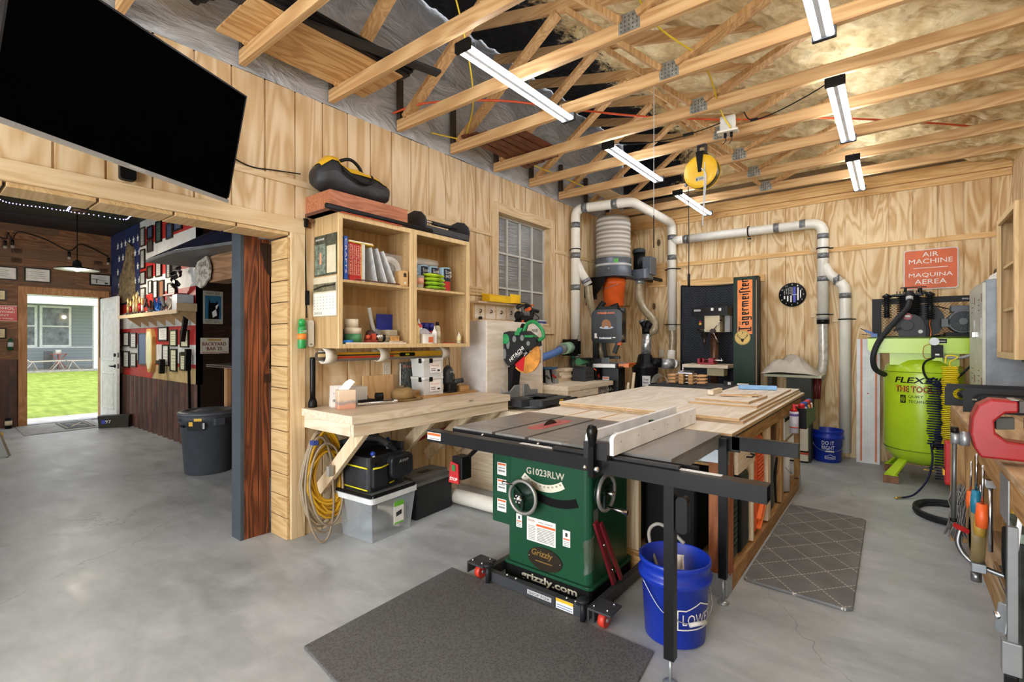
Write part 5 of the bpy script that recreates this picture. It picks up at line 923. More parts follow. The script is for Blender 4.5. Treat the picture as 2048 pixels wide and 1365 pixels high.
S('clear_bag', 'clear plastic parts bag hanging behind the red push sticks', 'bag', MB(clear('clear_bag2', (150, 150, 146), .2, .4)).grid(lambda u, v: (-1.205+.01*math.sin(u*PI), 2.10+.10*u+.02*noise.noise(Vector((u*5, v*5, 0))), .19+.17*v), 8, 8).grid(lambda u, v: (-1.20, 2.19+.05*u, .42+.07*v), 4, 4))
# ================================================================ OUTFEED TABLE
TX0, TX1, TY0_, TY1 = -1.95, -.665, 2.69, 5.25
T('outfeed_table', 'large plywood-topped outfeed table on a lumber frame behind the saw', 'table', (-1.3, 3.9, 0))
p('tabletop', MB(BIRCH).box(TX0, TX1, TY0_, TY1, .848, .868).m(EDGE).box(TX0+.0, TX1+.0006, TY0_-.0006, TY1, .850, .866).m(C(30, 30, 30, .6)).box(TX0+.02, TX1-.002, TY0_+.02, TY1-.02, .838, .847).m(C(200, 160, 110, .6)).box(-1.668, -1.645, TY0_, 3.0, .8681, .8686).box(-1.452, -1.429, TY0_, 3.0, .8681, .8686), world=True)
fr = MB(OLDLUM).box(TX1-.058, TX1-.02, TY0_+.02, TY1-.03, .75, .838).box(TX0+.02, TX0+.058, TY0_+.02, TY1-.03, .75, .838).m(TRIMX).box(TX0+.058, TX1-.058, TY0_+.02, TY0_+.058, .75, .838).box(TX0+.058, TX1-.058, TY1-.07, TY1-.03, .75, .838)
p('top_frame', fr, world=True, bevel=.002)
fr = MB(OLDLUM).box(TX1-.063, TX1-.025, TY0_+.0, TY1-.03, .0, .088).box(TX0+.02, TX0+.058, TY0_+.0, TY1-.03, 0, .088).m(TRIMX).box(TX0+.058, TX1-.063, TY0_+.0, TY0_+.038, 0, .088).box(TX0+.058, TX1-.063, 3.9, 3.938, 0, .088).m(C(196, 164, 120, .7)).box(TX0+.03, TX1-.064, TY0_+.038, TY1-.03, .0885, .10)
fr.m(GALV).box(TX1-.0248, TX1-.0235, TY0_, TY0_+.10, .0, .12).box(TX1-.13, TX1-.025, TY0_-.0015, TY0_-.0002, 0, .12).box(TX1-.0248, TX1-.0235, TY1-.13, TY1-.03, 0, .12)
p('bottom_frame', fr, world=True, bevel=.001)
for (x, y, mt, w) in ((TX1-.063, TY0_+.04, REDPOST, .04), (TX1-.13, TY0_+.042, REDPOST, .06), (TX1-.063, 3.74, PALEZ, .038), (TX1-.063, 4.24, OLDLUMZ, .038), (TX1-.063, 5.10, OLDLUMZ, .038), (TX0+.02, TY0_+.04, OLDLUMZ, .04), (TX0+.02, 3.9, OLDLUMZ, .04), (TX0+.02, 5.15, OLDLUMZ, .04), (-1.30, TY0_+.05, PALEZ, .10)):
    p('leg', MB(mt).box(x, x+max(.038, w), y, y+.088 if w < .09 else y+.038, .1005, .75), world=True, bevel=.002)
p('drawer_front', MB(PALE).box(TX1-.024, TX1-.004, 2.83, 3.24, .62, .748), world=True, bevel=.002)
p('drawer_pull', MB(BLACK).tube([(TX1-.004, 3.02, .685), (TX1+.022, 3.03, .685), (TX1+.022, 3.11, .685), (TX1-.004, 3.12, .685)], .005, 8), world=True)
p('inner_divider', MB(PALEZ).box(-1.25, TX1-.03, 3.31, 3.34, .1005, .74).m(OLDLUMZ).box(-1.25, TX1-.07, 4.34, 4.36, .1005, .74).m(C(90, 66, 44, .7)).box(-1.262, -1.252, TY0_+.2, 5.1, .1005, .74), world=True)
p('corner_bracket', MB(GALV).box(TX1-.16, TX1-.0188, TY0_+.0185, TY0_+.0197, .70, .845), world=True)
def sheet(name, label, x0, x1, y0_, y1_, z, th, rz=0, cat='plywood', mt=None):
    c = ((x0+x1)/2, (y0_+y1_)/2); w, l = (x1-x0)/2, (y1_-y0_)/2
    m = MB(mt or BIRCH).box(-w, w, -l, l, .0006, th).m(EDGE).box(-w-.0004, w+.0004, -l-.0004, l+.0004, .002, th-.0022)
    return S(name, label, cat, m, loc=(c[0], c[1], z), rz=rz)
sheet('plywood_sheet', 'lower of the two big plywood sheets on the outfeed table', -1.935, -.69, 3.03, 5.2, .8686, .018)
sheet('plywood_sheet', 'upper of the two big plywood sheets on the outfeed table', -1.93, -.70, 3.01, 5.19, .8872, .018, -.004)
sheet('plywood_offcut', 'large plywood panel on the right side of the stacked sheets', -1.165, -.72, 3.50, 4.95, .9058, .018, .012)
sheet('plywood_offcut', 'smaller plywood panel lying on the large right side panel', -1.12, -.76, 3.55, 4.05, .9244, .018, -.04)
sheet('thin_plywood', 'thin pale panel on top of the small plywood panel', -1.13, -.83, 3.80, 4.15, .9428, .006, .12)
S('wood_wedge', 'short thick wedge offcut lying on the thin panel', 'offcut', MB(PALE).prism([(-1.10, 3.76, .9495), (-1.06, 3.76, .9495), (-1.06, 4.0, .9495), (-1.09, 4.0, .9495)], (0, 0, .035)), bevel=.001)
S('thin_sliver', 'thin strip offcut lying across the thin panel', 'offcut', MB(wood('tan_strip', (190, 150, 104), (206, 168, 122), (220, 186, 144), 'x', 1)).prism([(-1.0, 3.74, .9495), (-.78, 3.86, .9495), (-.76, 3.92, .9495), (-.84, 3.93, .9495), (-1.02, 3.78, .9495)], (0, 0, .006)))
# stored below the table, seen from the right side
S('green_tool_case', 'dark green ribbed plastic case standing under the outfeed table', 'case', MB(C(28, 52, 46, .4)).rbox(-.82, -.71, 2.82, 2.99, .1003, .50, .04, axis='y').m(C(36, 64, 56, .4)).box(-.708, -.704, 2.86, 2.95, .2, .2).box(-.712, -.703, 2.84, 2.97, .22, .228).box(-.712, -.703, 2.84, 2.97, .25, .258).box(-.712, -.703, 2.84, 2.97, .28, .288).box(-.712, -.703, 2.84, 2.97, .31, .318).box(-.712, -.703, 2.84, 2.97, .34, .348).box(-.712, -.703, 2.84, 2.97, .37, .378).box(-.712, -.703, 2.84, 2.97, .40, .408), bevel=.004)
S('black_tool_case', 'black plastic case standing behind the green one under the table', 'case', MB(C(20, 21, 23, .4)).rbox(-.84, -.70, 3.05, 3.22, .1003, .58, .04, axis='y'), bevel=.006)
S('shade_block', 'large black block added to darken the void under the near end of the table', 'case', MB(C(14, 14, 15, .6)).rbox(-1.9, -1.32, 2.84, 3.4, .1003, .62, .03), bevel=.008)  # added black block, stands in for the shade under the near end
S('shade_block', 'black block added to darken the void behind the pale post under the table', 'case', MB(C(16, 16, 18, .6)).rbox(-1.22, -.90, 2.86, 3.25, .1003, .66, .03), bevel=.008)  # second added block, deepens the shade behind the post
S('white_carton', 'white carton with a dark logo on a ledge under the near corner of the table', 'box', MB(C(206, 214, 210, .5)).box(-1.15, -.80, 2.80, 2.98, .675, .735).m(DGREY).text("LOWE'S", (-.98, 2.7998, .69), (1, 0, 0), (0, 0, 1), .11, .028).m(OLDLUM).box(-1.25, -.80, 2.78, 3.0, .661, .6745)) 
S('paper_tube', 'white cardboard tube poking out under the drawer', 'tube', MB(C(226, 220, 206, .6)).cyl((-1.1, 2.86, .52), (-.705, 2.86, .52), .033, n=20))
m = MB(C(226, 92, 36, .45)); m.rbox(-1.1, -.70, 3.42, 3.66, .1003, .72, .05, axis='y')
for k in range(12): m.box(-.70, -.692, 3.45, 3.63, .38+.025*k, .39+.025*k)
m.m(C(236, 116, 50, .45)).beam((-.69, 3.44, .14), (-.69, 3.66, .30), .02, .03, (1, 0, 0)).beam((-.69, 3.44, .2), (-.69, 3.66, .36), .02, .03, (1, 0, 0))
S('orange_tool_case', 'bright orange ribbed plastic case standing under the table', 'case', m, bevel=.004)
S('dark_tool_case', 'grey black power tool case with a yellow tag under the table', 'case', MB(C(54, 52, 54, .45)).rbox(-1.1, -.70, 3.86, 3.99, .1003, .56, .05, axis='y').m(YEL).box(-.71, -.702, 3.88, 3.92, .28, .40).m(RED).box(-.71, -.704, 3.94, 3.98, .16, .3), bevel=.006)
S('grey_tool_bag', 'grey patterned bag standing behind the dark tool case under the table', 'bag', MB(C(120, 104, 104, .6, 0, .3, 16)).rbox(-1.1, -.72, 4.03, 4.22, .1003, .50, .05, axis='y').m(BLACK).tube(bez([(-.71, 4.03, .3), (-.69, 4.06, .48), (-.71, 4.1, .3), (-.70, 4.08, .14)]), .008, 6), bevel=.01)
S('white_carton', 'white carton with a black stripe high under the table', 'box', MB(C(222, 220, 214, .5)).box(-1.05, -.69, 4.38, 4.8, .56, .73).m(BLACK).box(-.6899, -.689, 4.38, 4.8, .70, .73))
S('shelf_board', 'short shelf board carrying the white carton under the table', 'shelf', MB(OLDLUM).box(-1.25, -.69, 4.365, 5.09, .54, .5595))
T('paint_can', 'large white paint can under the far end of the table', 'paint can', (-.76, 4.62, .1003))
p('can', MB(C(206, 206, 202, .4)).cyl((0, 0, 0), (0, 0, .30), .07, n=28).m(GALV).torus((0, 0, .30), .069, .005))
p('bail', MB(DGREY).tube(bez([(.0, -.072, .26), (.075, -.03, .16), (.075, .03, .15), (0, .072, .26)]), .002, 5))
S('blue_can', 'small dark blue can on the white paint can', 'can', MB(C(30, 50, 130, .4)).cyl((-.77, 4.62, .4065), (-.77, 4.62, .52), .05, n=24))
# spray can tray on the table corner
T('can_tray', 'black and green tray of spray cans fixed to the table side', 'tray', (-.622, 4.68, .617))
p('tray', MB(C(20, 20, 22, .5)).box(-.04, .045, 0, .006, 0, .17).box(-.04, .045, 0, .58, 0, .006).m(C(52, 84, 52, .5)).prism([(.041, .006, .006), (.041, .58, .006), (.041, .58, .12), (.041, .006, .17)], (.004, 0, 0)).m(BLK2).box(-.04, -.036, .006, .58, .006, .14).box(-.04, .045, .576, .58, .006, .12))
cols = [((200, 40, 44), (226, 226, 230)), ((226, 226, 226), (40, 70, 160)), ((60, 90, 170), (230, 230, 230)), ((226, 180, 60), (200, 60, 50)), ((190, 50, 46), (230, 226, 210)), ((230, 230, 226), (60, 90, 150))]
nm = ['red capped spray can, nearest in the side tray', 'white spray can with a blue band, second in the side tray', 'blue spray can with a white cap, third in the side tray', 'yellow banded spray can, fourth in the side tray', 'red spray can, fifth in the side tray', 'white spray can, farthest in the side tray']
for i in range(6):
    x = -.620; y = 4.735+.088*i; b, c = cols[i]
    T('spray_can', nm[i], 'spray can', (x, y, .6235), 'spray cans in the side tray')
    p('can', MB(C(*b, .35)).lathe((0, 0, 0), [(.030, 0), (.031, .01), (.031, .15), (.022, .168)], 20).m(C(*c, .35)).lathe((0, 0, 0), [(.0314, .04), (.0314, .10)], 20))
    p('cap', MB(C(*(c if i % 2 else b), .35)).lathe((0, 0, 0), [(.024, .165), (.024, .195), (1e-5, .2)], 18))
T('spray_can', 'white and purple label spray can hung on the table side before the tray', 'spray can', (-.630, 4.42, .62))
p('can', MB(C(206, 206, 222, .35)).cyl((0, 0, 0), (0, 0, .17), .032, n=24).m(C(110, 90, 160, .4)).lathe((0, 0, 0), [(.0325, .135), (.0325, .155)], 20).m(C(200, 80, 60, .4)).lathe((0, 0, 0), [(.0325, .04), (.0325, .05)], 20))
p('nozzle', MB(C(190, 30, 34, .4)).lathe((0, 0, .17), [(.028, 0), (.02, .02), (.012, .03), (.01, .055), (1e-5, .06)], 16).cbox((.01, 0, .22), (.04, .014, .014)))
# mats and buckets
n = NT('pebbled_rubber'); v = n.coord(); vo = n.add('ShaderNodeTexVoronoi'); n.lk(v, vo.inputs['Vector']); vo.inputs['Scale'].default_value = 95
k1 = n.ramp(vo.outputs['Distance'], [(.15, (58, 59, 61)), (.6, (94, 95, 97))]); n.color(n.mix(n.math('MULTIPLY', n.noise(v, 5, 4, .6), .35), k1, (104, 102, 98))); n.set(.6); n.bump(vo.outputs['Distance'], -.8, .006)
S('rubber_mat', 'dark pebbled rubber mat on the floor before the table saw', 'mat', MB(n.m).prism([(-2.038, 1.108, .0005), (-.70, .95, .0005), (-.817, 2.027, .0005), (-2.06, 2.04, .0005)], (0, 0, .012)).m(C(40, 40, 40, .6)), bevel=.005)
n = NT('diamond_anti_fatigue'); v = n.coord(); sp = n.add('ShaderNodeSeparateXYZ'); n.lk(v, sp.inputs[0])
def dline(sg):
    q = n.math('ADD', n.math('MULTIPLY', sp.outputs[0], 4.6), n.math('MULTIPLY', sp.outputs[1], sg*4.6*.82)); fr = n.math('ABSOLUTE', n.math('SUBTRACT', n.math('FRACT', q), .5)); return n.math('GREATER_THAN', fr, .482)
dash = n.math('GREATER_THAN', n.math('FRACT', n.math('MULTIPLY', sp.outputs[1], 55)), .4)
ln = n.math('MULTIPLY', n.math('MAXIMUM', dline(1), dline(-1)), dash); n.color(n.mix(ln, n.ramp(n.noise(v, 6, 5), [(.3, (98, 99, 100)), (.7, (120, 121, 121))]), (206, 200, 190))); n.set(.6)
S('rubber_mat', 'grey diamond-stitched mat on the floor right of the outfeed table', 'mat', MB(n.m).prism([(-.672, 2.97, .0005), (-.655, 2.955, .0005), (-.195, 2.93, .0005), (-.165, 2.96, .0005), (-.17, 4.47, .0005), (-.19, 4.5, .0005), (-.66, 4.54, .0005), (-.672, 4.52, .0005)], (0, 0, .016)), bevel=.005)
BB = C(20, 52, 168, .3, 0, .04, 6)
def bucket(loc, label, rz, sc_, txt):
    T('bucket', label, 'bucket', loc, rz=rz)
    m = MB(BB).lathe((0, 0, 0), [(.12*sc_, 0), (.13*sc_, .006), (.145*sc_, .26*sc_), (.158*sc_, .265*sc_), (.160*sc_, .29*sc_), (.148*sc_, .295*sc_), (.15*sc_, .33*sc_), (.156*sc_, .335*sc_), (.156*sc_, .352*sc_), (.15*sc_, .356*sc_), (.146*sc_, .352*sc_), (.122*sc_, .012), (1e-5, .012)], 40)
    b = p('pail', m)
    h = MB(GALV).tube(bez([(0, -.165*sc_, .27*sc_), (.10*sc_, -.12*sc_, .16*sc_), (.165*sc_, 0, .13*sc_), (.10*sc_, .12*sc_, .16*sc_), (0, .165*sc_, .27*sc_)], 8), .0025, 6).m(C(214, 214, 210, .4)).cyl((.163*sc_, -.04, .132*sc_), (.163*sc_, .04, .132*sc_), .009)
    p('handle', h); return b
bk = bucket((-.80, 2.23, 0), 'big blue bucket with debris beside the table saw leg', -.62, 1.02, '')
def wraptext(mb, t, r, z, h, w, a0):
    """text bent around a cylinder of radius r centred at the origin"""
    k = len(mb.v); mb.text(t, (0, 0, 0), (1, 0, 0), (0, 1, 0), w, h)
    for i in range(k, len(mb.v)):
        x, y, _ = mb.v[i]; rr = r+.12*0; a = a0+x/r; q = rr+.0009+.058*(z+y-.1)*.0; mb.v[i] = Vector((q*math.cos(a), q*math.sin(a), z+y))
    return mb
m = MB(WHITE)
def wr(rfun, poly, a0, n_=1):
    o = m.pv([(rfun(z)*math.cos(a0+x/.14), rfun(z)*math.sin(a0+x/.14), z) for x, z in poly]); m.pf([tuple(range(len(poly)))], o)
rf = lambda z: (.1325+.0585*z)*1.0+.0012
k0 = len(m.v); wraptext(m, "LOWE'S", .1425, .115, .05, .16, -.38)
def rail_(pts, a0, w=.006):
    for (x0, z0), (x1, z1) in zip(pts, pts[1:]):
        if abs(x1-x0) > abs(z1-z0):
            N = max(1, int(abs(x1-x0)/.02))
            for i in range(N):
                xa, xb = x0+(x1-x0)*i/N, x0+(x1-x0)*(i+1)/N; za, zb = z0+(z1-z0)*i/N, z0+(z1-z0)*(i+1)/N; wr(rf, [(xa, za-w/2), (xb, zb-w/2), (xb, zb+w/2), (xa, za+w/2)], a0)
        else: wr(rf, [(x0-w/2, min(z0, z1)-w/2), (x0+w/2, min(z0, z1)-w/2), (x0+w/2, max(z0, z1)+w/2), (x0-w/2, max(z0, z1)+w/2)], a0)
rail_([(-.02, .095), (.18, .095), (.18, .18), (.145, .18), (.08, .21), (.015, .18), (-.02, .18), (-.02, .095)], -.38)
for i in range(k0, len(m.v)):
    v_ = m.v[i]; a = math.atan2(v_[1], v_[0]); q = rf(v_[2])*1.02+.0006; m.v[i] = Vector((q*math.cos(a), q*math.sin(a), v_[2]))
p('store_logo', m, sub=bk)
S('bucket_debris', 'sawdust, a crumpled paper towel and dark scraps filling the big blue bucket', 'debris', MB(C(70, 52, 44, .9, 0, .5, 25)).lathe((-.80, 2.23, 0), [(1e-5, .24), (.08, .25), (.13, .235)], 24).m(C(226, 216, 200, .8)).grid(lambda u, v: (-.82+.05*u+.02*noise.noise(Vector((u*4, v*4, 5))), 2.24+.03*u, .245+.11*v), 6, 6).m(C(150, 60, 44, .8)).cbox((-.78, 2.20, .26), (.12, .05, .015), .4), kind='stuff')
S('loose_hose_end', 'pale curved hose handle leaning over the rim of the big blue bucket', 'hose', MB(C(150, 146, 140, .4)).tube(bez([(-.90, 2.28, .25), (-.97, 2.34, .38), (-.94, 2.37, .43), (-.87, 2.36, .42), (-.80, 2.36, .37)], 8), .009, 8))
bk = bucket((-.60, 6.52, 0), 'blue DO IT RIGHT bucket standing by the back wall', -1.35, 1.0, '')
m = MB(WHITE); wraptext(m, 'DO IT', .142, .20, .042, .115, -.5); wraptext(m, 'RIGHT', .142, .148, .042, .12, -.5)
rail_([(.03, .045), (.13, .045), (.13, .075), (.11, .075), (.08, .095), (.05, .075), (.03, .075), (.03, .045)], -.5, .004)
for i in range(len(m.v)):
    v_ = m.v[i]; a = math.atan2(v_[1], v_[0]); q = rf(v_[2])+.0006; m.v[i] = Vector((q*math.cos(a), q*math.sin(a), v_[2]))
k1_ = len(m.v); wraptext(m, "LOWE'S", .142, .052, .016, .085, -.24)
for i in range(k1_, len(m.v)):
    v_ = m.v[i]; a = math.atan2(v_[1], v_[0]); q = rf(v_[2])+.0006; m.v[i] = Vector((q*math.cos(a), q*math.sin(a), v_[2]))
p('slogan', m, sub=bk)
# ================================================================ BACK WALL: DUST PIPES
def elbow(c, a, b, r=.11, n=8):
    """rounded corner points from direction a to direction b about corner c"""
    c = Vector(c); a = Vector(a).normalized(); b = Vector(b).normalized(); out = []
    for k in range(n+1):
        t = k/n; out.append(tuple((c-a*r)*(1-t)**2+c*2*t*(1-t)+(c+b*r)*t*t))
    return out
PR = .057
T('dust_pipe', 'white pvc dust duct rising by the window and dropping down the back wall', 'duct', (-3.15, 5.285, 1.05))
path = [(-3.15, 5.285, 1.05), (-3.15, 5.285, 2.86)]+elbow((-3.15, 5.285, 3.005), (0, 0, 1), (1, .12, 0))+elbow((-2.455, 5.40, 3.005), (1, .12, 0), (0, 1, 0))+elbow((-2.46, 6.75, 3.005), (0, 1, 0), (0, 0, -1))+[(-2.46, 6.75, 1.50)]
p('pipe', MB(PVC).tube(path, PR, 20), world=True)
for c, d in (((-3.15, 5.285, 2.80), 'z'), ((-3.15, 5.285, 2.42), 'z'), ((-3.15, 5.285, 2.02), 'z'), ((-3.15, 5.285, 1.14), 'z'), ((-2.46, 6.75, 2.80), 'z'), ((-2.46, 6.75, 2.52), 'z'), ((-3.02, 5.30, 3.005), 'x'), ((-2.65, 5.37, 3.005), 'x')):
    c = Vector(c); e = Vector((0, 0, .035)) if d == 'z' else Vector((.035, .004, 0)); p('tape_band', MB(TAPE).cyl(tuple(c-e), tuple(c+e), PR+.003, n=24), world=True, label='silver tape band')
for c in ((-3.15, 5.285, 2.50), (-3.15, 5.285, 1.32), (-2.46, 6.75, 2.36), (-2.46, 6.75, 1.58)):
    q = Vector(c); p('pipe_strap', MB(BLACK).torus(c, PR+.006, .007, 'z', 24, 6).cbox((c[0]-(.07 if c[0] < -3 else .09), c[1]+(.0 if c[0] < -3 else .03), c[2]), (.05, .02, .012)).cbox((c[0]+(.0 if c[0] < -3 else .09), c[1]+.02, c[2]), (.05, .02, .012)), world=True)
p('wye_branch', MB(PVC).tube([(-3.15, 5.285, 2.36), (-3.10, 5.33, 2.22), (-3.03, 5.40, 2.06)], PR*.96, 18).m(TAPE).cyl((-3.06, 5.37, 2.13), (-3.045, 5.385, 2.09), PR+.004, n=20), world=True)
p('tee_branch', MB(PVC).cyl((-2.46, 6.75, 2.755), (-2.30, 6.75, 2.755), PR, n=20).m(TAPE).cyl((-2.28, 6.75, 2.755), (-2.24, 6.75, 2.755), PR+.003, n=20), world=True)
def flex(name, label, pts, r, col, n=8, name2=None, pitch=.02):
    P = bez(pts, n); L = 0; Q = [P[0]]; step = pitch/2; acc = 0
    for a, b in zip(P, P[1:]):
        d = (b-a).length; k = 0
        while acc+step <= L+d: acc += step; Q.append(a+(b-a)*((acc-L)/d))
        L += d
    return S(name, label, 'flexible hose', MB(col).tube(Q, r, 14, rf=lambda k: r if k % 2 else r*.9))
CLR = C(150, 136, 110, .3, .1, .12, 20); CLR2 = C(196, 192, 180, .25, .2, .12, 20)
flex('flexible_hose', 'ribbed clear hose from the wye down behind the band saw', [(-3.03, 5.40, 2.05), (-3.03, 5.44, 1.85), (-3.0, 5.55, 1.6), (-2.97, 5.72, 1.35), (-2.94, 5.75, 1.1)], .052, CLR)
T('hose_support', 'white duct elbow piece joining the ceiling duct to the red black saw', 'duct', (0, 0, 0)) if 0 else None
T('dust_pipe', 'white pvc duct running along the back wall and down behind the tarp table', 'duct', (-1.5, 6.75, 1.6))
path = [(-2.22, 6.75, 2.755)]+elbow((-.665, 6.75, 2.745), (1, 0, 0), (0, 0, -1), .13)+[(-.665, 6.75, 1.62)]
p('pipe', MB(PVC).tube(path, PR, 20), world=True)
p('wye_branch', MB(PVC).tube([(-.665, 6.75, 2.25), (-.60, 6.75, 2.13), (-.50, 6.75, 2.03)], PR*.97, 18), world=True)
p('drop_pipe', MB(PVC).tube([(-.50, 6.75, 2.03), (-.455, 6.75, 1.97), (-.45, 6.75, 1.9), (-.45, 6.75, .07)], PR, 20), world=True)
for c, d in (((-1.15, 6.75, 2.75), 'x'), ((-.87, 6.75, 2.75), 'x'), ((-.665, 6.75, 2.58), 'z'), ((-.665, 6.75, 2.35), 'z'), ((-.53, 6.75, 2.06), 'x'), ((-.45, 6.75, 1.87), 'z'), ((-.665, 6.75, 2.08), 'z')):
    c = Vector(c); e = Vector((0, 0, .03)) if d == 'z' else Vector((.03, 0, 0)); p('tape_band', MB(TAPE).cyl(tuple(c-e), tuple(c+e), PR+.003, n=24), world=True, label='silver tape band')
for c, ax in (((-1.47, 6.75, 2.75), 'x'), ((-.665, 6.75, 2.44), 'z'), ((-.665, 6.75, 1.66), 'z'), ((-.45, 6.75, 1.60), 'z')):
    p('pipe_strap', MB(BLACK).torus(c, PR+.006, .008, ax, 24, 6).cbox((c[0]+(.08 if ax == 'z' else 0), c[1]+.04, c[2]+(0 if ax == 'z' else -.085)), (.04, .02, .014)).m(TRIM).cbox((c[0]-(.09 if ax == 'z' else 0), c[1]+.085, c[2]-(.0 if ax == 'z' else .09)), (.08, .018, .05)), world=True)
p('reducer', MB(BLACK).cyl((-.665, 6.75, 1.55), (-.665, 6.75, 1.62), .064, n=24).m(GALV).cyl((-.665, 6.75, 1.60), (-.665, 6.75, 1.615), .067, n=24), world=True)
flex('flexible_hose', 'ribbed clear hose curving from the wall duct to under the tarp table', [(-.665, 6.74, 1.56), (-.66, 6.73, 1.3), (-.66, 6.70, 1.08), (-.70, 6.64, .90), (-.82, 6.56, .80)], .052, CLR2)
# dust filter in the corner
FX, FY = -2.965, 5.95
T('dust_filter', 'tall ribbed white filter canister of the dust collector high in the corner', 'dust filter', (FX, FY, 2.19))
P = [(.232, .26)]
n = NT('filter_fabric'); v = n.coord(); sp = n.add('ShaderNodeSeparateXYZ'); n.lk(v, sp.inputs[0]); w_ = n.math('SINE', n.math('MULTIPLY', sp.outputs[2], 110.)); n.color(n.ramp(n.math('ADD', n.math('MULTIPLY', w_, .4), .5), [(.1, (146, 138, 128)), (.9, (208, 202, 190))])); n.set(.7)
p('filter_drum', MB(n.m).lathe((0, 0, 0), [(.225, .25)]+[(.226+.004*math.sin(k*.9), .25+k*.0107) for k in range(50)]+[(.222, .79), (.21, .80), (1e-5, .80)], 40))
for z in (.42, .60): p('band', MB(C(150, 136, 122, .6)).torus((0, 0, z), .228, .004, 'z', 40, 5))
p('metal_ring', MB(C(92, 98, 106, .4, .3, .1)).lathe((0, 0, 0), [(.10, .0), (.262, .0), (.264, .012), (.24, .02), (.238, .24), (.244, .255), (.22, .26)], 44).m(LGREY).lathe((0, 0, 0), [(.2405, .145), (.2405, .175)], 44).m(C(80, 170, 70, .4)).cbox((.142, -.197, .20), (.055, .004, .05), .62))
p('bolt', MB(CHROME).cyl((.06, -.238, .10), (.06, -.245, .10), .012))
T('bucket', 'orange bucket hanging under the dust filter canister', 'bucket', (FX+.02, FY-.02, 1.805))
p('pail', MB(ORANGE).lathe((0, 0, 0), [(.125, 0), (.13, .004), (.146, .285), (.155, .29), (.158, .33), (.15, .335), (.15, .385), (1e-5, .385)], 36))
p('handle', MB(GALV).tube(bez([(-.15, -.04, .31), (-.08, -.145, .24), (.06, -.155, .26), (.15, -.04, .32)], 6), .003, 5))
T('shelf_bracket', 'black steel shelf bracket carrying the dust filter off the left wall', 'bracket', (LW, 5.66, 1.8))
p('bracket', MB(BLACK).box(.002, .02, -.02, .30, .12, .385).prism([(.02, -.01, .375), (.30, -.01, .375), (.30, -.01, .33), (.22, -.01, .20), (.02, -.01, .02)], (0, .01, 0)).box(.02, .45, -.02, .30, .372, .384), bevel=.002)
T('blower', 'grey dust blower with a vertical black motor beside the filter', 'blower', (-2.72, 6.32, 2.19))
p('volute', MB(C(92, 98, 106, .4, .3, .1)).rbox(-.13, .13, -.12, .12, .0, .13, .05).box(.02, .15, -.06, .14, .06, .30), bevel=.006)
p('motor', MB(BLACK).cyl((-.03, -.02, .13), (-.03, -.02, .36), .078, n=28).m(DGREY).lathe((-.03, -.02, .36), [(.086, 0), (.086, .045), (.07, .06), (1e-5, .062)], 28))
p('inlet', MB(GALV).cyl((-.03, 0, -.06), (-.03, 0, 0), .058, n=24))
p('mounting_arm', MB(BLACK).box(-.08, -.04, .12, .49, .01, .05).box(.06, .10, .12, .49, .01, .05))
p('duct_to_filter', MB(DGREY).box(-.20, -.12, -.05, .05, .02, .12))
S('blower_backboard', 'square plywood board on the wall behind the dust blower', 'board', MB(TRIMX).box(-2.86, -2.57, BW-.035, BW-.009, 2.13, 2.47), bevel=.001)
flex('flexible_hose', 'ribbed hose from the blower inlet curving down to the black wye', [(-2.75, 6.30, 2.13), (-2.74, 6.28, 1.95), (-2.66, 6.26, 1.78), (-2.52, 6.24, 1.62), (-2.50, 6.22, 1.50), (-2.56, 6.22, 1.47)], .055, CLR)
T('duct_riser', 'shiny foil-taped duct with a black wye on top of the cyclone', 'duct', (-2.60, 6.2, 1.17))
p('foil_pipe', MB(C(196, 198, 200, .22, .8, .25, 30, .3)).cyl((0, -.03, 0), (0, .0, .27), .068, .062, n=24), bevel=0)
p('wye', MB(BLACK).cyl((0, 0, .27), (0, 0, .36), .062, n=24).tube([(0, 0, .32), (.02, 0, .38), (.05, 0, .43)], .055, 16).tube([(0, 0, .34), (-.04, 0, .40), (-.065, 0, .44)], .04, 14).m(TAPE).cyl((-.06, 0, .43), (-.07, 0, .455), .044, n=18))
T('cyclone_separator', 'black cyclone dust separator drum with a white label', 'cyclone', (-2.57, 6.08, 0))
p('drum', MB(C(22, 22, 24, .35)).lathe((0, 0, 0), [(.15, 0), (.155, .5), (.13, .62), (.17, 1.0), (.175, 1.02), (.11, 1.07), (.09, 1.16), (.075, 1.18), (1e-5, 1.18)], 36))
p('outlet_neck', MB(BLACK).cyl((.06, 0, 1.07), (.20, .04, 1.07), .062, n=24))
p('white_label', MB(WHITE).at((0, 0, 0), 0).cbox((.075, -.142, .84), (.10, .006, .13), .42, 0, .1).m(C(40, 50, 90)).text('The', (.045, -.163, .875), (.9, .43, 0), (0, 0, 1), .03, .018).text('Dust', (.045, -.163, .845), (.9, .43, 0), (0, 0, 1), .06, .026, .002, .02).text('Deputy', (.04, -.165, .805), (.9, .43, 0), (0, 0, 1), .07, .028, .002, .02))
T('dust_elbow', 'silver-taped duct and white elbow joining the cyclone to the wall drop', 'duct', (-2.4, 6.4, 1.05))
p('elbow', MB(PVC).tube(bez([(-2.25, 6.20, 1.055), (-2.30, 6.42, 1.05), (-2.42, 6.62, 1.06), (-2.46, 6.72, 1.14), (-2.46, 6.74, 1.22)], 6), PR, 18), world=True)
p('taped_section', MB(C(176, 178, 178, .3, .6, .2, 30)).cyl((-2.37, 6.12, 1.06), (-2.25, 6.22, 1.055), .066, n=24), world=True)
flex('flexible_hose', 'short ribbed hose linking the back wall drop to the white elbow', [(-2.46, 6.75, 1.52), (-2.45, 6.75, 1.38), (-2.46, 6.745, 1.22)], .05, CLR)
outlet('power_outlet', 'white wall outlet low on the back wall beside the cyclone', (-2.649, BW-.001, 1.173), 'x')
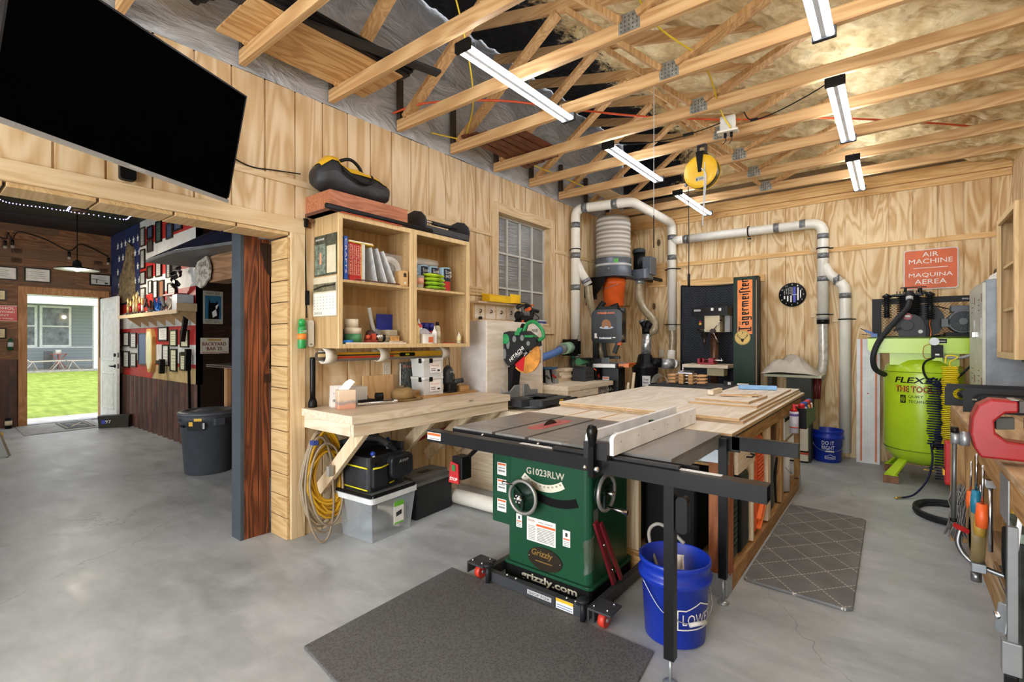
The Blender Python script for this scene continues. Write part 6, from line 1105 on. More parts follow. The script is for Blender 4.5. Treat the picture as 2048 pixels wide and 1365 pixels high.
# ---------------------------------------------------------------- band saw
T('band_saw', 'black band saw with an orange table and lettered wheel cover', 'band saw', (-2.80, 5.50, 0), rz=math.radians(14))
BS = C(11, 11, 12, .25)
p('lower_cabinet', MB(BS).box(-.19, .17, -.20, .22, 0, .60).m(C(24, 24, 26, .35)).box(-.18, .16, -.19, .20, .60, 1.02).m(C(190, 170, 110)).text('20th Anniversary', (-.14, -.201, .66-.04+.13), (1, 0, 0), (0, 0, 1), .24, .035).m(WHITE).box(-.03, .05, -.203, -.2005, .86, .92).m(ORANGE).box(-.025, .045, -.2036, -.203, .895, .91), bevel=.008)
cov = MB(BS); r = .19; cz = 1.53
P = [(-.185, -.115, 1.345), (.185, -.115, 1.345)]
P = [(r*math.cos(a)*.98, -.12, (1.62 if math.sin(a) > 0 else 1.40)+r*(.62 if math.sin(a) > 0 else .32)*math.sin(a)) for a in [2*PI*k/44 for k in range(44)]]
P = []
for cx, cz_, a0 in ((.115, 1.665, 0), (-.115, 1.665, PI/2), (-.115, 1.38, PI), (.115, 1.38, 1.5*PI)):
    for k in range(7): a = a0+PI/2*k/6; P.append((cx+.073*math.cos(a), -.12, cz_+(.073 if a0 < PI else .055)*math.sin(a)))
cov.prism(P, (0, .16, 0)).m(C(20, 20, 22, .3)).prism([(-.12, -.124, 1.40), (.12, -.124, 1.40), (.12, -.124, 1.64), (.08, -.124, 1.68), (-.08, -.124, 1.68), (-.12, -.124, 1.64)], (0, .004, 0))
cov.m(C(240, 110, 30, .4)).text('grizzly.com', (-.12, -.1245, 1.675), (1, 0, 0), (0, 0, 1), .22, .034, .001, .03, .15)
cov.m(C(176, 190, 206, .4)).prism([(.0+.085*math.cos(a), -.1255, 1.515+.018*math.sin(a)) for a in [2*PI*k/20 for k in range(20)]], (0, .001, 0)).m(C(150, 96, 46, .5)).prism([(-.055, -.127, 1.515), (-.06, -.127, 1.57), (-.035, -.127, 1.61), (.0, -.127, 1.618), (.035, -.127, 1.60), (.06, -.127, 1.56), (.055, -.127, 1.515), (.025, -.127, 1.51), (.015, -.127, 1.535), (-.02, -.127, 1.535), (-.03, -.127, 1.51)], (0, .001, 0))
cov.m(WHITE).box(-.09, .06, -.1215, -.1202, 1.375, 1.445).m(ORANGE).box(-.03, .055, -.122, -.1215, 1.42, 1.432).m(WHITE).box(-.15, -.11, -.1215, -.1202, 1.385, 1.445).box(.075, .11, -.1215, -.1202, 1.385, 1.445).m(C(160, 170, 190)).box(-.08, -.04, -.122, -.1215, 1.385, 1.41).box(-.03, .05, -.122, -.1215, 1.385, 1.405)
p('upper_wheel_cover', cov, bevel=.006)
p('frame_column', MB(BS).box(-.19, -.12, -.06, .10, 1.0, 1.40).box(-.02, .19, .04, .14, 1.33, 1.76), bevel=.006)
p('tension_block', MB(BLK2).box(-.12, .12, -.06, .06, 1.735, 1.78).cyl((-.15, 0, 1.72), (-.06, 0, 1.84), .035).cyl((.0, 0, 1.76), (.12, 0, 1.80), .025).beam((.08, 0, 1.775), (.26, 0, 1.775), .012, .008), bevel=.003)
p('blade_guide', MB(BS).beam((-.06, -.02, 1.34), (-.03, -.02, 1.16), .05, .04).beam((.12, 0, 1.34), (.07, 0, 1.20), .05, .05).box(-.04, .14, -.03, .03, 1.13, 1.165).m(ORANGE).box(.12, .17, -.09, -.03, 1.30, 1.34).m(CHROME).cyl((.17, -.08, 1.39), (.20, -.10, 1.39), .025), bevel=.004)
p('dust_hose_end', MB(CLR).tube([(-.10, .02, 1.36), (-.11, .02, 1.24), (-.08, .02, 1.14)], .035, 12))
p('saw_table', MB(C(232, 118, 26, .4)).box(-.20, .30, -.28, .20, 1.055, 1.08).box(.24, .30, -.281, .0, 1.04, 1.085).m(GALV).box(-.205, .24, -.279, .19, 1.0801, 1.083), bevel=.002)
p('rip_fence', MB(C(190, 190, 184, .35, .3)).box(-.24, .16, -.34, -.29, 1.035, 1.08).m(GALV).prism([(-.22, -.08, 1.084), (.05, -.20, 1.084), (.05, -.20, 1.15), (-.22, -.08, 1.13)], (0, .012, 0)).m(BLACK).box(.155, .18, -.35, -.285, 1.03, 1.085), bevel=.002)
S('glue_bottle', 'small bottle with a green cap behind the belt sander', 'bottle', MB(C(60, 70, 60, .4)).cyl((-3.1, 5.14, .8855), (-3.1, 5.14, 1.14), .03).m(C(30, 130, 90, .4)).lathe((-3.1, 5.14, 1.14), [(.026, 0), (.026, .03), (.008, .05), (.006, .08)], 16))
S('push_sticks', 'two pale wooden push sticks leaning in front of the band saw base', 'push stick', MB(PALEZ).beam((-2.45, 5.34, .42), (-2.40, 5.36, .98), .028, .02, (0, 1, 0)).beam((-2.52, 5.34, .42), (-2.47, 5.36, .86), .028, .02, (0, 1, 0)).box(-2.56, -2.40, 5.30, 5.40, 0, .42))
S('power_cable', 'thin black cable rising along the wall behind the belt sander', 'cable', MB(BLACK).tube(bez([(-3.1, 4.96, .9), (-3.08, 5.0, 1.05), (-3.02, 5.08, 1.3), (-3.0, 5.1, 1.42)]), .003, 5))
# ---------------------------------------------------------------- drill press, crate panel, blanket
n = NT('quilted_moving_blanket'); v = n.coord(); sp = n.add('ShaderNodeSeparateXYZ'); n.lk(v, sp.inputs[0])
zz = n.math('PINGPONG', n.math('MULTIPLY', sp.outputs[0], 1.), .05); q = n.math('FRACT', n.math('MULTIPLY', n.math('ADD', sp.outputs[2], zz), 30.))
n.color(n.mix(n.math('LESS_THAN', q, .25), n.ramp(n.noise(v, 8, 4), [(.3, (14, 16, 20)), (.7, (30, 34, 42))]), (64, 70, 80))); n.set(.85); n.bump(q, .6, .01)
def blk(u, v):
    x = -2.34+.99*u; z = .55+1.57*v-.035*math.sin(PI*u)*v; return (x, BW-.055-.02*math.sin(u*9+v*3)*(.4+.6*(1-v)), z)
S('moving_blanket', 'black quilted moving blanket hung on the back wall behind the drill press', 'blanket', MB(n.m).grid(blk, 40, 30).grid(lambda u, v: (blk(u, v)[0], BW-.03, blk(u, v)[2]), 4, 4).m(C(22, 24, 30, .8)).tube([blk(0, k/20) for k in range(21)], .012, 6).tube([blk(1, k/20) for k in range(21)], .012, 6).tube([blk(k/20, 1) for k in range(21)], .010, 6))
S('header_board', 'wide pine board on the back wall above the black blanket', 'board', MB(TRIMX).box(-2.36, -1.30, BW-.028, BW-.002, 2.11, 2.20), bevel=.001)
S('header_board', 'upright pine strip on the back wall left of the black blanket', 'board', MB(TRIMZ).box(-2.42, -2.355, BW-.03, BW-.009, .9, 2.19), bevel=.001)
T('drill_press', 'black and beige drill press with a wooden table in front of the blanket', 'drill press', (-1.80, 6.32, 0))
p('base', MB(BLACK).box(-.16, .16, -.22, .22, 0, .05).m(C(40, 30, 24, .6)).box(-.20, .26, -.16, .2, .05, .62), bevel=.004)
p('column', MB(C(86, 58, 44, .4, .5, .3)).cyl((.02, .04, .62), (.02, .04, 1.62), .048, n=24))
hd = MB(C(26, 25, 25, .25)).prism([(-.20, -.14, 1.66), (-.20, .10, 1.66), (.22, .14, 1.66), (.24, .0, 1.66), (.22, -.14, 1.66)], (0, 0, .11)).prism([(-.21, -.15, 1.70), (-.21, .11, 1.70), (.23, .15, 1.70), (.25, .0, 1.70), (.23, -.15, 1.70)], (0, 0, .015))
hd.m(LGREY).box(-.17, -.09, -.1525, -.1502, 1.717, 1.740).m(BLACK).text('CRAFTSMAN', (-.165, -.1526, 1.722), (1, 0, 0), (0, 0, 1), .07, .012).m(WHITE).box(.03, .06, -.1422, -.1402, 1.72, 1.755).box(.12, .15, -.1422, -.1402, 1.715, 1.75)
p('belt_cover', hd, bevel=.008)
p('head', MB(C(206, 190, 156, .4)).box(-.05, .13, -.13, .10, 1.46, 1.66).m(BLACK).box(-.13, -.05, -.13, .08, 1.46, 1.66).m(RED).cyl((-.10, -.132, 1.59), (-.10, -.135, 1.59), .012).m(YEL).box(-.115, -.085, -.1335, -.13, 1.55, 1.575).m(C(150, 150, 150, .4)).box(.16, .22, -.02, .08, 1.46, 1.66), bevel=.01)
p('quill_chuck', MB(C(60, 54, 50, .35, .6)).lathe((-.065, -.08, 1.28), [(.008, 0), (.014, .03), (.026, .05), (.026, .085), (.018, .10), (.04, .12), (.045, .18), (.06, .185)], 22))
sp_ = MB(C(60, 44, 40, .4)).cyl((.06, -.13, 1.47), (.06, -.19, 1.47), .03).m(CHROME)
for a in (.9, 3.0, 5.2): sp_.cyl((.06, -.18, 1.47), (.06+.16*math.cos(a), -.21, 1.47+.16*math.sin(a)), .006).m(BLACK).ball((.06+.165*math.cos(a), -.211, 1.47+.165*math.sin(a)), .014).m(CHROME)
p('feed_handle', sp_)
p('work_table', MB(PALEX).box(-.29, .24, -.20, .16, 1.02, 1.062).m(C(200, 190, 150, .5)).box(-.04, .16, -.06, .10, .92, 1.0198), bevel=.003)
S('red_vise', 'small red drill press vise on the wooden press table', 'vise', MB(C(150, 24, 44, .35)).box(-1.93, -1.73, 6.17, 6.28, 1.0625, 1.085).box(-1.93, -1.90, 6.17, 6.28, 1.085, 1.135).box(-1.87, -1.85, 6.17, 6.28, 1.085, 1.135).box(-1.80, -1.74, 6.17, 6.28, 1.085, 1.14).m(CHROME).cyl((-1.86, 6.22, 1.115), (-1.64, 6.22, 1.115), .008).cyl((-1.66, 6.22, 1.09), (-1.66, 6.22, 1.14), .004), bevel=.003)
T('display_box', 'tall dark green display box with orange lettering panel and round emblem', 'display box', (-1.365, 6.17, 0))
JG = C(24, 46, 34, .4)
p('box', MB(JG).box(-.13, .10, -.06, .06, 0, 2.10).m(C(34, 32, 28, .5)).box(.10, .135, -.06, .06, 0, 2.10).m(C(170, 140, 96, .5)).box(.112, .12, -.061, -.06, .1, 2.05), bevel=.003)
OR = C(236, 130, 34, .4)
m = MB(OR).box(-.085, .075, -.0618, -.0602, 1.43, 2.06).m(BLACK)
# blackletter strokes, reading upwards
def stroke(x0, x1, z, th=.012): m.prism([(x0, -.0628, z-th*.5), (x0+.008, -.0628, z-th), (x1-.008, -.0628, z-th*.4), (x1, -.0628, z), (x1-.006, -.0628, z+th*.6), (x0+.004, -.0628, z+th*.5)], (0, .0008, 0))
z = 1.465; lo, hi_, asc, dsc = -.035, .038, -.068, .068
def vb(z, a=lo, b=hi_): stroke(a, b, z)
def hb(z0, z1, x): m.prism([(x-.006, -.0628, z0), (x+.006, -.0628, z0), (x+.008, -.0628, z1), (x-.004, -.0628, z1)], (0, .0008, 0))
Ls = [('J', .062), ('a', .05), ('g', .05), ('e', .042), ('r', .04), ('m', .072), ('e', .042), ('i', .026), ('s', .03), ('t', .032), ('e', .042), ('r', .038)]
for ch, w in Ls:
    if ch == 'J': vb(z+.03, asc, dsc-.01); hb(z, z+.05, dsc-.01); hb(z, z+.055, asc); vb(z+.008, .02, dsc-.01)
    elif ch == 'a': vb(z+.008, .0, hi_); vb(z+.034); hb(z, z+.036, lo+.004); hb(z+.004, z+.036, .004); hb(z+.004, z+.036, hi_-.006); m.cyl((asc+.01, -.0628, z+.01), (asc+.01, -.062, z+.01), .006).cyl((asc+.01, -.0628, z+.03), (asc+.01, -.062, z+.03), .006)
    elif ch == 'g': vb(z+.008); vb(z+.034, lo, dsc); hb(z, z+.036, lo+.004); hb(z+.004, z+.036, hi_-.006); hb(z, z+.036, dsc-.006)
    elif ch == 'e': vb(z+.010); vb(z+.03, lo, .0); hb(z+.006, z+.034, lo+.004); hb(z+.006, z+.034, .002); hb(z+.006, z+.036, hi_-.006)
    elif ch == 'r': vb(z+.010); hb(z+.006, z+.036, lo+.004); stroke(lo, lo+.02, z+.030, .011)
    elif ch == 'm': vb(z+.010); vb(z+.035); vb(z+.060); hb(z+.006, z+.06, lo+.004)
    elif ch == 'i': vb(z+.012); stroke(asc+.006, asc+.02, z+.012, .008)
    elif ch == 's': vb(z+.010, asc, dsc-.01); hb(z+.006, z+.034, asc+.004)
    elif ch == 't': vb(z+.010, asc+.012, hi_); hb(z, z+.028, lo+.004); hb(z+.008, z+.028, hi_-.006)
    z += w*1.165
p('lettering_panel', m)
m = MB(C(214, 178, 84, .4)).cyl((-.03, -.0602, 1.39), (-.03, -.066, 1.39), .085, n=40).m(C(150, 120, 50, .4)).torus((-.03, -.0665, 1.39), .080, .002, 'y', 40, 5).m(BLACK)
for s in (-1, 1):
    m.tube(bez([(-.03+s*.01, -.067, 1.375), (-.03+s*.035, -.067, 1.385), (-.03+s*.052, -.067, 1.41), (-.03+s*.05, -.067, 1.435)], 5), .0022, 5)
    for a, b in (((.03, 1.383), (.028, 1.41)), ((.045, 1.395), (.042, 1.425)), ((.05, 1.405), (.062, 1.415))): m.tube([(-.03+s*a[0], -.067, a[1]), (-.03+s*b[0], -.067, b[1])], .0018, 5)
m.prism([(-.05, -.0672, 1.375), (-.01, -.0672, 1.375), (-.02, -.0672, 1.345), (-.03, -.0672, 1.335), (-.04, -.0672, 1.345)], (0, .001, 0)).box(-.0325, -.0275, -.0675, -.067, 1.435, 1.455).box(-.036, -.024, -.0675, -.067, 1.444, 1.448)
p('round_emblem', m)
# clamps etc on the far end of the table
TZ = .9056
n = NT('black_felt'); n.color(n.ramp(n.noise(n.coord(), 30, 4), [(.3, (26, 28, 32)), (.7, (46, 50, 56))])); n.set(.95)
def felt(u, v): return (-1.92+1.08*u+.02*math.sin(v*5), 4.62+.56*v+.05*math.sin(u*4)-.05*u, TZ+.0014+.012+.003*math.sin(u*9))
S('felt_mat', 'black felt work mat draped over the far end of the plywood sheets', 'mat', MB(n.m).grid(felt, 20, 8).grid(lambda u, v: (felt(u, v)[0], felt(u, v)[1], TZ+.0008), 4, 4).grid(lambda u, v: (felt(u, 0)[0], felt(u, 0)[1], TZ+.001+(felt(u, 0)[2]-TZ-.001)*v), 20, 1))
FZ = TZ+.0205
for i in range(3):
    T('wooden_clamp', ['bottom', 'middle', 'top'][i]+' wooden handscrew clamp in the stack on the black felt', 'clamp', (-1.62, 4.86, FZ+.033*i), 'wooden handscrew clamps on the felt mat', rz=.1)
    for s in (-1, 1): p('jaw', MB(OLDLUM).box(s*.045-.022, s*.045+.022, -.06, .14, 0, .032), bevel=.003, )
    p('screw', MB(CHROME).cyl((-.14, -.03, .016), (.14, -.03, .016), .004).cyl((-.14, .06, .016), (.14, .06, .016), .004))
    for s in (-1, 1): p('handle', MB(C(196, 150, 104, .4)).cyl((s*.10, -.03, .016), (s*.18, -.03, .016), .013, .010, n=14).cyl((s*.10, .06, .016), (s*.18, .06, .016), .013, .010, n=14))
S('sliding_gauge', 'chrome dial jig standing on top of the wooden clamps', 'gauge', MB(CHROME).cyl((-1.66, 4.86, FZ+.10), (-1.66, 4.86, FZ+.19), .008).box(-1.70, -1.56, 4.83, 4.90, FZ+.101, FZ+.112).cyl((-1.7, 4.8, FZ+.125), (-1.56, 4.9, FZ+.125), .005).m(DGREY).box(-1.69, -1.58, 4.84, 4.89, FZ+.112, FZ+.13))
S('clear_dome', 'clear plastic vent scoop standing on the left end of the felt mat', 'scoop', MB(clear('scoop', (206, 204, 196), .2, .55)).grid(lambda u, v: (-1.86+.08*math.cos(PI*u)*(1-.2*v), 4.74+.10*v, FZ-.003+.10*math.sin(PI*u)*(1-.35*v)), 14, 6))
S('small_black_box', 'tiny black and white gadget on the felt near the green display box', 'gadget', MB(BLACK).box(-1.30, -1.22, 4.95, 5.0, FZ, FZ+.035).m(LGREY).box(-1.262, -1.235, 4.949, 4.95, FZ+.004, FZ+.03), bevel=.002)
S('blue_foam_bar', 'light blue foam bar lying at the right edge of the felt mat', 'foam bar', MB(C(140, 186, 232, .6)).cbox((-.945, 4.66, FZ+.018), (.30, .05, .035), .28), bevel=.004)
S('pale_block', 'small pale block beside the foam bar at the foot of the green box', 'block', MB(C(200, 196, 190, .5)).cbox((-1.15, 5.05, FZ+.006), (.1, .08, .012), .2))
# clock and sign
T('clock', 'round black clock with a striped flag face on the back wall', 'clock', (-.993, BW-.008, 1.92))
m = MB(BLACK).lathe((0, 0, 0), [(.146, 0), (.148, -.012), (.14, -.02), (1e-5, -.02)], 44, 'y')
p('body', m)
m = MB(WHITE)
for k in range(12):
    a = PI/2-2*PI*(k+1)/12; m.text(str(k+1), (.124*math.cos(a)-.009, -.0205, .124*math.sin(a)-.008), (1, 0, 0), (0, 0, 1), .018 if k > 8 else .011, .016)
for (x0, x1, z0, mt) in ((-.09, -.075, -.05, WHITE), (-.055, -.04, -.08, WHITE), (-.02, -.005, -.092, WHITE), (.055, .07, -.07, WHITE), (.085, .094, -.04, WHITE)):
    zt_ = 0 if x0 < 0 else math.sqrt(.01-x0*x0); m.box(x0, x1, -.0212, -.0203, z0, zt_ if x0 > 0 else -.012)
m.m(C(40, 44, 170, .4)).box(.012, .038, -.0212, -.0203, -.095, .095).m(WHITE)
for i in range(5):
    for j in range(5):
        x = -.082+i*.02; z = .01+j*.018+(i % 2)*.006
        if x*x+z*z < .0092: m.box(x-.004, x+.004, -.0212, -.0203, z-.004, z+.004)
m.m(LGREY).box(-.003, .003, -.024, -.022, -.01, .09).box(-.003, .06, -.024, -.022, -.003, .003)
p('face', m)
T('orange_sign', 'orange sign reading AIR MACHINE over MAQUINA AEREA on the back wall', 'sign', (.296, BW-.01, 2.12))
sg = MB(C(206, 202, 196, .4)).at((0, 0, 0), 0, 0, math.radians(0)).rbox(-.223, .223, -.006, 0, -.215, .215, .025, axis='y').m(C(208, 96, 44, .45)).rbox(-.213, .213, -.0072, -.006, -.205, .205, .02, axis='y').m(C(232, 228, 220, .45))
sg.text('AIR', (-.065, -.0073, .135), (1, 0, 0), (0, 0, 1), .13, .048, .001).text('MACHINE', (-.178, -.0073, .062), (1, 0, 0), (0, 0, 1), .356, .05, .001).box(-.14, .14, -.0082, -.0072, .012, .018)
sg.text('MAQUINA', (-.178, -.0073, -.088), (1, 0, 0), (0, 0, 1), .356, .05, .001).text('AEREA', (-.13, -.0073, -.158), (1, 0, 0), (0, 0, 1), .26, .05, .001)
p('sign_plate', sg)
# tarp table
T('tarp_table', 'pale green machine table holding the beige tarp by the back wall', 'table', (-.98, 6.35, 0))
p('tabletop', MB(C(176, 176, 148, .5)).box(-.20, .36, -.20, .28, .945, .975), bevel=.003)
p('stand', MB(C(60, 62, 56, .5)).box(-.18, -.13, -.1, .2, 0, .945).box(.02, .26, -.14, .20, .5, .945).box(.20, .25, -.1, .2, 0, .5).m(C(146, 120, 70, .6)).box(.18, .30, .1, .2, .3, .7), bevel=.004)
n = NT('beige_canvas'); n.color(n.ramp(n.noise(n.coord(), 6, 4), [(.3, (168, 160, 146)), (.7, (196, 188, 174))])); n.set(.85); n.bump(n.noise(n.coord(), 5, 5, .6), .5, .03); CANV = n.m
def tarp(u, v):
    x = -1.21+.56*u; y = 6.08+.48*v
    e = min(u, 1-u, v, 1-v); h = max(0, math.sin(PI*min(1, u*1.02))**.8)*math.sin(PI*min(1, v*.98+.01))**.6
    z = .978+.24*h*(1-.5*abs(u-.42))*(.62+.38*abs(math.sin(u*5.2+v*3)))+.10*abs(noise.noise(Vector((u*4, v*3, 2))))*h-.05*abs(noise.noise(Vector((u*9, v*8, 5))))*h
    if v < .12: z -= .0
    return (x+.02*noise.noise(Vector((u*3, v*3, 9))), y, max(.977, z))
S('canvas_tarp', 'crumpled beige canvas tarp heaped on the pale green machine table', 'tarp', MB(CANV).grid(tarp, 40, 24))
T('drink_cooler', 'white cooler with red and black bands on the floor behind the spray can tray', 'cooler', (-.87, 6.35, 0))
p('body', MB(C(226, 220, 204, .5)).rbox(-.09, .12, -.12, .12, .13, .48, .03).m(C(200, 80, 40, .5)).rbox(-.092, .122, -.122, .122, .09, .115, .03).m(BLACK).rbox(-.092, .122, -.122, .122, .115, .13, .03).rbox(-.092, .122, -.122, .122, 0, .015, .03).m(C(226, 220, 204, .5)).rbox(-.09, .12, -.12, .12, .015, .09, .03), bevel=.003)
S('red_clamp_handles', 'pair of dark red clamp handles hanging below the tarp table edge', 'clamp', MB(C(110, 30, 34, .4)).cyl((-.70, 6.42, .93), (-.715, 6.42, .70), .018).cyl((-.66, 6.42, .93), (-.675, 6.42, .70), .018))
# ================================================================ COMPRESSOR CORNER
T('slat_panel', 'tall white slatted panel with two orange stripes leaning on the back wall', 'panel', (-.235, 6.7, 0))
o = Matrix.Rotation(math.radians(-3.5), 4, 'X')
m = MB(C(214, 214, 212, .4)); m.X = Matrix.Translation((0, -.055, 0)) @ o; m.box(-.105, .105, 0, .012, 0, 1.375)
for k in range(9): m.box(-.10+k*.024, -.098+k*.024, -.006, 0, 0, 1.375)
m.m(C(206, 112, 62, .45)).box(-.07, -.052, -.008, 0, .02, 1.373).box(.062, .08, -.008, 0, .02, 1.373).m(C(200, 60, 50)).box(-.006, .006, -.007, -.0, .76, .775)
p('panel', m)
LIME = C(180, 214, 38, .25, 0, .03, 3)
CX, CY = .21, 6.17
T('air_compressor', 'lime green upright air compressor with black pump on top', 'air compressor', (CX, CY, 0))
m = MB(LIME).lathe((0, 0, 0), [(1e-5, .155), (.12, .165), (.22, .20), (.285, .27), (.302, .34), (.302, 1.03), (.288, 1.10), (.23, 1.165), (.12, 1.20), (1e-5, 1.21)], 56)
m.m(C(30, 34, 20, .5)).lathe((0, 0, 0), [(.3025, .315), (.3025, .318)], 56).lathe((0, 0, 0), [(.3026, 1.055), (.3026, 1.058)], 56)
tk = p('tank', m)
def tanktext(t, x, z, w, h, mat, bold=.0, shear=0, lift=.0035):
    k = MB(mat); k.text(t, (0, 0, 0), (1, 0, 0), (0, 1, 0), w, h, 0, bold, shear)
    for i in range(len(k.v)):
        a = (k.v[i][0]+x)/.303-PI/2; k.v[i] = Vector(((.302+lift)*math.cos(a), (.302+lift)*math.sin(a), z+k.v[i][1]))
    return k
p('brand_lettering', tanktext('FLEXZILLA', -.23, .955, .50, .055, BLACK, .02, .2), sub=tk)
p('slogan_shadow', tanktext('THE TOOL MATE', -.222, .868, .46, .062, BLACK, .05), sub=tk)
p('slogan_lettering', tanktext('THE TOOL MATE', -.222, .872, .455, .054, C(236, 150, 50, .4), .0, 0, .0055), sub=tk)
p('quiet_lettering', tanktext('QUIET', -.115, .815, .11, .026, BLACK), sub=tk)
p('quiet_lettering', tanktext('TECHNOLOGY', -.115, .770, .24, .026, BLACK), sub=tk)
k = tanktext('I', 0, 0, .01, .01, BLACK); k = MB(BLACK)
def curved(k, x0, x1, z0, z1, lift=.003):
    N = 6; o = k.pv([((.302+lift)*math.cos((x0+(x1-x0)*i/N)/.303-PI/2), (.302+lift)*math.sin((x0+(x1-x0)*i/N)/.303-PI/2), z) for z in (z0, z1) for i in range(N+1)]); k.pf([(i, i+1, N+2+i, N+1+i) for i in range(N)], o); return k
curved(k, -.18, -.135, .765, .84); k.m(LIME)
for i, h in enumerate((.012, .026, .018, .03, .016)): curved(k, -.174+i*.0075, -.171+i*.0075, .802-h, .802+h, .0045)
p('quiet_symbol', k, sub=tk)
k = curved(MB(BLACK), .06, .15, .355, .44); k.m(YEL); curved(k, .07, .14, .36, .372, .0045); curved(k, .08, .13, .42, .425, .0045); p('tank_decal', k, sub=tk)
for a in (-2.3, -.75, .8, 2.3):
    c, s_ = math.cos(a), math.sin(a)
    p('leg', MB(LIME).prism([(c*.17-s_*.035, s_*.17+c*.035, .24), (c*.17+s_*.035, s_*.17-c*.035, .24), (c*.345+s_*.05, s_*.345-c*.05, .075), (c*.345-s_*.05, s_*.345+c*.05, .075)], (c*.035, s_*.035, 0)).box(c*.36-.055, c*.36+.055, s_*.36-.045, s_*.36+.045, .068, .076), bevel=.004)
    S('wood_block', {-2.3: 'wood block under the front left compressor foot', -.75: 'wood block under the front right compressor foot', .8: 'wood block under the back right compressor foot', 2.3: 'wood block under the back left compressor foot'}[a], 'wood block', MB(C(128, 88, 58, .7, 0, .2, 14)).box(CX+c*.36-.06, CX+c*.36+.06, CY+s_*.36-.06, CY+s_*.36+.06, 0, .0675), 'wood blocks under the compressor feet', bevel=.003) if True else None
    CUR[0] = tk.parent
p('deck', MB(LIME).prism([(-.42, -.27, 1.27), (-.39, -.27, 1.235), (.42, -.27, 1.235), (.42, -.27, 1.385), (-.42, -.27, 1.385)], (0, .012, 0)).box(-.42, .42, -.27, .27, 1.375, 1.387).box(-.42, .42, .258, .27, 1.235, 1.375).m(BLACK).box(.04, .16, -.272, -.270, 1.33, 1.37).m(WHITE).box(.10, .15, -.2725, -.272, 1.345, 1.352), bevel=.002)
p('deck_support', MB(LIME).box(-.25, .25, -.2, .2, 1.12, 1.235))
BP = C(28, 29, 31, .35)
ph = MB(BP)
def fins(m, x, y, z0, z1, r, rin, n_): 
    for i in range(n_): z = z0+(z1-z0)*i/(n_-1); m.cyl((x, y, z), (x, y, z+.006), r, n=20)
    return m.cyl((x, y, z0), (x, y, z1), rin, n=16)
fins(ph, -.10, -.02, 1.60, 1.79, .095, .075, 11)
for i in range(9): ph.box(-.20+.025*i, -.192+.025*i, -.10, .06, 1.79, 1.835)
ph.box(-.19, -.01, -.09, .05, 1.79, 1.81)
p('cylinder_head', ph, bevel=0)
for x in (-.275, .055): p('cooling_coil', fins(MB(BP), x, -.02, 1.58 if x < 0 else 1.56, 1.78, .038, .022, 12).lathe((x, -.02, 1.79), [(.04, 0), (.035, .015), (.01, .03), (1e-5, .04)], 16).tube(bez([(x, -.02, 1.79 if x < 0 else 1.80), (x+(.05 if x < 0 else -.05), -.02, 1.82 if x > 0 else 1.80), (-.1+(.09 if x > 0 else -.09), -.02, 1.80)], 5), .014, 10), label='finned intercooler tube')
p('crankcase', MB(BP).cyl((-.10, -.14, 1.50), (-.10, .14, 1.50), .11, n=32).box(-.18, .02, -.12, .12, 1.39, 1.50).cyl((-.12, -.14, 1.50), (-.12, -.19, 1.50), .05, n=24).beam((-.12, -.17, 1.50), (-.22, -.18, 1.45), .025, .02).m(LGREY).cyl((-.02, -.142, 1.44), (-.02, -.15, 1.44), .018).m(C(140, 30, 36, .4)).cyl((-.115, -.145, 1.585), (-.115, -.15, 1.585), .034, n=24).m(C(180, 190, 170, .3)).box(-.135, -.095, -.152, -.15, 1.578, 1.598), bevel=.004)
p('flywheel', MB(BP).cyl((.0, .13, 1.55), (.0, .16, 1.55), .17, n=36).m(BLACK).tube([(.02, .145, 1.72), (.38, .145, 1.60)], .006, 6).tube([(.02, .145, 1.385), (.38, .145, 1.45)], .006, 6))
p('copper_line', MB(C(176, 96, 52, .3, .7)).tube(bez([(.055, -.03, 1.56), (.05, -.04, 1.50), (.06, -.05, 1.45), (.055, -.05, 1.39)], 5), .008, 8))
p('intake_hose', MB(C(40, 42, 46, .5)).tube(bez([(-.10, -.11, 1.79), (-.10, -.14, 1.73), (-.12, -.20, 1.66), (-.22, -.27, 1.52), (-.33, -.32, 1.35), (-.375, -.33, 1.20), (-.36, -.28, 1.08), (-.29, -.16, 1.02)], 8), .025, 12).ball((-.10, -.09, 1.80), .04).m(LGREY).cyl((-.10, -.12, 1.775), (-.10, -.135, 1.745), .028))
p('valve_handle', MB(BLACK).box(-.17, .03, -.03, -.01, 1.87, 1.878).cyl((-.13, -.02, 1.83), (-.13, -.02, 1.872), .012).cyl((-.02, -.02, 1.82), (-.02, -.02, 1.865), .018))
mo = MB(C(72, 76, 82, .4)).cyl((.28, -.12, 1.53), (.28, .14, 1.53), .105, n=36).box(.20, .34, -.08, .10, 1.62, 1.68).box(.13, .19, -.12, -.02, 1.48, 1.56).m(C(46, 50, 54, .4)).cyl((.28, -.125, 1.53), (.28, -.14, 1.53), .092, n=30)
mo.m(C(78, 82, 88, .4)).cyl((.28, -.14, 1.53), (.28, -.15, 1.53), .032, n=20)
for k in range(18): a = 2*PI*k/18; mo.beam((.28+.03*math.cos(a), -.145, 1.53+.03*math.sin(a)), (.28+.088*math.cos(a), -.142, 1.53+.088*math.sin(a)), .006, .006, (0, 1, 0))
mo.m(BLACK).box(.16, .40, -.10, .12, 1.388, 1.43); p('motor', mo, bevel=.004)
gd = MB(BLACK).box(-.40, .42, .20, .21, 1.73, 1.79).box(-.40, -.32, .20, .21, 1.388, 1.73).box(-.32, .42, .20, .21, 1.388, 1.40).m(WHITE).text('EMGLO', (.30, .1995, 1.752), (1, 0, 0), (0, 0, 1), .06, .014)
p('belt_guard_frame', gd)
gd = MB(C(34, 34, 36, .4))
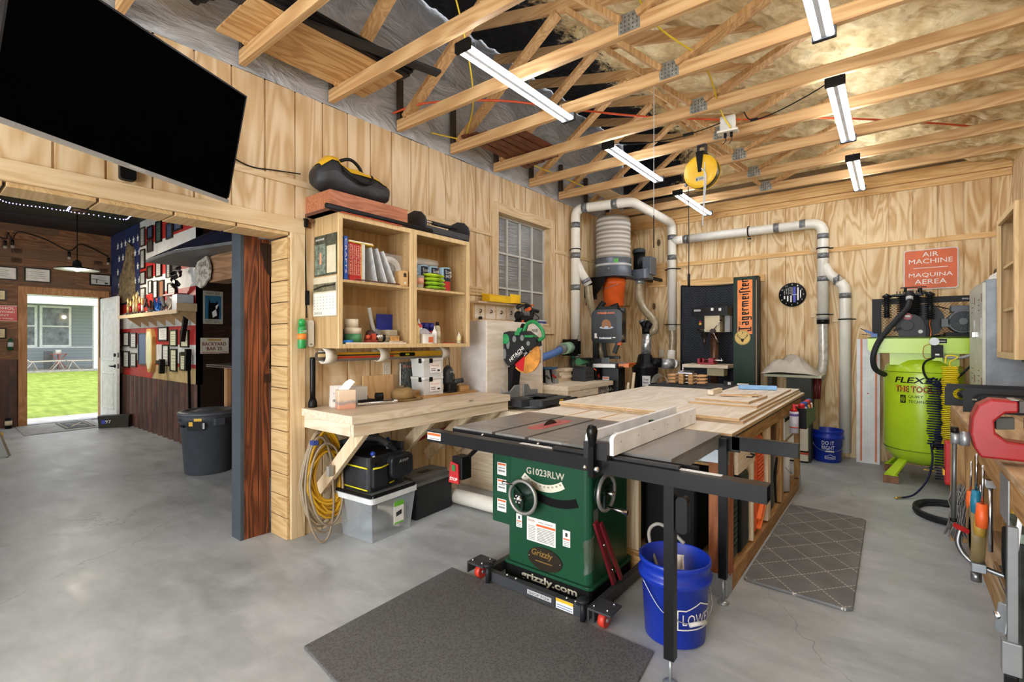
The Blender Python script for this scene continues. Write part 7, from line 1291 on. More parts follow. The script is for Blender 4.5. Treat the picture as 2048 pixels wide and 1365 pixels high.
for i in range(-12, 26):
    for sg_ in (-1, 1):
        x0 = -.32+.03*i; x1 = x0+sg_*.33*1.0; z0, z1 = 1.40, 1.73
        pts = [(x0, z0), (x1, z1)]
        def clipx(a, b, lim, keep):
            return a if keep(a[0]) else (lim, a[1]+(b[1]-a[1])*(lim-a[0])/(b[0]-a[0]))
        if max(x0, x1) < -.32 or min(x0, x1) > .42: continue
        a, b = pts
        a = clipx(a, b, -.32, lambda x: x >= -.32); b = clipx(b, a, -.32, lambda x: x >= -.32)
        a = clipx(a, b, .42, lambda x: x <= .42) if a != b else a; b = clipx(b, a, .42, lambda x: x <= .42) if a != b else b
        if abs(a[0]-b[0]) > .01: gd.beam((a[0], .205, a[1]), (b[0], .205, b[1]), .003, .003, (0, 1, 0))
p('belt_guard_mesh', gd)
p('pressure_switch', MB(BLACK).box(.05, .13, -.345, -.275, 1.20, 1.315).m(LIME).box(.055, .125, -.34, -.27, 1.17, 1.20).m(C(206, 210, 212, .3)).cyl((.07, -.35, 1.345), (.07, -.33, 1.345), .035, n=24).m(WHITE).box(.075, .105, -.3465, -.345, 1.22, 1.235).m(C(176, 96, 52, .3, .6)).tube(bez([(.06, -.33, 1.32), (.0, -.33, 1.30), (-.0, -.33, 1.20), (.05, -.33, 1.19)], 6), .003, 6), bevel=.003)
p('power_conduit', MB(C(150, 152, 156, .4)).tube(bez([(.13, -.31, 1.205), (.24, -.32, 1.20), (.33, -.33, 1.24), (.40, -.33, 1.32)], 6), .012, 8).m(BLACK).tube(bez([(.07, -.34, 1.20), (.0, -.36, 1.15), (.0, -.36, 1.05), (.06, -.36, .96), (.14, -.36, .95), (.22, -.36, 1.02), (.30, -.36, 1.12), (.40, -.34, 1.24)], 8), .009, 8))
p('drain_valve', MB(YEL).box(.0, .08, -.20, -.19, .14, .147).m(STEEL).cyl((.05, -.10, .15), (.10, -.22, .13), .01))
S('air_gun', 'blue air blow gun lying on the left end of the compressor deck', 'air gun', MB(C(40, 90, 170, .4)).cbox((-.16, 5.95, 1.405), (.05, .03, .035)).beam((-.17, 5.95, 1.42), (-.235, 5.95, 1.455), .02, .022).m(BLACK).cyl((-.235, 5.95, 1.455), (-.27, 5.95, 1.475), .004).tube([(-.15, 5.95, 1.395), (-.21, 5.95, 1.412), (-.26, 5.95, 1.415)], .003, 5), bevel=.003)
def helix(name, label, x, y, z0, z1, r, turns, wr, mat, jit=0):
    m = MB(mat); N = int(turns*14)
    m.tube([(x+(r+jit*math.sin(k*.11))*math.cos(2*PI*k/14)+jit*math.sin(k*.05), y+r*.7*math.sin(2*PI*k/14), z0+(z1-z0)*k/N) for k in range(N+1)], wr, 6); return m
m = helix('', '', .285, 5.74, .42, 1.0, .055, 26, .0055, C(24, 28, 60, .3), .006)
m.tube(bez([(.285, 5.75, 1.0), (.27, 5.76, 1.02), (.24, 5.77, .98), (.3, 5.74, .95)], 6), .006, 6)
k2 = helix('', '', .325, 5.70, .12, .60, .045, 20, .0055, C(24, 28, 60, .3), .004); 
o = len(m.v); m.v += k2.v; m.f += [tuple(i+o for i in f) for f in k2.f]; m.fm += [0]*len(k2.f); m.fs += [True]*len(k2.f)
m.tube(bez([(.25, 5.72, .44), (.26, 5.66, .30), (.22, 5.56, .14), (.13, 5.42, .03), (.03, 5.30, .012)], 8), .008, 8).m(C(200, 170, 90, .3, .7)).cyl((.04, 5.31, .014), (.0, 5.27, .012), .009)
S('coiled_air_hose', 'dark navy coiled air hose hanging in front of the compressor tank', 'air hose', m)
m = helix('', '', .375, 5.66, .45, 1.13, .052, 42, .0055, C(232, 206, 20, .35), .004)
m.tube(bez([(.375, 5.66, 1.13), (.38, 5.7, 1.17), (.43, 5.72, 1.21), (.36, 5.74, 1.22), (.35, 5.72, 1.15)], 6), .006, 6).m(WHITE).cyl((.41, 5.71, 1.13), (.43, 5.71, 1.10), .008)
S('coiled_air_hose', 'bright yellow coiled air hose hanging beside the navy one', 'air hose', m)
S('rubber_hose_coil', 'flat coil of black rubber hose lying on the floor behind the right bench', 'hose', MB(C(40, 42, 44, .5)).tube([(.335+(.20+.015*math.sin(k*.05)+.004*(k//28))*math.cos(2*PI*k/28), 5.02+(.27+.01*(k//28)-.01)*math.sin(2*PI*k/28), .012+.0052*(k//28)*1.5+.006*math.sin(k*.3)) for k in range(28*5)], .012, 8))
# ---------------------------------------------------------------- locker
T('steel_locker', 'grey steel locker with louvred pale doors standing beyond the right bench', 'locker', (.51, 4.93, 0))
LK = C(136, 142, 148, .45, .2, .12, 6)
p('body', MB(LK).box(.012, .385, 0, .80, 0, 1.80), bevel=.003)
ld = MB(C(196, 196, 182, .4))
def ldoor(y0, y1, z0, z1, nm='door'):
    m = MB(C(196, 196, 182, .4)).box(-.006, .012, y0, y1, z0, z1); m.m(C(90, 88, 80, .5))
    for zz_ in (z1-.12, z1-.16, z1-.20, z0+.12, z0+.16, z0+.20): m.box(-.0075, -.006, (y0+y1)/2-.04, (y0+y1)/2+.04, zz_, zz_+.008)
    m.m(C(120, 84, 60, .5)).box(-.010, -.006, y0+.01, y0+.03, z1-.14, z1-.08).box(-.010, -.006, y0+.01, y0+.03, z0+.10, z0+.16).m(LGREY).box(-.010, -.006, y0+.05, y0+.075, z0+.45 if z1-z0 > .8 else z0+.3, z0+.60 if z1-z0 > .8 else z0+.38)
    return p(nm, m, bevel=.002)
ldoor(.01, .40, .92, 1.78); ldoor(.41, .79, .92, 1.78); ldoor(.01, .40, .03, .90); ldoor(.41, .79, .03, .90)
p('latch', MB(CHROME).box(-.03, -.006, .38, .43, 1.38, 1.42), bevel=.002)
p('warning_sticker', MB(WHITE).box(.16, .28, -.003, -.0005, 1.50, 1.57).m(RED).box(.16, .28, -.0036, -.003, 1.545, 1.57).m(DGREY).text('DANGER', (.17, -.0037, 1.55), (1, 0, 0), (0, 0, 1), .1, .014))
S('plastic_bag', 'crumpled white plastic bag on top of the grey locker', 'bag', MB(C(226, 226, 222, .4, 0, .06, 12, .4)).grid(lambda u, v: (.55+.26*u, 5.0+.25*v, 1.802+.13*math.sin(PI*min(1, u*1.0))**.5*math.sin(PI*v)**.6*(.5+.5*u)+.02*abs(noise.noise(Vector((u*6, v*6, 3))))), 16, 12))
# ---------------------------------------------------------------- wall cabinet on the right
T('open_cabinet', 'open maple wall cabinet on the right wall above the vise bench', 'cabinet', (.91, 4.21, 1.235))
d = -.32; w = .66; h = .97
m = MB(CABW).box(d, -.002, 0, .018, 0, h).box(d, -.002, w-.018, w, 0, h).box(d, -.002, .018, w-.018, h-.02, h).box(d, -.002, .018, w-.018, .01, .028).box(-.012, -.002, .018, w-.018, .028, h-.02).m(C(60, 44, 26, .8))
for k in range(16): m.box(-.1, -.095, w-.0185, w-.018, .12+k*.045, .125+k*.045)
p('cabinet_body', m)
p('face_frame', MB(CABF).box(d-.02, d, 0, .04, 0, h).box(d-.02, d, w-.04, w, 0, h).box(d-.02, d, .04, w-.04, h-.04, h).box(d-.02, d, .04, w-.04, 0, .04), bevel=.0015)
for z in (.32, .62): p('shelf', MB(CABF).box(d+.01, -.012, .019, w-.019, z, z+.018))
S('spray_bottle', 'white crumpled bottle on the top shelf of the right wall cabinet', 'bottle', MB(WHITE).lathe((.68, 4.62, 1.8735), [(.035, 0), (.04, .08), (.03, .12), (.02, .14), (1e-5, .145)], 16))
S('green_black_canister', 'black canister with green bands, lower of two in the right wall cabinet', 'canister', MB(BLACK).cyl((.68, 4.48, 1.5735), (.68, 4.48, 1.655), .03, n=20).m(C(60, 180, 70, .4)).cyl((.68, 4.48, 1.635), (.68, 4.48, 1.65), .0305, n=20), 'canisters in the right wall cabinet')
S('green_black_canister', 'black canister with green bands, upper of two in the right wall cabinet', 'canister', MB(BLACK).cyl((.68, 4.48, 1.656), (.68, 4.48, 1.73), .03, n=20).m(C(60, 180, 70, .4)).cyl((.68, 4.48, 1.71), (.68, 4.48, 1.725), .0305, n=20), 'canisters in the right wall cabinet')
S('parts_jar', 'clear jar of small parts, left of two in the right wall cabinet', 'jar', MB(C(200, 202, 200, .3)).cyl((.64, 4.56, 1.5735), (.64, 4.56, 1.62), .028), 'small jars in the right wall cabinet')
S('parts_jar', 'clear jar of small parts, right of two in the right wall cabinet', 'jar', MB(C(206, 208, 206, .3)).cyl((.64, 4.50, 1.5735), (.64, 4.50, 1.62), .026), 'small jars in the right wall cabinet')
S('wire_rack', 'black wire rack hung under the right wall cabinet', 'rack', MB(BLACK).tube([(.62+.012*k, 4.25+.05*(k % 2), 1.225-.06*((k//2) % 2)) for k in range(22)], .005, 6).box(.62, .88, 4.24, 4.34, 1.222, 1.234))
# ================================================================ RIGHT BENCH
BX = .295
T('workbench', 'worn lumber bench with a red vise along the right wall', 'workbench', (.6, 3.4, 0))
WOR = wood('worn_bench_top', (148, 118, 86), (182, 152, 116), (204, 178, 142), 'y', .9, .5, .8)
p('worktop', MB(WOR).box(BX, RW-.005, .9, 4.42, .895, .92).m(OLDLUM).box(BX, BX+.038, .9, 4.42, .805, .894), world=True, bevel=.003)
p('lower_shelf', MB(OLDLUM).box(BX+.10, BX+.138, .9, 4.41, 0, .10).m(WOR).box(BX+.10, RW-.005, .9, 4.41, .1005, .118), world=True, bevel=.003)
p('end_board', MB(OLDLUMZ).box(BX-.0, RW-.01, 4.42, 4.45, 0, .894).box(BX+.06, BX+.098, 4.2, 4.28, .119, .804), world=True, bevel=.002)
p('leg', MB(OLDLUMZ).box(BX+.04, BX+.13, 2.05, 2.14, .1185, .804), world=True, bevel=.002)
p('joint_plate', MB(GALV).box(BX-.003, BX-.0005, 2.26, 2.42, .74, .89), world=True)
VR = C(150, 26, 32, .35)
VY = 2.40
T('bench_vise', 'large red bench vise with a steel handle on the right bench', 'vise', (.31, VY, .9203)).scale = (.66, 1, 1)
def vf(pts, y0, y1, m): return m.prism([(x, y0, z) for x, z in pts], (0, y1-y0, 0))
m = MB(VR); arcp = [(-.02+.10*math.cos(a)*.9-.03, .155+.075*math.sin(a)) for a in [PI/2+(PI*.9)*k/10 for k in range(11)]]
vf([(.03, .225), (.03, .185), (-.02, .18), (-.06, .15), (-.055, .11), (-.01, .085), (.30, .07), (.30, .02), (-.11, .02), (-.135, .05), (-.15, .10), (-.145, .16), (-.12, .205), (-.07, .228)], -.045, .045, m)
p('moving_jaw', m, bevel=.008)
p('fixed_jaw', vf([(.10, .225), (.10, .185), (.16, .175), (.20, .10), (.34, .07), (.40, .12), (.42, .22), (.25, .235)], -.05, .05, MB(VR)), bevel=.008)
p('swivel_base', MB(VR).box(.10, .40, -.05, .05, .0, .02).lathe((.24, 0, 0), [(.12, 0), (.12, .012), (.08, .02)], 28), bevel=.003)
p('jaw_plates', MB(C(66, 64, 60, .4, .5)).box(.03, .055, -.05, .05, .185, .227).box(.075, .10, -.05, .05, .185, .227).m(GALV).box(-.0, .03, -.046, .046, .2255, .229).m(C(70, 70, 64, .5)).prism([(-.05, -.02, .16), (.02, -.02, .165), (.02, -.02, .125), (-.05, -.02, .12)], (0, .04, 0)).prism([(.06, -.02, .165), (.16, -.02, .165), (.16, -.02, .12), (.06, -.02, .125)], (0, .04, 0)), bevel=.002)
p('screw_handle', MB(GALV).cyl((-.15, 0, .075), (-.19, 0, .075), .026, n=20).cyl((-.19, 0, .075), (-.225, 0, .075), .022, n=20).m(C(110, 112, 112, .35, .7)).cyl((-.21, 0, .10), (-.215, 0, -.22), .011, n=14).m(BLACK).cyl((-.21, 0, .095), (-.21, 0, .115), .018, n=16).cyl((-.215, 0, -.22), (-.215, 0, -.23), .016, n=16))
for i, (x, y, z, l) in enumerate(((.262, 4.36, .0, 'black slotted saw plate with a round knob standing at the far end of the bench'), (.325, 4.02, .0, 'second black slotted saw plate, nearer the vise on the bench'))):
    T('slotted_plate', l, 'plate', (x, y, .9205), 'black slotted plates on the right bench')
    m = MB(C(38, 40, 42, .45)); W_ = .40; H_ = .145
    m.prism([(0, 0, 0), (W_, 0, 0), (W_, 0, H_), (.035, 0, H_), (.01, 0, H_-.01), (0, 0, H_-.035)], (0, .006, 0)) if 0 else None
    ring = [(.085+.045*math.cos(a), .078+.037*math.sin(a)) for a in [PI/2+PI*k/8 for k in range(9)]]
    m.box(0, W_, 0, .006, 0, .041).box(0, .04, 0, .006, .041, H_-.02).box(.04, W_, 0, .006, .115, H_).box(.008, .04, 0, .006, H_-.02, H_)
    for k in range(8):
        a0, a1 = PI/2+PI*k/8, PI/2+PI*(k+1)/8; 
        m.prism([(.085+.045*math.cos(a0), 0, .078+.037*math.sin(a0)), (.04, 0, .078+.037*math.sin(a0)), (.04, 0, .078+.037*math.sin(a1)), (.085+.045*math.cos(a1), 0, .078+.037*math.sin(a1))], (0, .006, 0))
    p('plate', m, bevel=0)
    p('slot_tongue', MB(C(38, 40, 42, .45)).box(.085, W_, .001, .005, .052, .104).ball((.085, .003, .078), .024, 12, 1, .2, 1))
    p('knob', MB(C(30, 31, 33, .35)).ball((.09, -.012, .078), .024, 16))
T('food_tray', 'beige moulded tray stacked on the pink bowl on the right bench', 'tray', (.60, 3.15, 1.017))
p('rim', MB(C(214, 184, 148, .5)).rbox(-.13, .16, -.07, .07, .045, .055, .02).rbox(-.10, .0, -.055, .055, .003, .045, .02).rbox(.02, .14, -.055, .055, .003, .045, .02), bevel=.004)
S('pink_bowl', 'dusty pink plastic bowl under the beige tray on the right bench', 'bowl', MB(C(190, 136, 132, .4)).lathe((.68, 3.13, .9203), [(.08, 0), (.09, .005), (.12, .095), (.13, .096), (.085, .01), (1e-5, .01)], 28))
S('pink_bowl', 'dusty pink plastic bowl turned upside down behind the beige tray', 'bowl', MB(C(180, 112, 112, .4)).lathe((.70, 3.62, .9203), [(.13, 0), (.13, .01), (.115, .06), (.09, .13), (.06, .15), (1e-5, .155)], 28))
S('painters_pad', 'yellow and white printed pad lying between the vise jaws on the bench', 'pad', MB(C(200, 170, 90, .5)).box(.50, .66, 2.66, 2.8, .9203, .930).m(DGREY).box(.53, .6, 2.68, 2.78, .930, .934).m(WHITE).box(.6, .65, 2.7, 2.78, .930, .932))
# things hung and stored under the bench front
T('power_tool', 'red power tool hanging on the far end board of the bench', 'power tool', (.30, 4.512, .36))
p('body', MB(C(196, 36, 40, .4)).rbox(-.03, .02, -.06, .06, .0, .30, .02, axis='x'), bevel=.006)
p('grip', MB(BLACK).beam((-.03, 0, .10), (.05, 0, .18), .04, .03).m(YEL).cbox((-.03, .0, .08), (.02, .05, .04)), bevel=.003)
n = NT('grey_bristles'); a = n.noise(n.coord((40, 40, 3)), 3, 4, .7); n.color(n.ramp(a, [(.3, (86, 84, 82)), (.7, (176, 172, 166))])); n.set(.9); n.bump(a, .8, .01)
m = MB(n.m); random.seed(5)
for i in range(90):
    x = .335+random.uniform(-.045, .05); y = 4.25+random.uniform(-.05, .05); m.tube([(x, y, .30), (x+random.uniform(-.02, .02), y, .20), (x+random.uniform(-.05, .04), y+random.uniform(-.03, .03), .07+random.random()*.05)], .0035, 4)
for i in range(60):
    x = .335+random.uniform(-.045, .05); y = 4.25+random.uniform(-.04, .04); m.tube([(x, y, .24), (x+random.uniform(-.03, .03), y, .32), (x+random.uniform(-.02, .05), y, .38+random.random()*.05)], .0035, 4)
S('shop_brush', 'grey bristled shop brush hung at the far bench corner', 'brush', m)
T('pipe_tool', 'tan and grey pipe cutter guard with a red tag hung under the bench', 'tool', (.30, 3.15, .28))
p('guard', MB(C(132, 112, 74, .4)).lathe((0, 0, .16), [(.07, -.022), (.11, -.025), (.12, 0), (.11, .025), (.07, .022), (.07, -.022)], 30, 'x', 0, .75, 1.15).m(GALV).box(-.02, .03, -.06, .06, .0, .04), bevel=.003)
p('arm', MB(STEEL).tube(bez([(-.05, .05, .16), (-.06, .03, .09), (-.02, .0, .03), (.08, -.02, .0), (.20, -.05, -.01)], 6), .012, 8).cyl((.0, 0, -.02), (.0, 0, -.06), .02))
p('red_tag', MB(RED).cbox((-.05, .02, .17), (.05, .04, .02), .3, .4))
def hang(name, label, x, y, z, l, mat, hm, r=.009, cat='screwdriver'):
    T(name, label, cat, (x, y, z), 'hand tools hung along the bench edge')
    p('handle', MB(hm).lathe((0, 0, 0), [(.6*r, -l*.35), (1.7*r, -l*.33), (1.9*r, -l*.2), (1.5*r, 0)], 14)); p('shaft', MB(mat).cyl((0, 0, 0), (.004, 0, l*.55), r*.45))
hang('screwdriver', 'orange handled screwdriver hung far along the bench edge', .285, 3.20, .63, .26, CHROME, C(226, 100, 40, .4))
hang('screwdriver', 'teal handled screwdriver hung beside the orange ones', .285, 3.00, .68, .30, CHROME, C(30, 120, 150, .4), .010)
hang('screwdriver', 'large orange handled screwdriver nearest the chrome wrench', .29, 2.85, .66, .30, CHROME, C(230, 96, 36, .4), .012)
hang('screwdriver', 'amber handled screwdriver hung below the bench edge', .30, 3.02, .56, .26, CHROME, C(176, 140, 60, .3), .012)
T('chrome_wrench', 'long chrome breaker bar hung behind the orange screwdriver', 'wrench', (.31, 2.80, .50))
p('bar', MB(CHROME).cyl((0, 0, -.02), (.0, 0, .26), .008)); p('head', MB(CHROME).cbox((0, 0, .26), (.03, .03, .03)))
S('paint_brush', 'yellow handled brush hanging near the chrome bar', 'brush', MB(YEL).cbox((.40, 2.95, .60), (.02, .02, .2)).m(C(110, 90, 50, .7)).cbox((.40, 2.95, .47), (.04, .02, .08)))
for i in range(3): S('jumper_hose', ['upper', 'middle', 'lower'][i]+' black rubber hose loop stored on the low bench shelf', 'hose', MB(C(30, 31, 33, .5)).tube(bez([(.42+.03*i, 3.3, .45-.04*i), (.40+.03*i, 3.1, .30-.03*i), (.44+.04*i, 2.95, .21-.02*i), (.6, 2.9, .18)], 7), .016, 8), 'black hose loops under the bench')
S('tool_cluster', 'dark cluster of steel sockets and bars hung under the bench middle', 'tool', MB(DGREY).cbox((.46, 2.85, .56), (.06, .10, .22)).m(STEEL).cyl((.40, 2.75, .45), (.42, 2.76, .70), .012).cyl((.43, 2.70, .43), (.45, 2.71, .66), .012).cyl((.46, 2.66, .47), (.47, 2.66, .62), .016).m(BLACK).cbox((.52, 3.0, .40), (.10, .25, .3)).m(RED).cbox((.44, 2.62, .50), (.01, .02, .04)), bevel=.003)
S('steel_tray', 'flat blue grey steel tray on the low shelf of the right bench', 'tray', MB(C(92, 98, 106, .4, .5)).box(.42, .80, 2.95, 3.7, .1195, .135).m(CHROME).box(.42, .435, 2.95, 3.7, .135, .15))
T('metal_tool_box', 'worn dark green metal box standing on the low shelf by the near clamps', 'box', (.505, 2.50, .1195))
p('box', MB(C(44, 50, 46, .45, .2, .4, 14)).box(-.17, .12, -.10, .16, 0, .53), bevel=.006)
p('paint_worn_lid', MB(C(110, 124, 112, .5, .2, .4, 10)).box(-.175, .125, -.105, .165, .531, .565), bevel=.004)
T('pipe_clamp', 'long chrome pipe clamp hung at the near end of the bench', 'clamp', (.285, 2.22, .40), rz=0)
p('bar', MB(CHROME).beam((.0, .0, .08), (.035, .03, .42), .022, .012, (1, 0, 0)))
p('jaw', MB(GALV).beam((.0, .0, .10), (-.01, -.01, .01), .035, .03).m(CHROME).cyl((-.01, 0, .06), (-.03, 0, .055), .014), bevel=.003)
T('bar_clamp', 'grey cast bar clamp hanging low at the near end of the bench', 'clamp', (.283, 2.12, .26))
p('bar', MB(C(128, 132, 134, .4, .4)).box(-.012, .012, -.01, .01, .1, .52), bevel=.002)
p('jaw', MB(C(140, 144, 146, .4, .4)).box(-.025, .02, -.02, .02, .07, .17).m(BLACK).box(-.018, .012, -.015, .015, .02, .068), bevel=.004)
# ================================================================ POST BY THE OPENING
T('steel_column', 'flat black painted steel column at the end of the bar partition', 'column', (-3.55, 1.50, 0))
p('column', MB(C(66, 72, 78, .45)).box(-3.475, -3.455, 1.30, 1.44, 0, 3.1).box(-3.62, -3.475, 1.43, 1.4399, 0, 3.1), world=True) if 0 else p('column', MB(C(66, 72, 78, .45)).box(-3.60, -3.463, 1.44, 1.462, 0, 3.15), world=True)
S('stained_post', 'dark charred-stained fir post boards beside the opening jamb', 'post', MB(DARKW).box(-3.60, -3.462, 1.463, 1.56, 0, 3.0).box(-3.52, -3.456, 1.5605, 1.632, 0, 2.06), bevel=.004)
S('stained_brace', 'dark angled brace block at the top of the charred post', 'brace', MB(C(40, 26, 20, .6)).prism([(-3.4555, 1.56, 2.03), (-3.4555, 1.635, 2.03), (-3.4555, 1.635, 1.80), (-3.4555, 1.60, 1.85)], (.012, 0, 0)))
S('stained_block', 'small dark block low on the charred post', 'block', MB(C(50, 30, 22, .6)).box(-3.4555, -3.445, 1.595, 1.634, 1.06, 1.12))
# ================================================================ BAR ROOM
def frame(cx, y, cz, w, h, label, name='picture_frame', fc=(22, 18, 16), pc=(206, 204, 196), txt=1, grp='framed certificates on the flag wall', art=None, cat='frame', plane='y', thk=.02):
    T(name, label, cat, (cx, y, cz), grp)
    F = (lambda a, d, b: (a, -d, b)) if plane == 'y' else (lambda a, d, b: (d, a, b))
    def bx(m, a0, a1, d0, d1, b0, b1): q = F(a0, d0, b0); r = F(a1, d1, b1); return m.box(min(q[0], r[0]), max(q[0], r[0]), min(q[1], r[1]), max(q[1], r[1]), b0, b1)
    f = .018 if w > .2 else .012; m = MB(C(*fc, .4)); bx(m, -w/2, w/2, 0, thk, -h/2, -h/2+f); bx(m, -w/2, w/2, 0, thk, h/2-f, h/2); bx(m, -w/2, -w/2+f, 0, thk, -h/2+f, h/2-f); bx(m, w/2-f, w/2, 0, thk, -h/2+f, h/2-f)
    p('frame', m)
    m = MB(C(*pc, .4)); bx(m, -w/2+f, w/2-f, 0, thk*.5, -h/2+f, h/2-f)
    if txt:
        m.m(C(120, 120, 118, .6)); n_ = 4
        for i in range(n_): hh = h*(.2-.14*i); ww = w*(.28 if i % 2 else .34)*.9; bx(m, -ww, ww, thk*.5, thk*.5+.001, hh, hh+.006)
    if art:
        for (a0, a1, b0, b1, c_) in art: m.m(C(*c_, .5)); bx(m, w*a0, w*a1, thk*.5, thk*.5+.0015, h*b0, h*b1)
    p('print', m)
TF = TR-.0012
# (x, z, w, h) on the flag wall; world x between -10.8 and -6.9
rows = [(-9.03, 2.94, 0.22, 0.29, 'tall narrow certificate'),
(-8.68, 2.96, 0.25, 0.19, 'blue and gold certificate'),
(-8.3, 2.92, 0.24, 0.31, 'tall green framed print'),
(-7.86, 2.87, 0.24, 0.22, 'blue glass framed print'),
(-7.54, 2.9, 0.32, 0.14, 'square blue framed print'),
(-9.03, 2.6, 0.22, 0.3, 'grey certificate'),
(-8.68, 2.76, 0.25, 0.18, 'dark navy plaque'),
(-8.69, 2.37, 0.23, 0.19, 'gold edged dark plaque'),
(-8.3, 2.38, 0.24, 0.22, 'grey framed citation'),
(-7.9, 2.33, 0.16, 0.21, 'light framed citation'),
(-7.67, 2.32, 0.17, 0.18, 'dark framed citation'),
(-9.02, 2.31, 0.25, 0.2, 'small grey certificate'),
(-9.02, 2.02, 0.25, 0.29, 'tall grey certificate'),
(-8.67, 2.15, 0.16, 0.19, 'black framed photo'),
(-8.44, 2.1, 0.18, 0.25, 'tall framed photo strip'),
(-8.18, 2.06, 0.21, 0.31, 'brown statue plaque'),
(-7.77, 2.03, 0.31, 0.24, 'large pale certificate'),
(-9.66, 1.9, 0.25, 0.2, 'small pale certificate'),
(-10.24, 1.36, 0.24, 0.25, 'light diploma'),
(-9.88, 1.38, 0.31, 0.23, 'yellowed diploma'),
(-9.5, 1.36, 0.31, 0.24, 'white diploma'),
(-10.24, 1.06, 0.24, 0.26, 'light lower diploma'),
(-9.88, 1.05, 0.31, 0.27, 'striped lower diploma'),
(-9.5, 1.05, 0.31, 0.22, 'pale lower diploma'),
(-9.03, 1.23, 0.42, 0.49, 'big blue-matted diploma'),
(-8.12, 1.45, 0.39, 0.2, 'small white certificate'),
(-8.01, 1.15, 0.26, 0.3, 'yellow certificate'),
(-7.71, 1.39, 0.27, 0.23, 'yellow green certificate'),
(-7.7, 1.09, 0.25, 0.31, 'tall yellow green certificate'),
(-7.29, 1.38, 0.29, 0.23, 'square yellow green certificate'),
(-7.3, 1.08, 0.31, 0.24, 'dark framed yellow certificate')]
pos = {2: 'upper', 1: 'middle', 0: 'lower'}
for i, (x, z, w, h, l) in enumerate(rows):
    col = (206, 206, 198) if z > 1.5 else (214, 212, 176 if x > -8 else 204)
    if 'blue' in l: col = (70, 90, 130)
    if 'green framed' in l: col = (84, 110, 100)
    if 'dark' in l and z > 1.5: col = (90, 84, 76)
    if 'statue' in l: col = (150, 96, 60)
    if z > 2.2: col = tuple(int(c*.8) for c in col)
    frame(x, TF, z, w, h, l+' on the %s part of the flag wall%s' % (pos[2 if z > 2.1 else 1 if z > 1.6 else 0], ', towards the door' if x < -9 else ', towards the bar' if x > -7.7 else ''), pc=col, fc=(30, 24, 20) if i % 3 else (60, 54, 46), cat='frame')
T('shield_plaque', 'tall wooden shield-shaped display case on the lower flag wall', 'plaque', (-8.59, TF, 1.23))
p('case', MB(C(196, 150, 84, .5)).prism([(-.10, 0, .30), (.08, 0, .30), (.15, 0, .18), (.15, 0, -.20), (.04, 0, -.34), (-.06, 0, -.34), (-.14, 0, -.20), (-.14, 0, .18)], (0, -.05, 0)), bevel=.002)
p('insert', MB(C(216, 214, 170, .4)).prism([(-.08, -.0505, .26), (.06, -.0505, .26), (.11, -.0505, .16), (.11, -.0505, -.18), (.03, -.0505, -.29), (-.05, -.0505, -.29), (-.11, -.0505, -.18), (-.11, -.0505, .16)], (0, -.002, 0)))
S('carved_flag_panel', 'ragged dark wooden panel mounted over the starry flag corner', 'panel', MB(C(96, 80, 56, .8, 0, .5, 12)).prism([(-10.25, TF, 1.98), (-9.95, TF, 1.97), (-9.42, TF, 2.02), (-9.45, TF, 2.45), (-9.5, TF, 2.85), (-9.75, TF, 2.95), (-9.9, TF, 2.7), (-10.0, TF, 2.55), (-10.2, TF, 2.4)], (0, -.03, 0)))
# shelf with trophies
T('trophy_shelf', 'long pine ledge with triangular supports across the flag wall', 'shelf', (-8.8, TF, 1.72))
p('board', MB(C(206, 178, 140, .5)).box(-.62, 1.9, -.22, 0, 0, .02).box(-.62, 1.9, -.222, -.205, -.03, .02).box(1.885, 1.905, -.22, 0, 0, .10))
for k in range(4, 11): p('gusset', MB(C(186, 152, 112, .5)).prism([(-1.85+.37*k, 0, -.002), (-1.85+.37*k, -.2, -.002), (-1.85+.37*k, 0, -.16)], (.02, 0, 0)))
random.seed(11)
SHZ = 1.7405
for i, x in enumerate((-9.36, -9.22, -9.07, -8.92, -8.78, -8.65)):
    c = [(196, 170, 110), (150, 30, 34), (206, 190, 150), (190, 160, 100), (176, 34, 36), (214, 210, 200)][i]; h = [.26, .2, .3, .34, .24, .2][i]
    T('trophy', ['gold', 'red', 'pale gold', 'tall gold', 'red columned', 'silver'][i]+' trophy on the door end of the pine ledge, number %s of the row' % ['first', 'second', 'third', 'fourth', 'fifth', 'sixth'][i], 'trophy', (x, TF-.11, SHZ), 'trophies at the door end of the ledge')
    p('base', MB(C(60, 50, 46, .4)).box(-.04, .04, -.03, .03, 0, .04)); p('column', MB(C(*c, .3, .3)).cyl((0, 0, .04), (0, 0, h*.7), .018)); p('figure', MB(C(206, 176, 100, .3, .7)).lathe((0, 0, h*.7), [(.022, 0), (.01, .02), (.02, .05), (.012, .09), (1e-5, .11)], 12))
for i, x in enumerate((-8.4, -8.2, -7.98, -7.76, -7.55)):
    m = MB(C(*[(70, 64, 60), (60, 54, 50), (30, 100, 180), (120, 116, 110), (190, 180, 160)][i], .35))
    for k in range(6): m.beam((x+random.uniform(-.08, .06), TF-.1+random.uniform(-.04, .04), SHZ+.02*k), (x+random.uniform(-.04, .1), TF-.1+random.uniform(-.04, .04), SHZ+.06+.03*k), .02, .03)
    m.box(x-.07, x+.07, TF-.15, TF-.05, SHZ, SHZ+.02); S('model_figure', ['first dark', 'second dark', 'bright blue', 'grey', 'pale'][i]+' model figure on the middle of the pine ledge', 'figurine', m, 'model figures on the ledge')
T('soldier_statue', 'dark bronze statue of riders on a stand at the bar end of the flag wall', 'statue', (-7.22, TF-.13, 1.95))
m = MB(C(40, 38, 38, .35, .4))
for i in range(16): m.beam((random.uniform(-.12, .10), random.uniform(-.04, .05), .03+.035*i*.8), (random.uniform(-.10, .12), random.uniform(-.04, .05), .08+.035*i*.8), .03, .04)
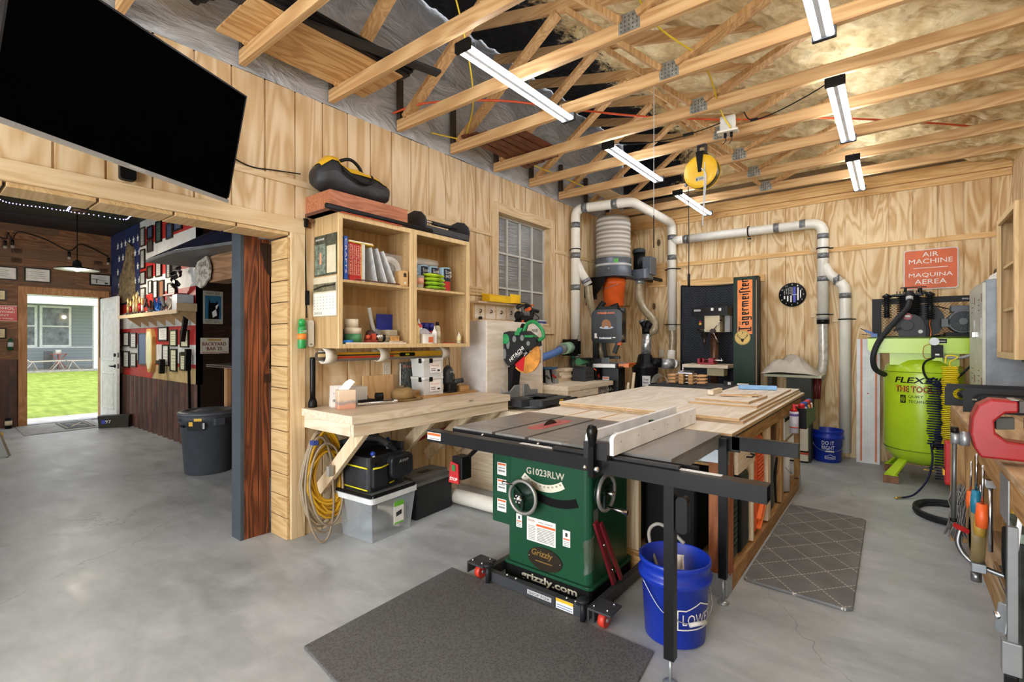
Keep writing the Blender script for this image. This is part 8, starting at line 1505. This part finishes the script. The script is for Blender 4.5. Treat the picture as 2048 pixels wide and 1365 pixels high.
m.ball((-.02, 0, .50), .05); m.m(C(196, 160, 100, .3, .6)).ball((-.04, -.03, .54), .03)
p('figures', m); p('stand', MB(C(150, 60, 60, .5)).box(-.2, .2, -.08, .08, -.02, 0))
S('white_speaker_box', 'small white box at the bar end of the pine ledge', 'box', MB(C(206, 208, 214, .4)).box(-7.12, -6.95, TF-.2, TF-.02, 1.7405, 1.93))
for k, (x, z, hh, l) in enumerate(((-8.02, .92, .44, 'left of the two black holstered belts'), (-7.05, 1.0, .62, 'right of the two black holstered belts'))):
    m = MB(BLACK).beam((x-.1, TF-.05, z-hh*.3+.05), (x-.1, TF-.05, z+hh*.5), .05, .09).beam((x+.02, TF-.06, z-.02), (x+.04, TF-.06, z+hh*.4), .06, .06).beam((x-.14, TF-.06, z+hh*.3), (x+.06, TF-.06, z+hh*.3), .05, .05)
    if k: m.beam((x-.16, TF-.06, z+.35), (x+.02, TF-.06, z+.8), .05, .05).beam((x+.03, TF-.04, z-.55), (x+.0, TF-.04, z+.1), .03, .02)
    S('holster_belt', l+' hung on the lower flag wall', 'belt', m)
S('hook_rod', 'thin steel rod hung behind the open door on the lower flag wall', 'rod', MB(LGREY).tube(bez([(-10.3, TF-.05, 1.15), (-10.22, TF-.06, 1.05), (-10.22, TF-.06, .88), (-10.3, TF-.05, .80)]), .012, 6).m(C(190, 160, 90, .3, .7)).ball((-10.25, TF-.04, .5), .03))
# door wall items
for (y0, y1, z0, z1, l) in ((.72, 1.19, 2.30, 2.51, 'dark framed certificate at the left edge above the door'), (1.264, 1.577, 2.295, 2.525, 'black framed award certificate above the door')):
    frame(D+.002, (y0+y1)/2, 0, y1-y0, z1-z0, l, plane='x', grp=None)
    CUR[0].location = (D+.002, (y0+y1)/2, (z0+z1)/2)
frame(D+.002, .95, 2.06, .24, .17, 'small gold-matted frame left of the door casing', plane='x', grp=None, pc=(206, 184, 130)); frame(D+.002, .95, 1.47, .24, .17, 'small tan framed notice below the red sign', plane='x', grp=None, pc=(206, 184, 140))
frame(D+.026, 2.2, 2.41, .29, .2, 'framed black and white coastline map above the open door', plane='x', grp=None, pc=(190, 190, 188), art=((-.4, -.05, .0, .05, (60, 60, 60)), (-.05, .2, -.1, -.05, (60, 60, 60)), (.2, .35, -.35, -.2, (70, 70, 70)), (-.2, -.15, -.3, .0, (60, 60, 60))))
T('alcohol_sign', 'red sign with white capitals about alcohol on the plank wall by the door', 'sign', (D+.002, .93, 1.78))
p('plate', MB(C(188, 30, 36, .4)).box(0, .006, -.25, .255, -.12, .12).m(C(240, 236, 230, .4)).text('NO ALCOHOL', (.0062, -.22, .06), (0, 1, 0), (0, 0, 1), .45, .038).text('ALLOWED BEYOND', (.0062, -.22, .005), (0, 1, 0), (0, 0, 1), .45, .032).text('THIS POINT', (.0062, -.16, -.045), (0, 1, 0), (0, 0, 1), .33, .030).text('Arrowhead Village', (.0062, -.16, -.095), (0, 1, 0), (0, 0, 1), .38, .026).box(.006, .0065, -.25, .255, .115, .12).box(.006, .0065, -.25, .255, -.12, -.115))
S('spray_bottle', 'small dark green bottle hung on the plank wall by the door', 'bottle', MB(C(30, 76, 50, .3)).lathe((D+.045, 1.11, 1.21), [(.03, 0), (.032, .13), (.02, .17), (1e-5, .19)], 16).m(LGREY).lathe((D+.045, 1.11, 1.21), [(.0325, .05), (.0325, .12)], 16))
for i, (y, z) in enumerate(((1.18, 2.77), (1.18, 2.62), (2.18, 2.70), (2.25, 2.58))): S('burned_tile', ['upper left', 'lower left', 'upper right', 'lower right'][i]+' small burned plank tile on the bar end wall', 'tile', MB(C(70, 50, 36, .8, 0, .3, 30)).box(D, D+.006, y-.06, y+.06, z-.035, z+.035), 'burned tiles on the plank wall')
for i, (y, z) in enumerate(((1.05, 2.90), (1.13, 2.92), (1.79, 2.83), (2.3, 2.80))):
    T('socket_lamp', ['first', 'second', 'third', 'fourth'][i]+' bare bulb socket from the left hung on the plank wall near the ceiling', 'lamp', (D+.07, y, z), 'bare bulb sockets on a string')
    p('socket', MB(BLACK).cyl((0, 0, 0), (0, 0, -.07), .02)); p('bulb', MB(C(150, 140, 126, .2)).ball((0, 0, -.10), .028))
S('socket_string', 'black cable looping bare bulb sockets along the plank wall top', 'cable', MB(BLACK).tube(bez([(D+.07, .9, 3.02), (D+.07, 1.05, 2.92), (D+.07, 1.08, 3.03), (D+.07, 1.13, 2.93), (D+.07, 1.2, 3.06), (D+.07, 1.5, 2.99), (D+.07, 1.79, 2.85), (D+.07, 1.95, 2.98), (D+.07, 2.3, 2.82)], 6), .008, 6))
# pendant
T('pendant_lamp', 'shallow dark enamel pendant lamp glowing before the back door', 'lamp', (-8.5, 1.49, 2.29))
p('shade', MB(C(40, 42, 44, .4)).lathe((0, 0, 0), [(.232, .0), (.225, .012), (.14, .03), (.05, .045), (.045, .10), (.02, .13), (1e-5, .13)], 36).m(C(240, 240, 236, .4)).lathe((0, 0, 0), [(.23, .001), (.22, .010), (.13, .026), (.04, .04)], 36))
p('diffuser', MB(emit('pendant_glow', (255, 246, 228), 40)).lathe((0, 0, 0), [(1e-5, .006), (.215, .006)], 30).ball((0, 0, .02), .04))
p('cord', MB(BLACK).cyl((0, 0, .13), (0, 0, .90), .006))
l = bpy.data.lights.new('pendant_bulb', 'POINT'); l.energy = 45; l.color = (1, .9, .75); l.shadow_soft_size = .12
lo = bpy.data.objects.new('pendant_bulb', l); COL.objects.link(lo); lo.location = (-8.5, 1.49, 2.18)
# led string on the ceiling
T('led_string', 'string of tiny blue white led lights strung under the black bar ceiling', 'string lights', (-7.6, 1.2, 2.9))
LP_ = bez([(-7.1, .55, 2.93), (-7.66, .706, 2.9), (-7.76, .872, 2.9), (-7.72, 1.06, 2.9), (-7.685, 1.251, 2.9), (-7.35, 1.235, 2.9), (-7.685, 1.27, 2.895), (-7.69, 1.5, 2.9), (-7.683, 1.791, 2.9), (-7.45, 1.80, 2.9), (-7.233, 1.808, 2.9), (-6.9, 1.83, 2.93)], 6)
p('wire', MB(C(60, 60, 66, .4)).tube(LP_, .003, 5), world=True)
m = MB(emit('led_points', (176, 176, 255), 6))
for q in LP_[::1]: m.ball((q[0], q[1], q[2]-.008), .0055, 6)
p('leds', m, world=True)
T('ring_ornament', 'flat wooden ring ornament on the black bar ceiling', 'ornament', (-7.9, 1.40, 2.95))
p('ring', MB(C(110, 80, 56, .5)).torus((0, 0, 0), .10, .02, 'z', 24, 6, sy=.5).m(BLACK).cyl((0, 0, 0), (0, 0, .25), .01))
# bar: awning, beam, counter
AW = C(30, 32, 52, .6, 0, .3, 4)
S('bar_awning', 'dark blue peaked awning with a grey underside over the bar', 'awning', MB(C(96, 98, 98, .5, 0, .1, 4)).prism([(-6.15, 1.62, 2.17), (-5.28, 1.60, 2.17), (-3.62, 1.75, 2.12), (-3.62, 3.6, 2.12), (-6.2, 3.6, 2.19)], (0, 0, .025)).m(AW).prism([(-6.15, 1.615, 2.196), (-5.28, 1.595, 2.196), (-5.0, 2.4, 2.75), (-5.6, 2.6, 2.75)], (0, .01, .01)).prism([(-5.28, 1.595, 2.196), (-3.62, 1.74, 2.146), (-3.62, 2.5, 2.75), (-5.0, 2.4, 2.75)], (0, .01, .01)))
S('bar_beam', 'boxed pine beam above the bar counter', 'beam', MB(wood('bar_beam_wood', (108, 78, 52), (146, 108, 76), (170, 132, 98), 'x', 1., .4)).box(-5.15, -3.62, 1.86, 2.02, 1.91, 2.16), bevel=.002)
T('birch_sign', 'irregular weathered white birch plaque lettered PADRE LAKES on the bar beam', 'sign', (-5.24, 1.84, 2.02))
m = MB(C(150, 144, 132, .7, 0, .4, 26)).prism([(-.16, 0, -.05), (-.12, 0, -.13), (-.03, 0, -.16), (.06, 0, -.14), (.12, 0, -.10), (.17, 0, -.09), (.20, 0, .0), (.19, 0, .05), (.12, 0, .14), (.02, 0, .12), (-.10, 0, .10), (-.17, 0, .03)], (0, -.02, 0)).m(BLACK).text('PADRE', (-.06, -.0205, .045), (1, 0, 0), (0, 0, 1), .19, .045).text('LAKES', (-.04, -.0205, -.03), (1, 0, 0), (0, 0, 1), .16, .045); p('plaque', m, bevel=.003)
T('bar_counter', 'bar counter with a steel-edged top and rusty ribbed metal front', 'bar counter', (-4.9, 2.5, 0))
m = MB(CHROME).box(-6.2, -3.62, 2.20, 2.23, 1.055, 1.085).m(DGREY).box(-6.2, -3.62, 2.23, 2.75, 1.055, 1.085); p('counter_top', m, world=True, bevel=.006)
m = MB(RUST); corr(m, 'x', 2.33, -5.85, -3.64, 0, 1.05, -1, .26, .03); m.m(C(166, 124, 82, .6)).box(-5.93, -5.85, 2.29, 2.36, 0, 1.05).box(-4.62, -4.55, 2.28, 2.298, 0, 1.05); p('counter_front', m, world=True)
XA = AL+.002
T('backyard_bar_sign', 'cream enamel sign reading BACKYARD BAR on the dark alcove wall', 'sign', (XA, 2.54, 1.29))
p('plate', MB(C(206, 198, 180, .5)).box(0, .006, -.16, .17, -.10, .10).m(C(110, 36, 34, .5)).text('BACKYARD', (.0062, -.14, .0), (0, 1, 0), (0, 0, 1), .28, .045, .001, .02).text('BAR 25', (.0062, -.09, -.06), (0, 1, 0), (0, 0, 1), .18, .045, .001, .02).m(C(190, 150, 60, .5)).box(.006, .0065, -.08, .08, .065, .085).m(C(150, 50, 44)).box(.006, .0065, -.15, .16, -.088, -.08))
T('cat_poster', 'blue tin poster of a black and white cat on the dark alcove wall', 'poster', (XA, 2.52, 1.78))
p('plate', MB(C(170, 164, 150, .5)).box(0, .006, -.11, .12, -.21, .21).m(C(46, 100, 130, .5)).box(.006, .0065, -.09, .10, -.15, .15).m(BLACK).prism([(.0067, -.05, -.15), (.0067, .07, -.15), (.0067, .08, .0), (.0067, .05, .08), (.0067, .03, .06), (.0067, -.03, .06), (.0067, -.045, .11), (.0067, -.05, .0)], (.0008, 0, 0)).m(WHITE).prism([(.0078, .0, -.13), (.0078, .05, -.10), (.0078, .03, .02), (.0078, .07, .05), (.0078, .05, -.01), (.0078, -.01, -.06)], (.0005, 0, 0)).m(C(70, 60, 50)).text('WHAT THE', (.0062, -.08, .165), (0, 1, 0), (0, 0, 1), .16, .03).text('KITTY SAYS', (.0062, -.08, -.195), (0, 1, 0), (0, 0, 1), .16, .03))
T('army_sign', 'round black sign lettered U.S. ARMY with a glowing blue star in the alcove', 'sign', (XA+.01, 3.0, 2.02))
p('disc', MB(BLACK).lathe((0, 0, 0), [(1e-5, .02), (.24, .02), (.25, 0)], 36, 'x').m(C(150, 130, 60)).torus((.02, 0, 0), .20, .004, 'x', 36, 5).m(LGREY).text('U.S. ARMY', (.0205, -.15, -.10), (0, 1, 0), (0, 0, 1), .32, .05))
mst = MB(emit('blue_star', (120, 110, 255), 3)); P = []
for k in range(10): t = PI/2+k*PI/5; q = .07 if k % 2 == 0 else .028; P.append((.022, q*math.cos(t), .09+q*math.sin(t)))
mst.prism(P, (.004, 0, 0)); p('glowing_star', mst, label='glowing blue star')
T('white_framed_photo', 'framed pale photo hung on a string in the bar alcove', 'picture', (XA, 2.95, 1.67))
p('frame', MB(BLACK).box(0, .02, -.17, .17, -.17, .17).m(C(180, 174, 176, .4)).box(.02, .021, -.15, .15, -.15, .15).m(C(96, 92, 98, .5)).box(.021, .0215, -.11, -.02, -.13, .02).m(C(190, 160, 120, .5)).box(.021, .0215, -.02, .15, -.08, -.03))
p('string', MB(LGREY).cyl((.01, 0, .17), (.01, .0, .30), .004).cyl((.01, 0, -.17), (.01, .03, -.38), .004))
T('spray_can', 'tall yellow green can standing on the bar counter', 'can', (-4.35, 2.35, 1.0856))
p('can', MB(C(110, 130, 40, .4)).cyl((0, 0, 0), (0, 0, .25), .05, n=20).m(C(50, 60, 40, .4)).cyl((0, 0, .0), (0, 0, .08), .0505, n=20)); p('cap', MB(C(176, 186, 60, .4)).cyl((0, 0, .25), (0, 0, .27), .047, n=20))
S('dark_bottle', 'dark bottle beside the yellow green can on the bar counter', 'bottle', MB(C(60, 64, 56, .4)).cyl((-4.22, 2.38, 1.0856), (-4.22, 2.38, 1.33), .04))
# floor things in the bar room
T('trash_can', 'dark grey round garbage can with a lid in front of the bar', 'trash can', (-5.62, 2.02, 0))
TC = C(66, 70, 76, .45)
p('barrel', MB(TC).lathe((0, 0, 0), [(.20, 0), (.21, .01), (.245, .52), (.262, .53), (.265, .60), (.25, .61), (.20, .03), (1e-5, .03)], 44).m(BLACK).box(.02, .10, -.262, -.25, .49, .51).m(YEL).cbox((.20, -.165, .555), (.07, .012, .05), .85).m(BLACK).text('BRUTE', (-.04, -.267, .545), (1, -.0, 0), (0, 0, 1), .10, .025), bevel=0)
p('handle', MB(TC).box(-.30, -.24, -.05, .05, .50, .58).box(.24, .30, -.05, .05, .50, .58), bevel=.01)
p('lid', MB(C(80, 84, 90, .45)).lathe((0, 0, .60), [(.27, 0), (.275, .02), (.25, .035), (.2, .04), (.19, .03), (.12, .03), (.10, .045), (1e-5, .045)], 44))
p('label_strip', MB(BLACK).cbox((.205, -.195, .51), (.14, .008, .09), .78).m(YEL).cbox((.175, -.225, .53), (.05, .009, .04), .72).m(LGREY).cbox((.25, -.14, .51), (.03, .009, .06), 1.05))
T('entry_mat', 'grey doormat with a dark lettered panel before the back door', 'mat', (-10.2, 1.6, 0))
p('mat', MB(C(150, 150, 146, .7, 0, .1, 8)).prism([(-.60, -.44, .001), (.50, -.47, .001), (.44, .39, .001), (-.62, .48, .001)], (0, 0, .008)))
p('logo_panel', MB(C(74, 76, 82, .8)).box(-.50, .30, .0, .36, .0092, .014).m(C(180, 160, 100)).box(-.46, .26, .03, .04, .014, .0145).box(-.46, .26, .32, .33, .014, .0145).beam((-.3, .1, .0145), (.1, .28, .0145), .02, .001).beam((-.3, .28, .0145), (.1, .1, .0145), .02, .001))
T('sticker_box', 'dark planter box with a blue 97 sticker holding the door open', 'box', (-9.6, 2.14, 0), rz=math.radians(58))
p('box', MB(C(56, 54, 48, .5)).prism([(-.19, -.08, 0), (.19, -.08, 0), (.20, -.09, .19), (-.20, -.09, .19)], (0, .17, 0)).m(C(50, 70, 170, .4)).box(-.15, -.10, -.0925, -.0902, .07, .13).m(WHITE).text('97', (-.10, -.0926, .075), (1, 0, 0), (0, 0, 1), .07, .05), bevel=.002)
T('aluminium_ladder', 'foot of a leaning aluminium ladder at the left edge of the photo', 'ladder', (-7.8, .62, 0))
for s in (0, .38): p('rail', MB(C(150, 148, 140, .35, .6)).beam((-.3+s*.2, .18-s, .0), (-1.0+s*.2, -.35-s, 2.0), .03, .08)); 
for k in range(5): p('rung', MB(C(150, 148, 140, .35, .6)).beam((-.40-.14*k, .10-.105*k, .3+.4*k), (-.32-.14*k, -.28-.105*k, .3+.4*k), .03, .03))
p('yellow_sticker', MB(YEL).cbox((-.375, .13, .22), (.02, .06, .12)))
S('dark_bottle', 'dark bottle standing on the floor left of the back door', 'bottle', MB(BLACK).cyl((D+.12, 1.08, 0), (D+.12, 1.08, .16), .04).m(C(196, 180, 150)).cyl((D+.12, 1.08, .05), (D+.12, 1.08, .12), .041))
# ================================================================ OUTDOORS beyond the door
T('grey_house', 'grey sided house with a white porch across the lawn', 'house', (-33, 5, 0))
n = NT('grey_lap_siding'); sp = n.add('ShaderNodeSeparateXYZ'); n.lk(n.coord(), sp.inputs[0]); fr = n.math('FRACT', n.math('MULTIPLY', sp.outputs[2], 6.)); n.color(n.ramp(fr, [(0, (112, 120, 126)), (.1, (150, 158, 163)), (1, (158, 166, 170))])); n.set(.8)
p('wall', MB(n.m).box(-.4, 0, -10, 10, 0, 4.2))
WHT = C(232, 234, 234, .5)
p('porch_roof', MB(WHT).box(-.4, 2.6, -10, 10, 3.4, 3.8).box(2.3, 2.6, -10, 10, 3.05, 3.42).m(C(120, 124, 126, .8)).box(-.4, 2.8, -10, 10, 3.8, 4.2))
p('porch_column', MB(WHT).box(2.25, 2.55, .95, 1.32, 0, 3.05), label='white square porch column')
p('base_trim', MB(WHT).box(0, .04, -10, 10, 1.0, 1.06))
for y0, y1 in ((-1.9, -.80), (-.52, .45)):
    w_ = p('window', MB(WHT).box(0, .06, y0-.1, y1+.1, 1.05, 3.1).m(C(110, 116, 118, .15, 0, .3, 3)).box(.06, .065, y0, y1, 1.15, 2.05).box(.06, .065, y0, y1, 2.12, 3.0))
p('hanging_light', MB(emit('porch_lamp', (255, 214, 150), 4)).ball((.2, .25, 2.55), .09))
S('porch_bench_back', 'grey bench back on the porch behind the left lounge chair', 'bench', MB(C(110, 112, 112, .7)).box(-32.4, -32.2, 4.45, 4.75, 0, .85))
S('garden_bed_edge', 'pale stone border between the lawn and the porch', 'border', MB(C(176, 172, 164, .9, 0, .3, 6)).box(-30.3, -30.0, -8, 14, -.01, .02))
def chaise(y0, flip, label):
    T('chaise_lounge', label, 'chaise lounge', (-30.9, y0, 0), 'strapped chaise lounges by the porch'); s = flip
    S_ = C(216, 204, 186, .6); F_ = C(216, 206, 190, .4)
    m = MB(F_)
    for dx in (-.3, .3): m.tube([(dx, -s*.95, .42), (dx, s*.25, .40), (dx, s*.85, 1.02)], .03, 6)
    for yy_ in (-.75, .15): m.tube([(-.3, s*(yy_-.15), .02), (-.3, s*yy_, .40), (-.3, s*(yy_+.25), .02)], .025, 5).tube([(.3, s*(yy_-.15), .02), (.3, s*yy_, .40), (.3, s*(yy_+.25), .02)], .025, 5)
    p('frame', m); m = MB(S_)
    for k in range(12): y = -.92+.1*k; m.box(-.3, .3, min(s*y, s*(y+.07)), max(s*y, s*(y+.07)), .41, .43)
    for k in range(8): t = k/8; m.cbox((0, s*(.27+.58*t), .44+.60*t), (.6, .055, .02), 0, 0, s*.8)
    for dx in (-.2, 0, .2): m.cbox((dx, s*.55, .74), (.05, .8, .022), 0, 0, s*.8)
    p('straps', m)
chaise(4.0, -1, 'strapped chaise lounge at the left of the doorway view'); chaise(5.95, 1, 'strapped chaise lounge at the right of the doorway view')
T('bistro_table', 'small red patio table between the two chaise lounges', 'table', (-31.9, 4.92, 0))
p('tabletop', MB(C(196, 120, 112, .5)).cyl((0, 0, .70), (0, 0, .73), .32, n=24))
m = MB(C(196, 120, 112, .5))
for a in (0, 1.57, 3.14, 4.71): m.tube([(.3*math.cos(a), .3*math.sin(a), 0), (.04*math.cos(a), .04*math.sin(a), .35), (.26*math.cos(a), .26*math.sin(a), .70)], .022, 6)
p('base', m)
S('white_mug', 'white cup on the small red patio table', 'cup', MB(WHITE).cyl((-31.9, 4.90, .7305), (-31.9, 4.90, .93), .11))
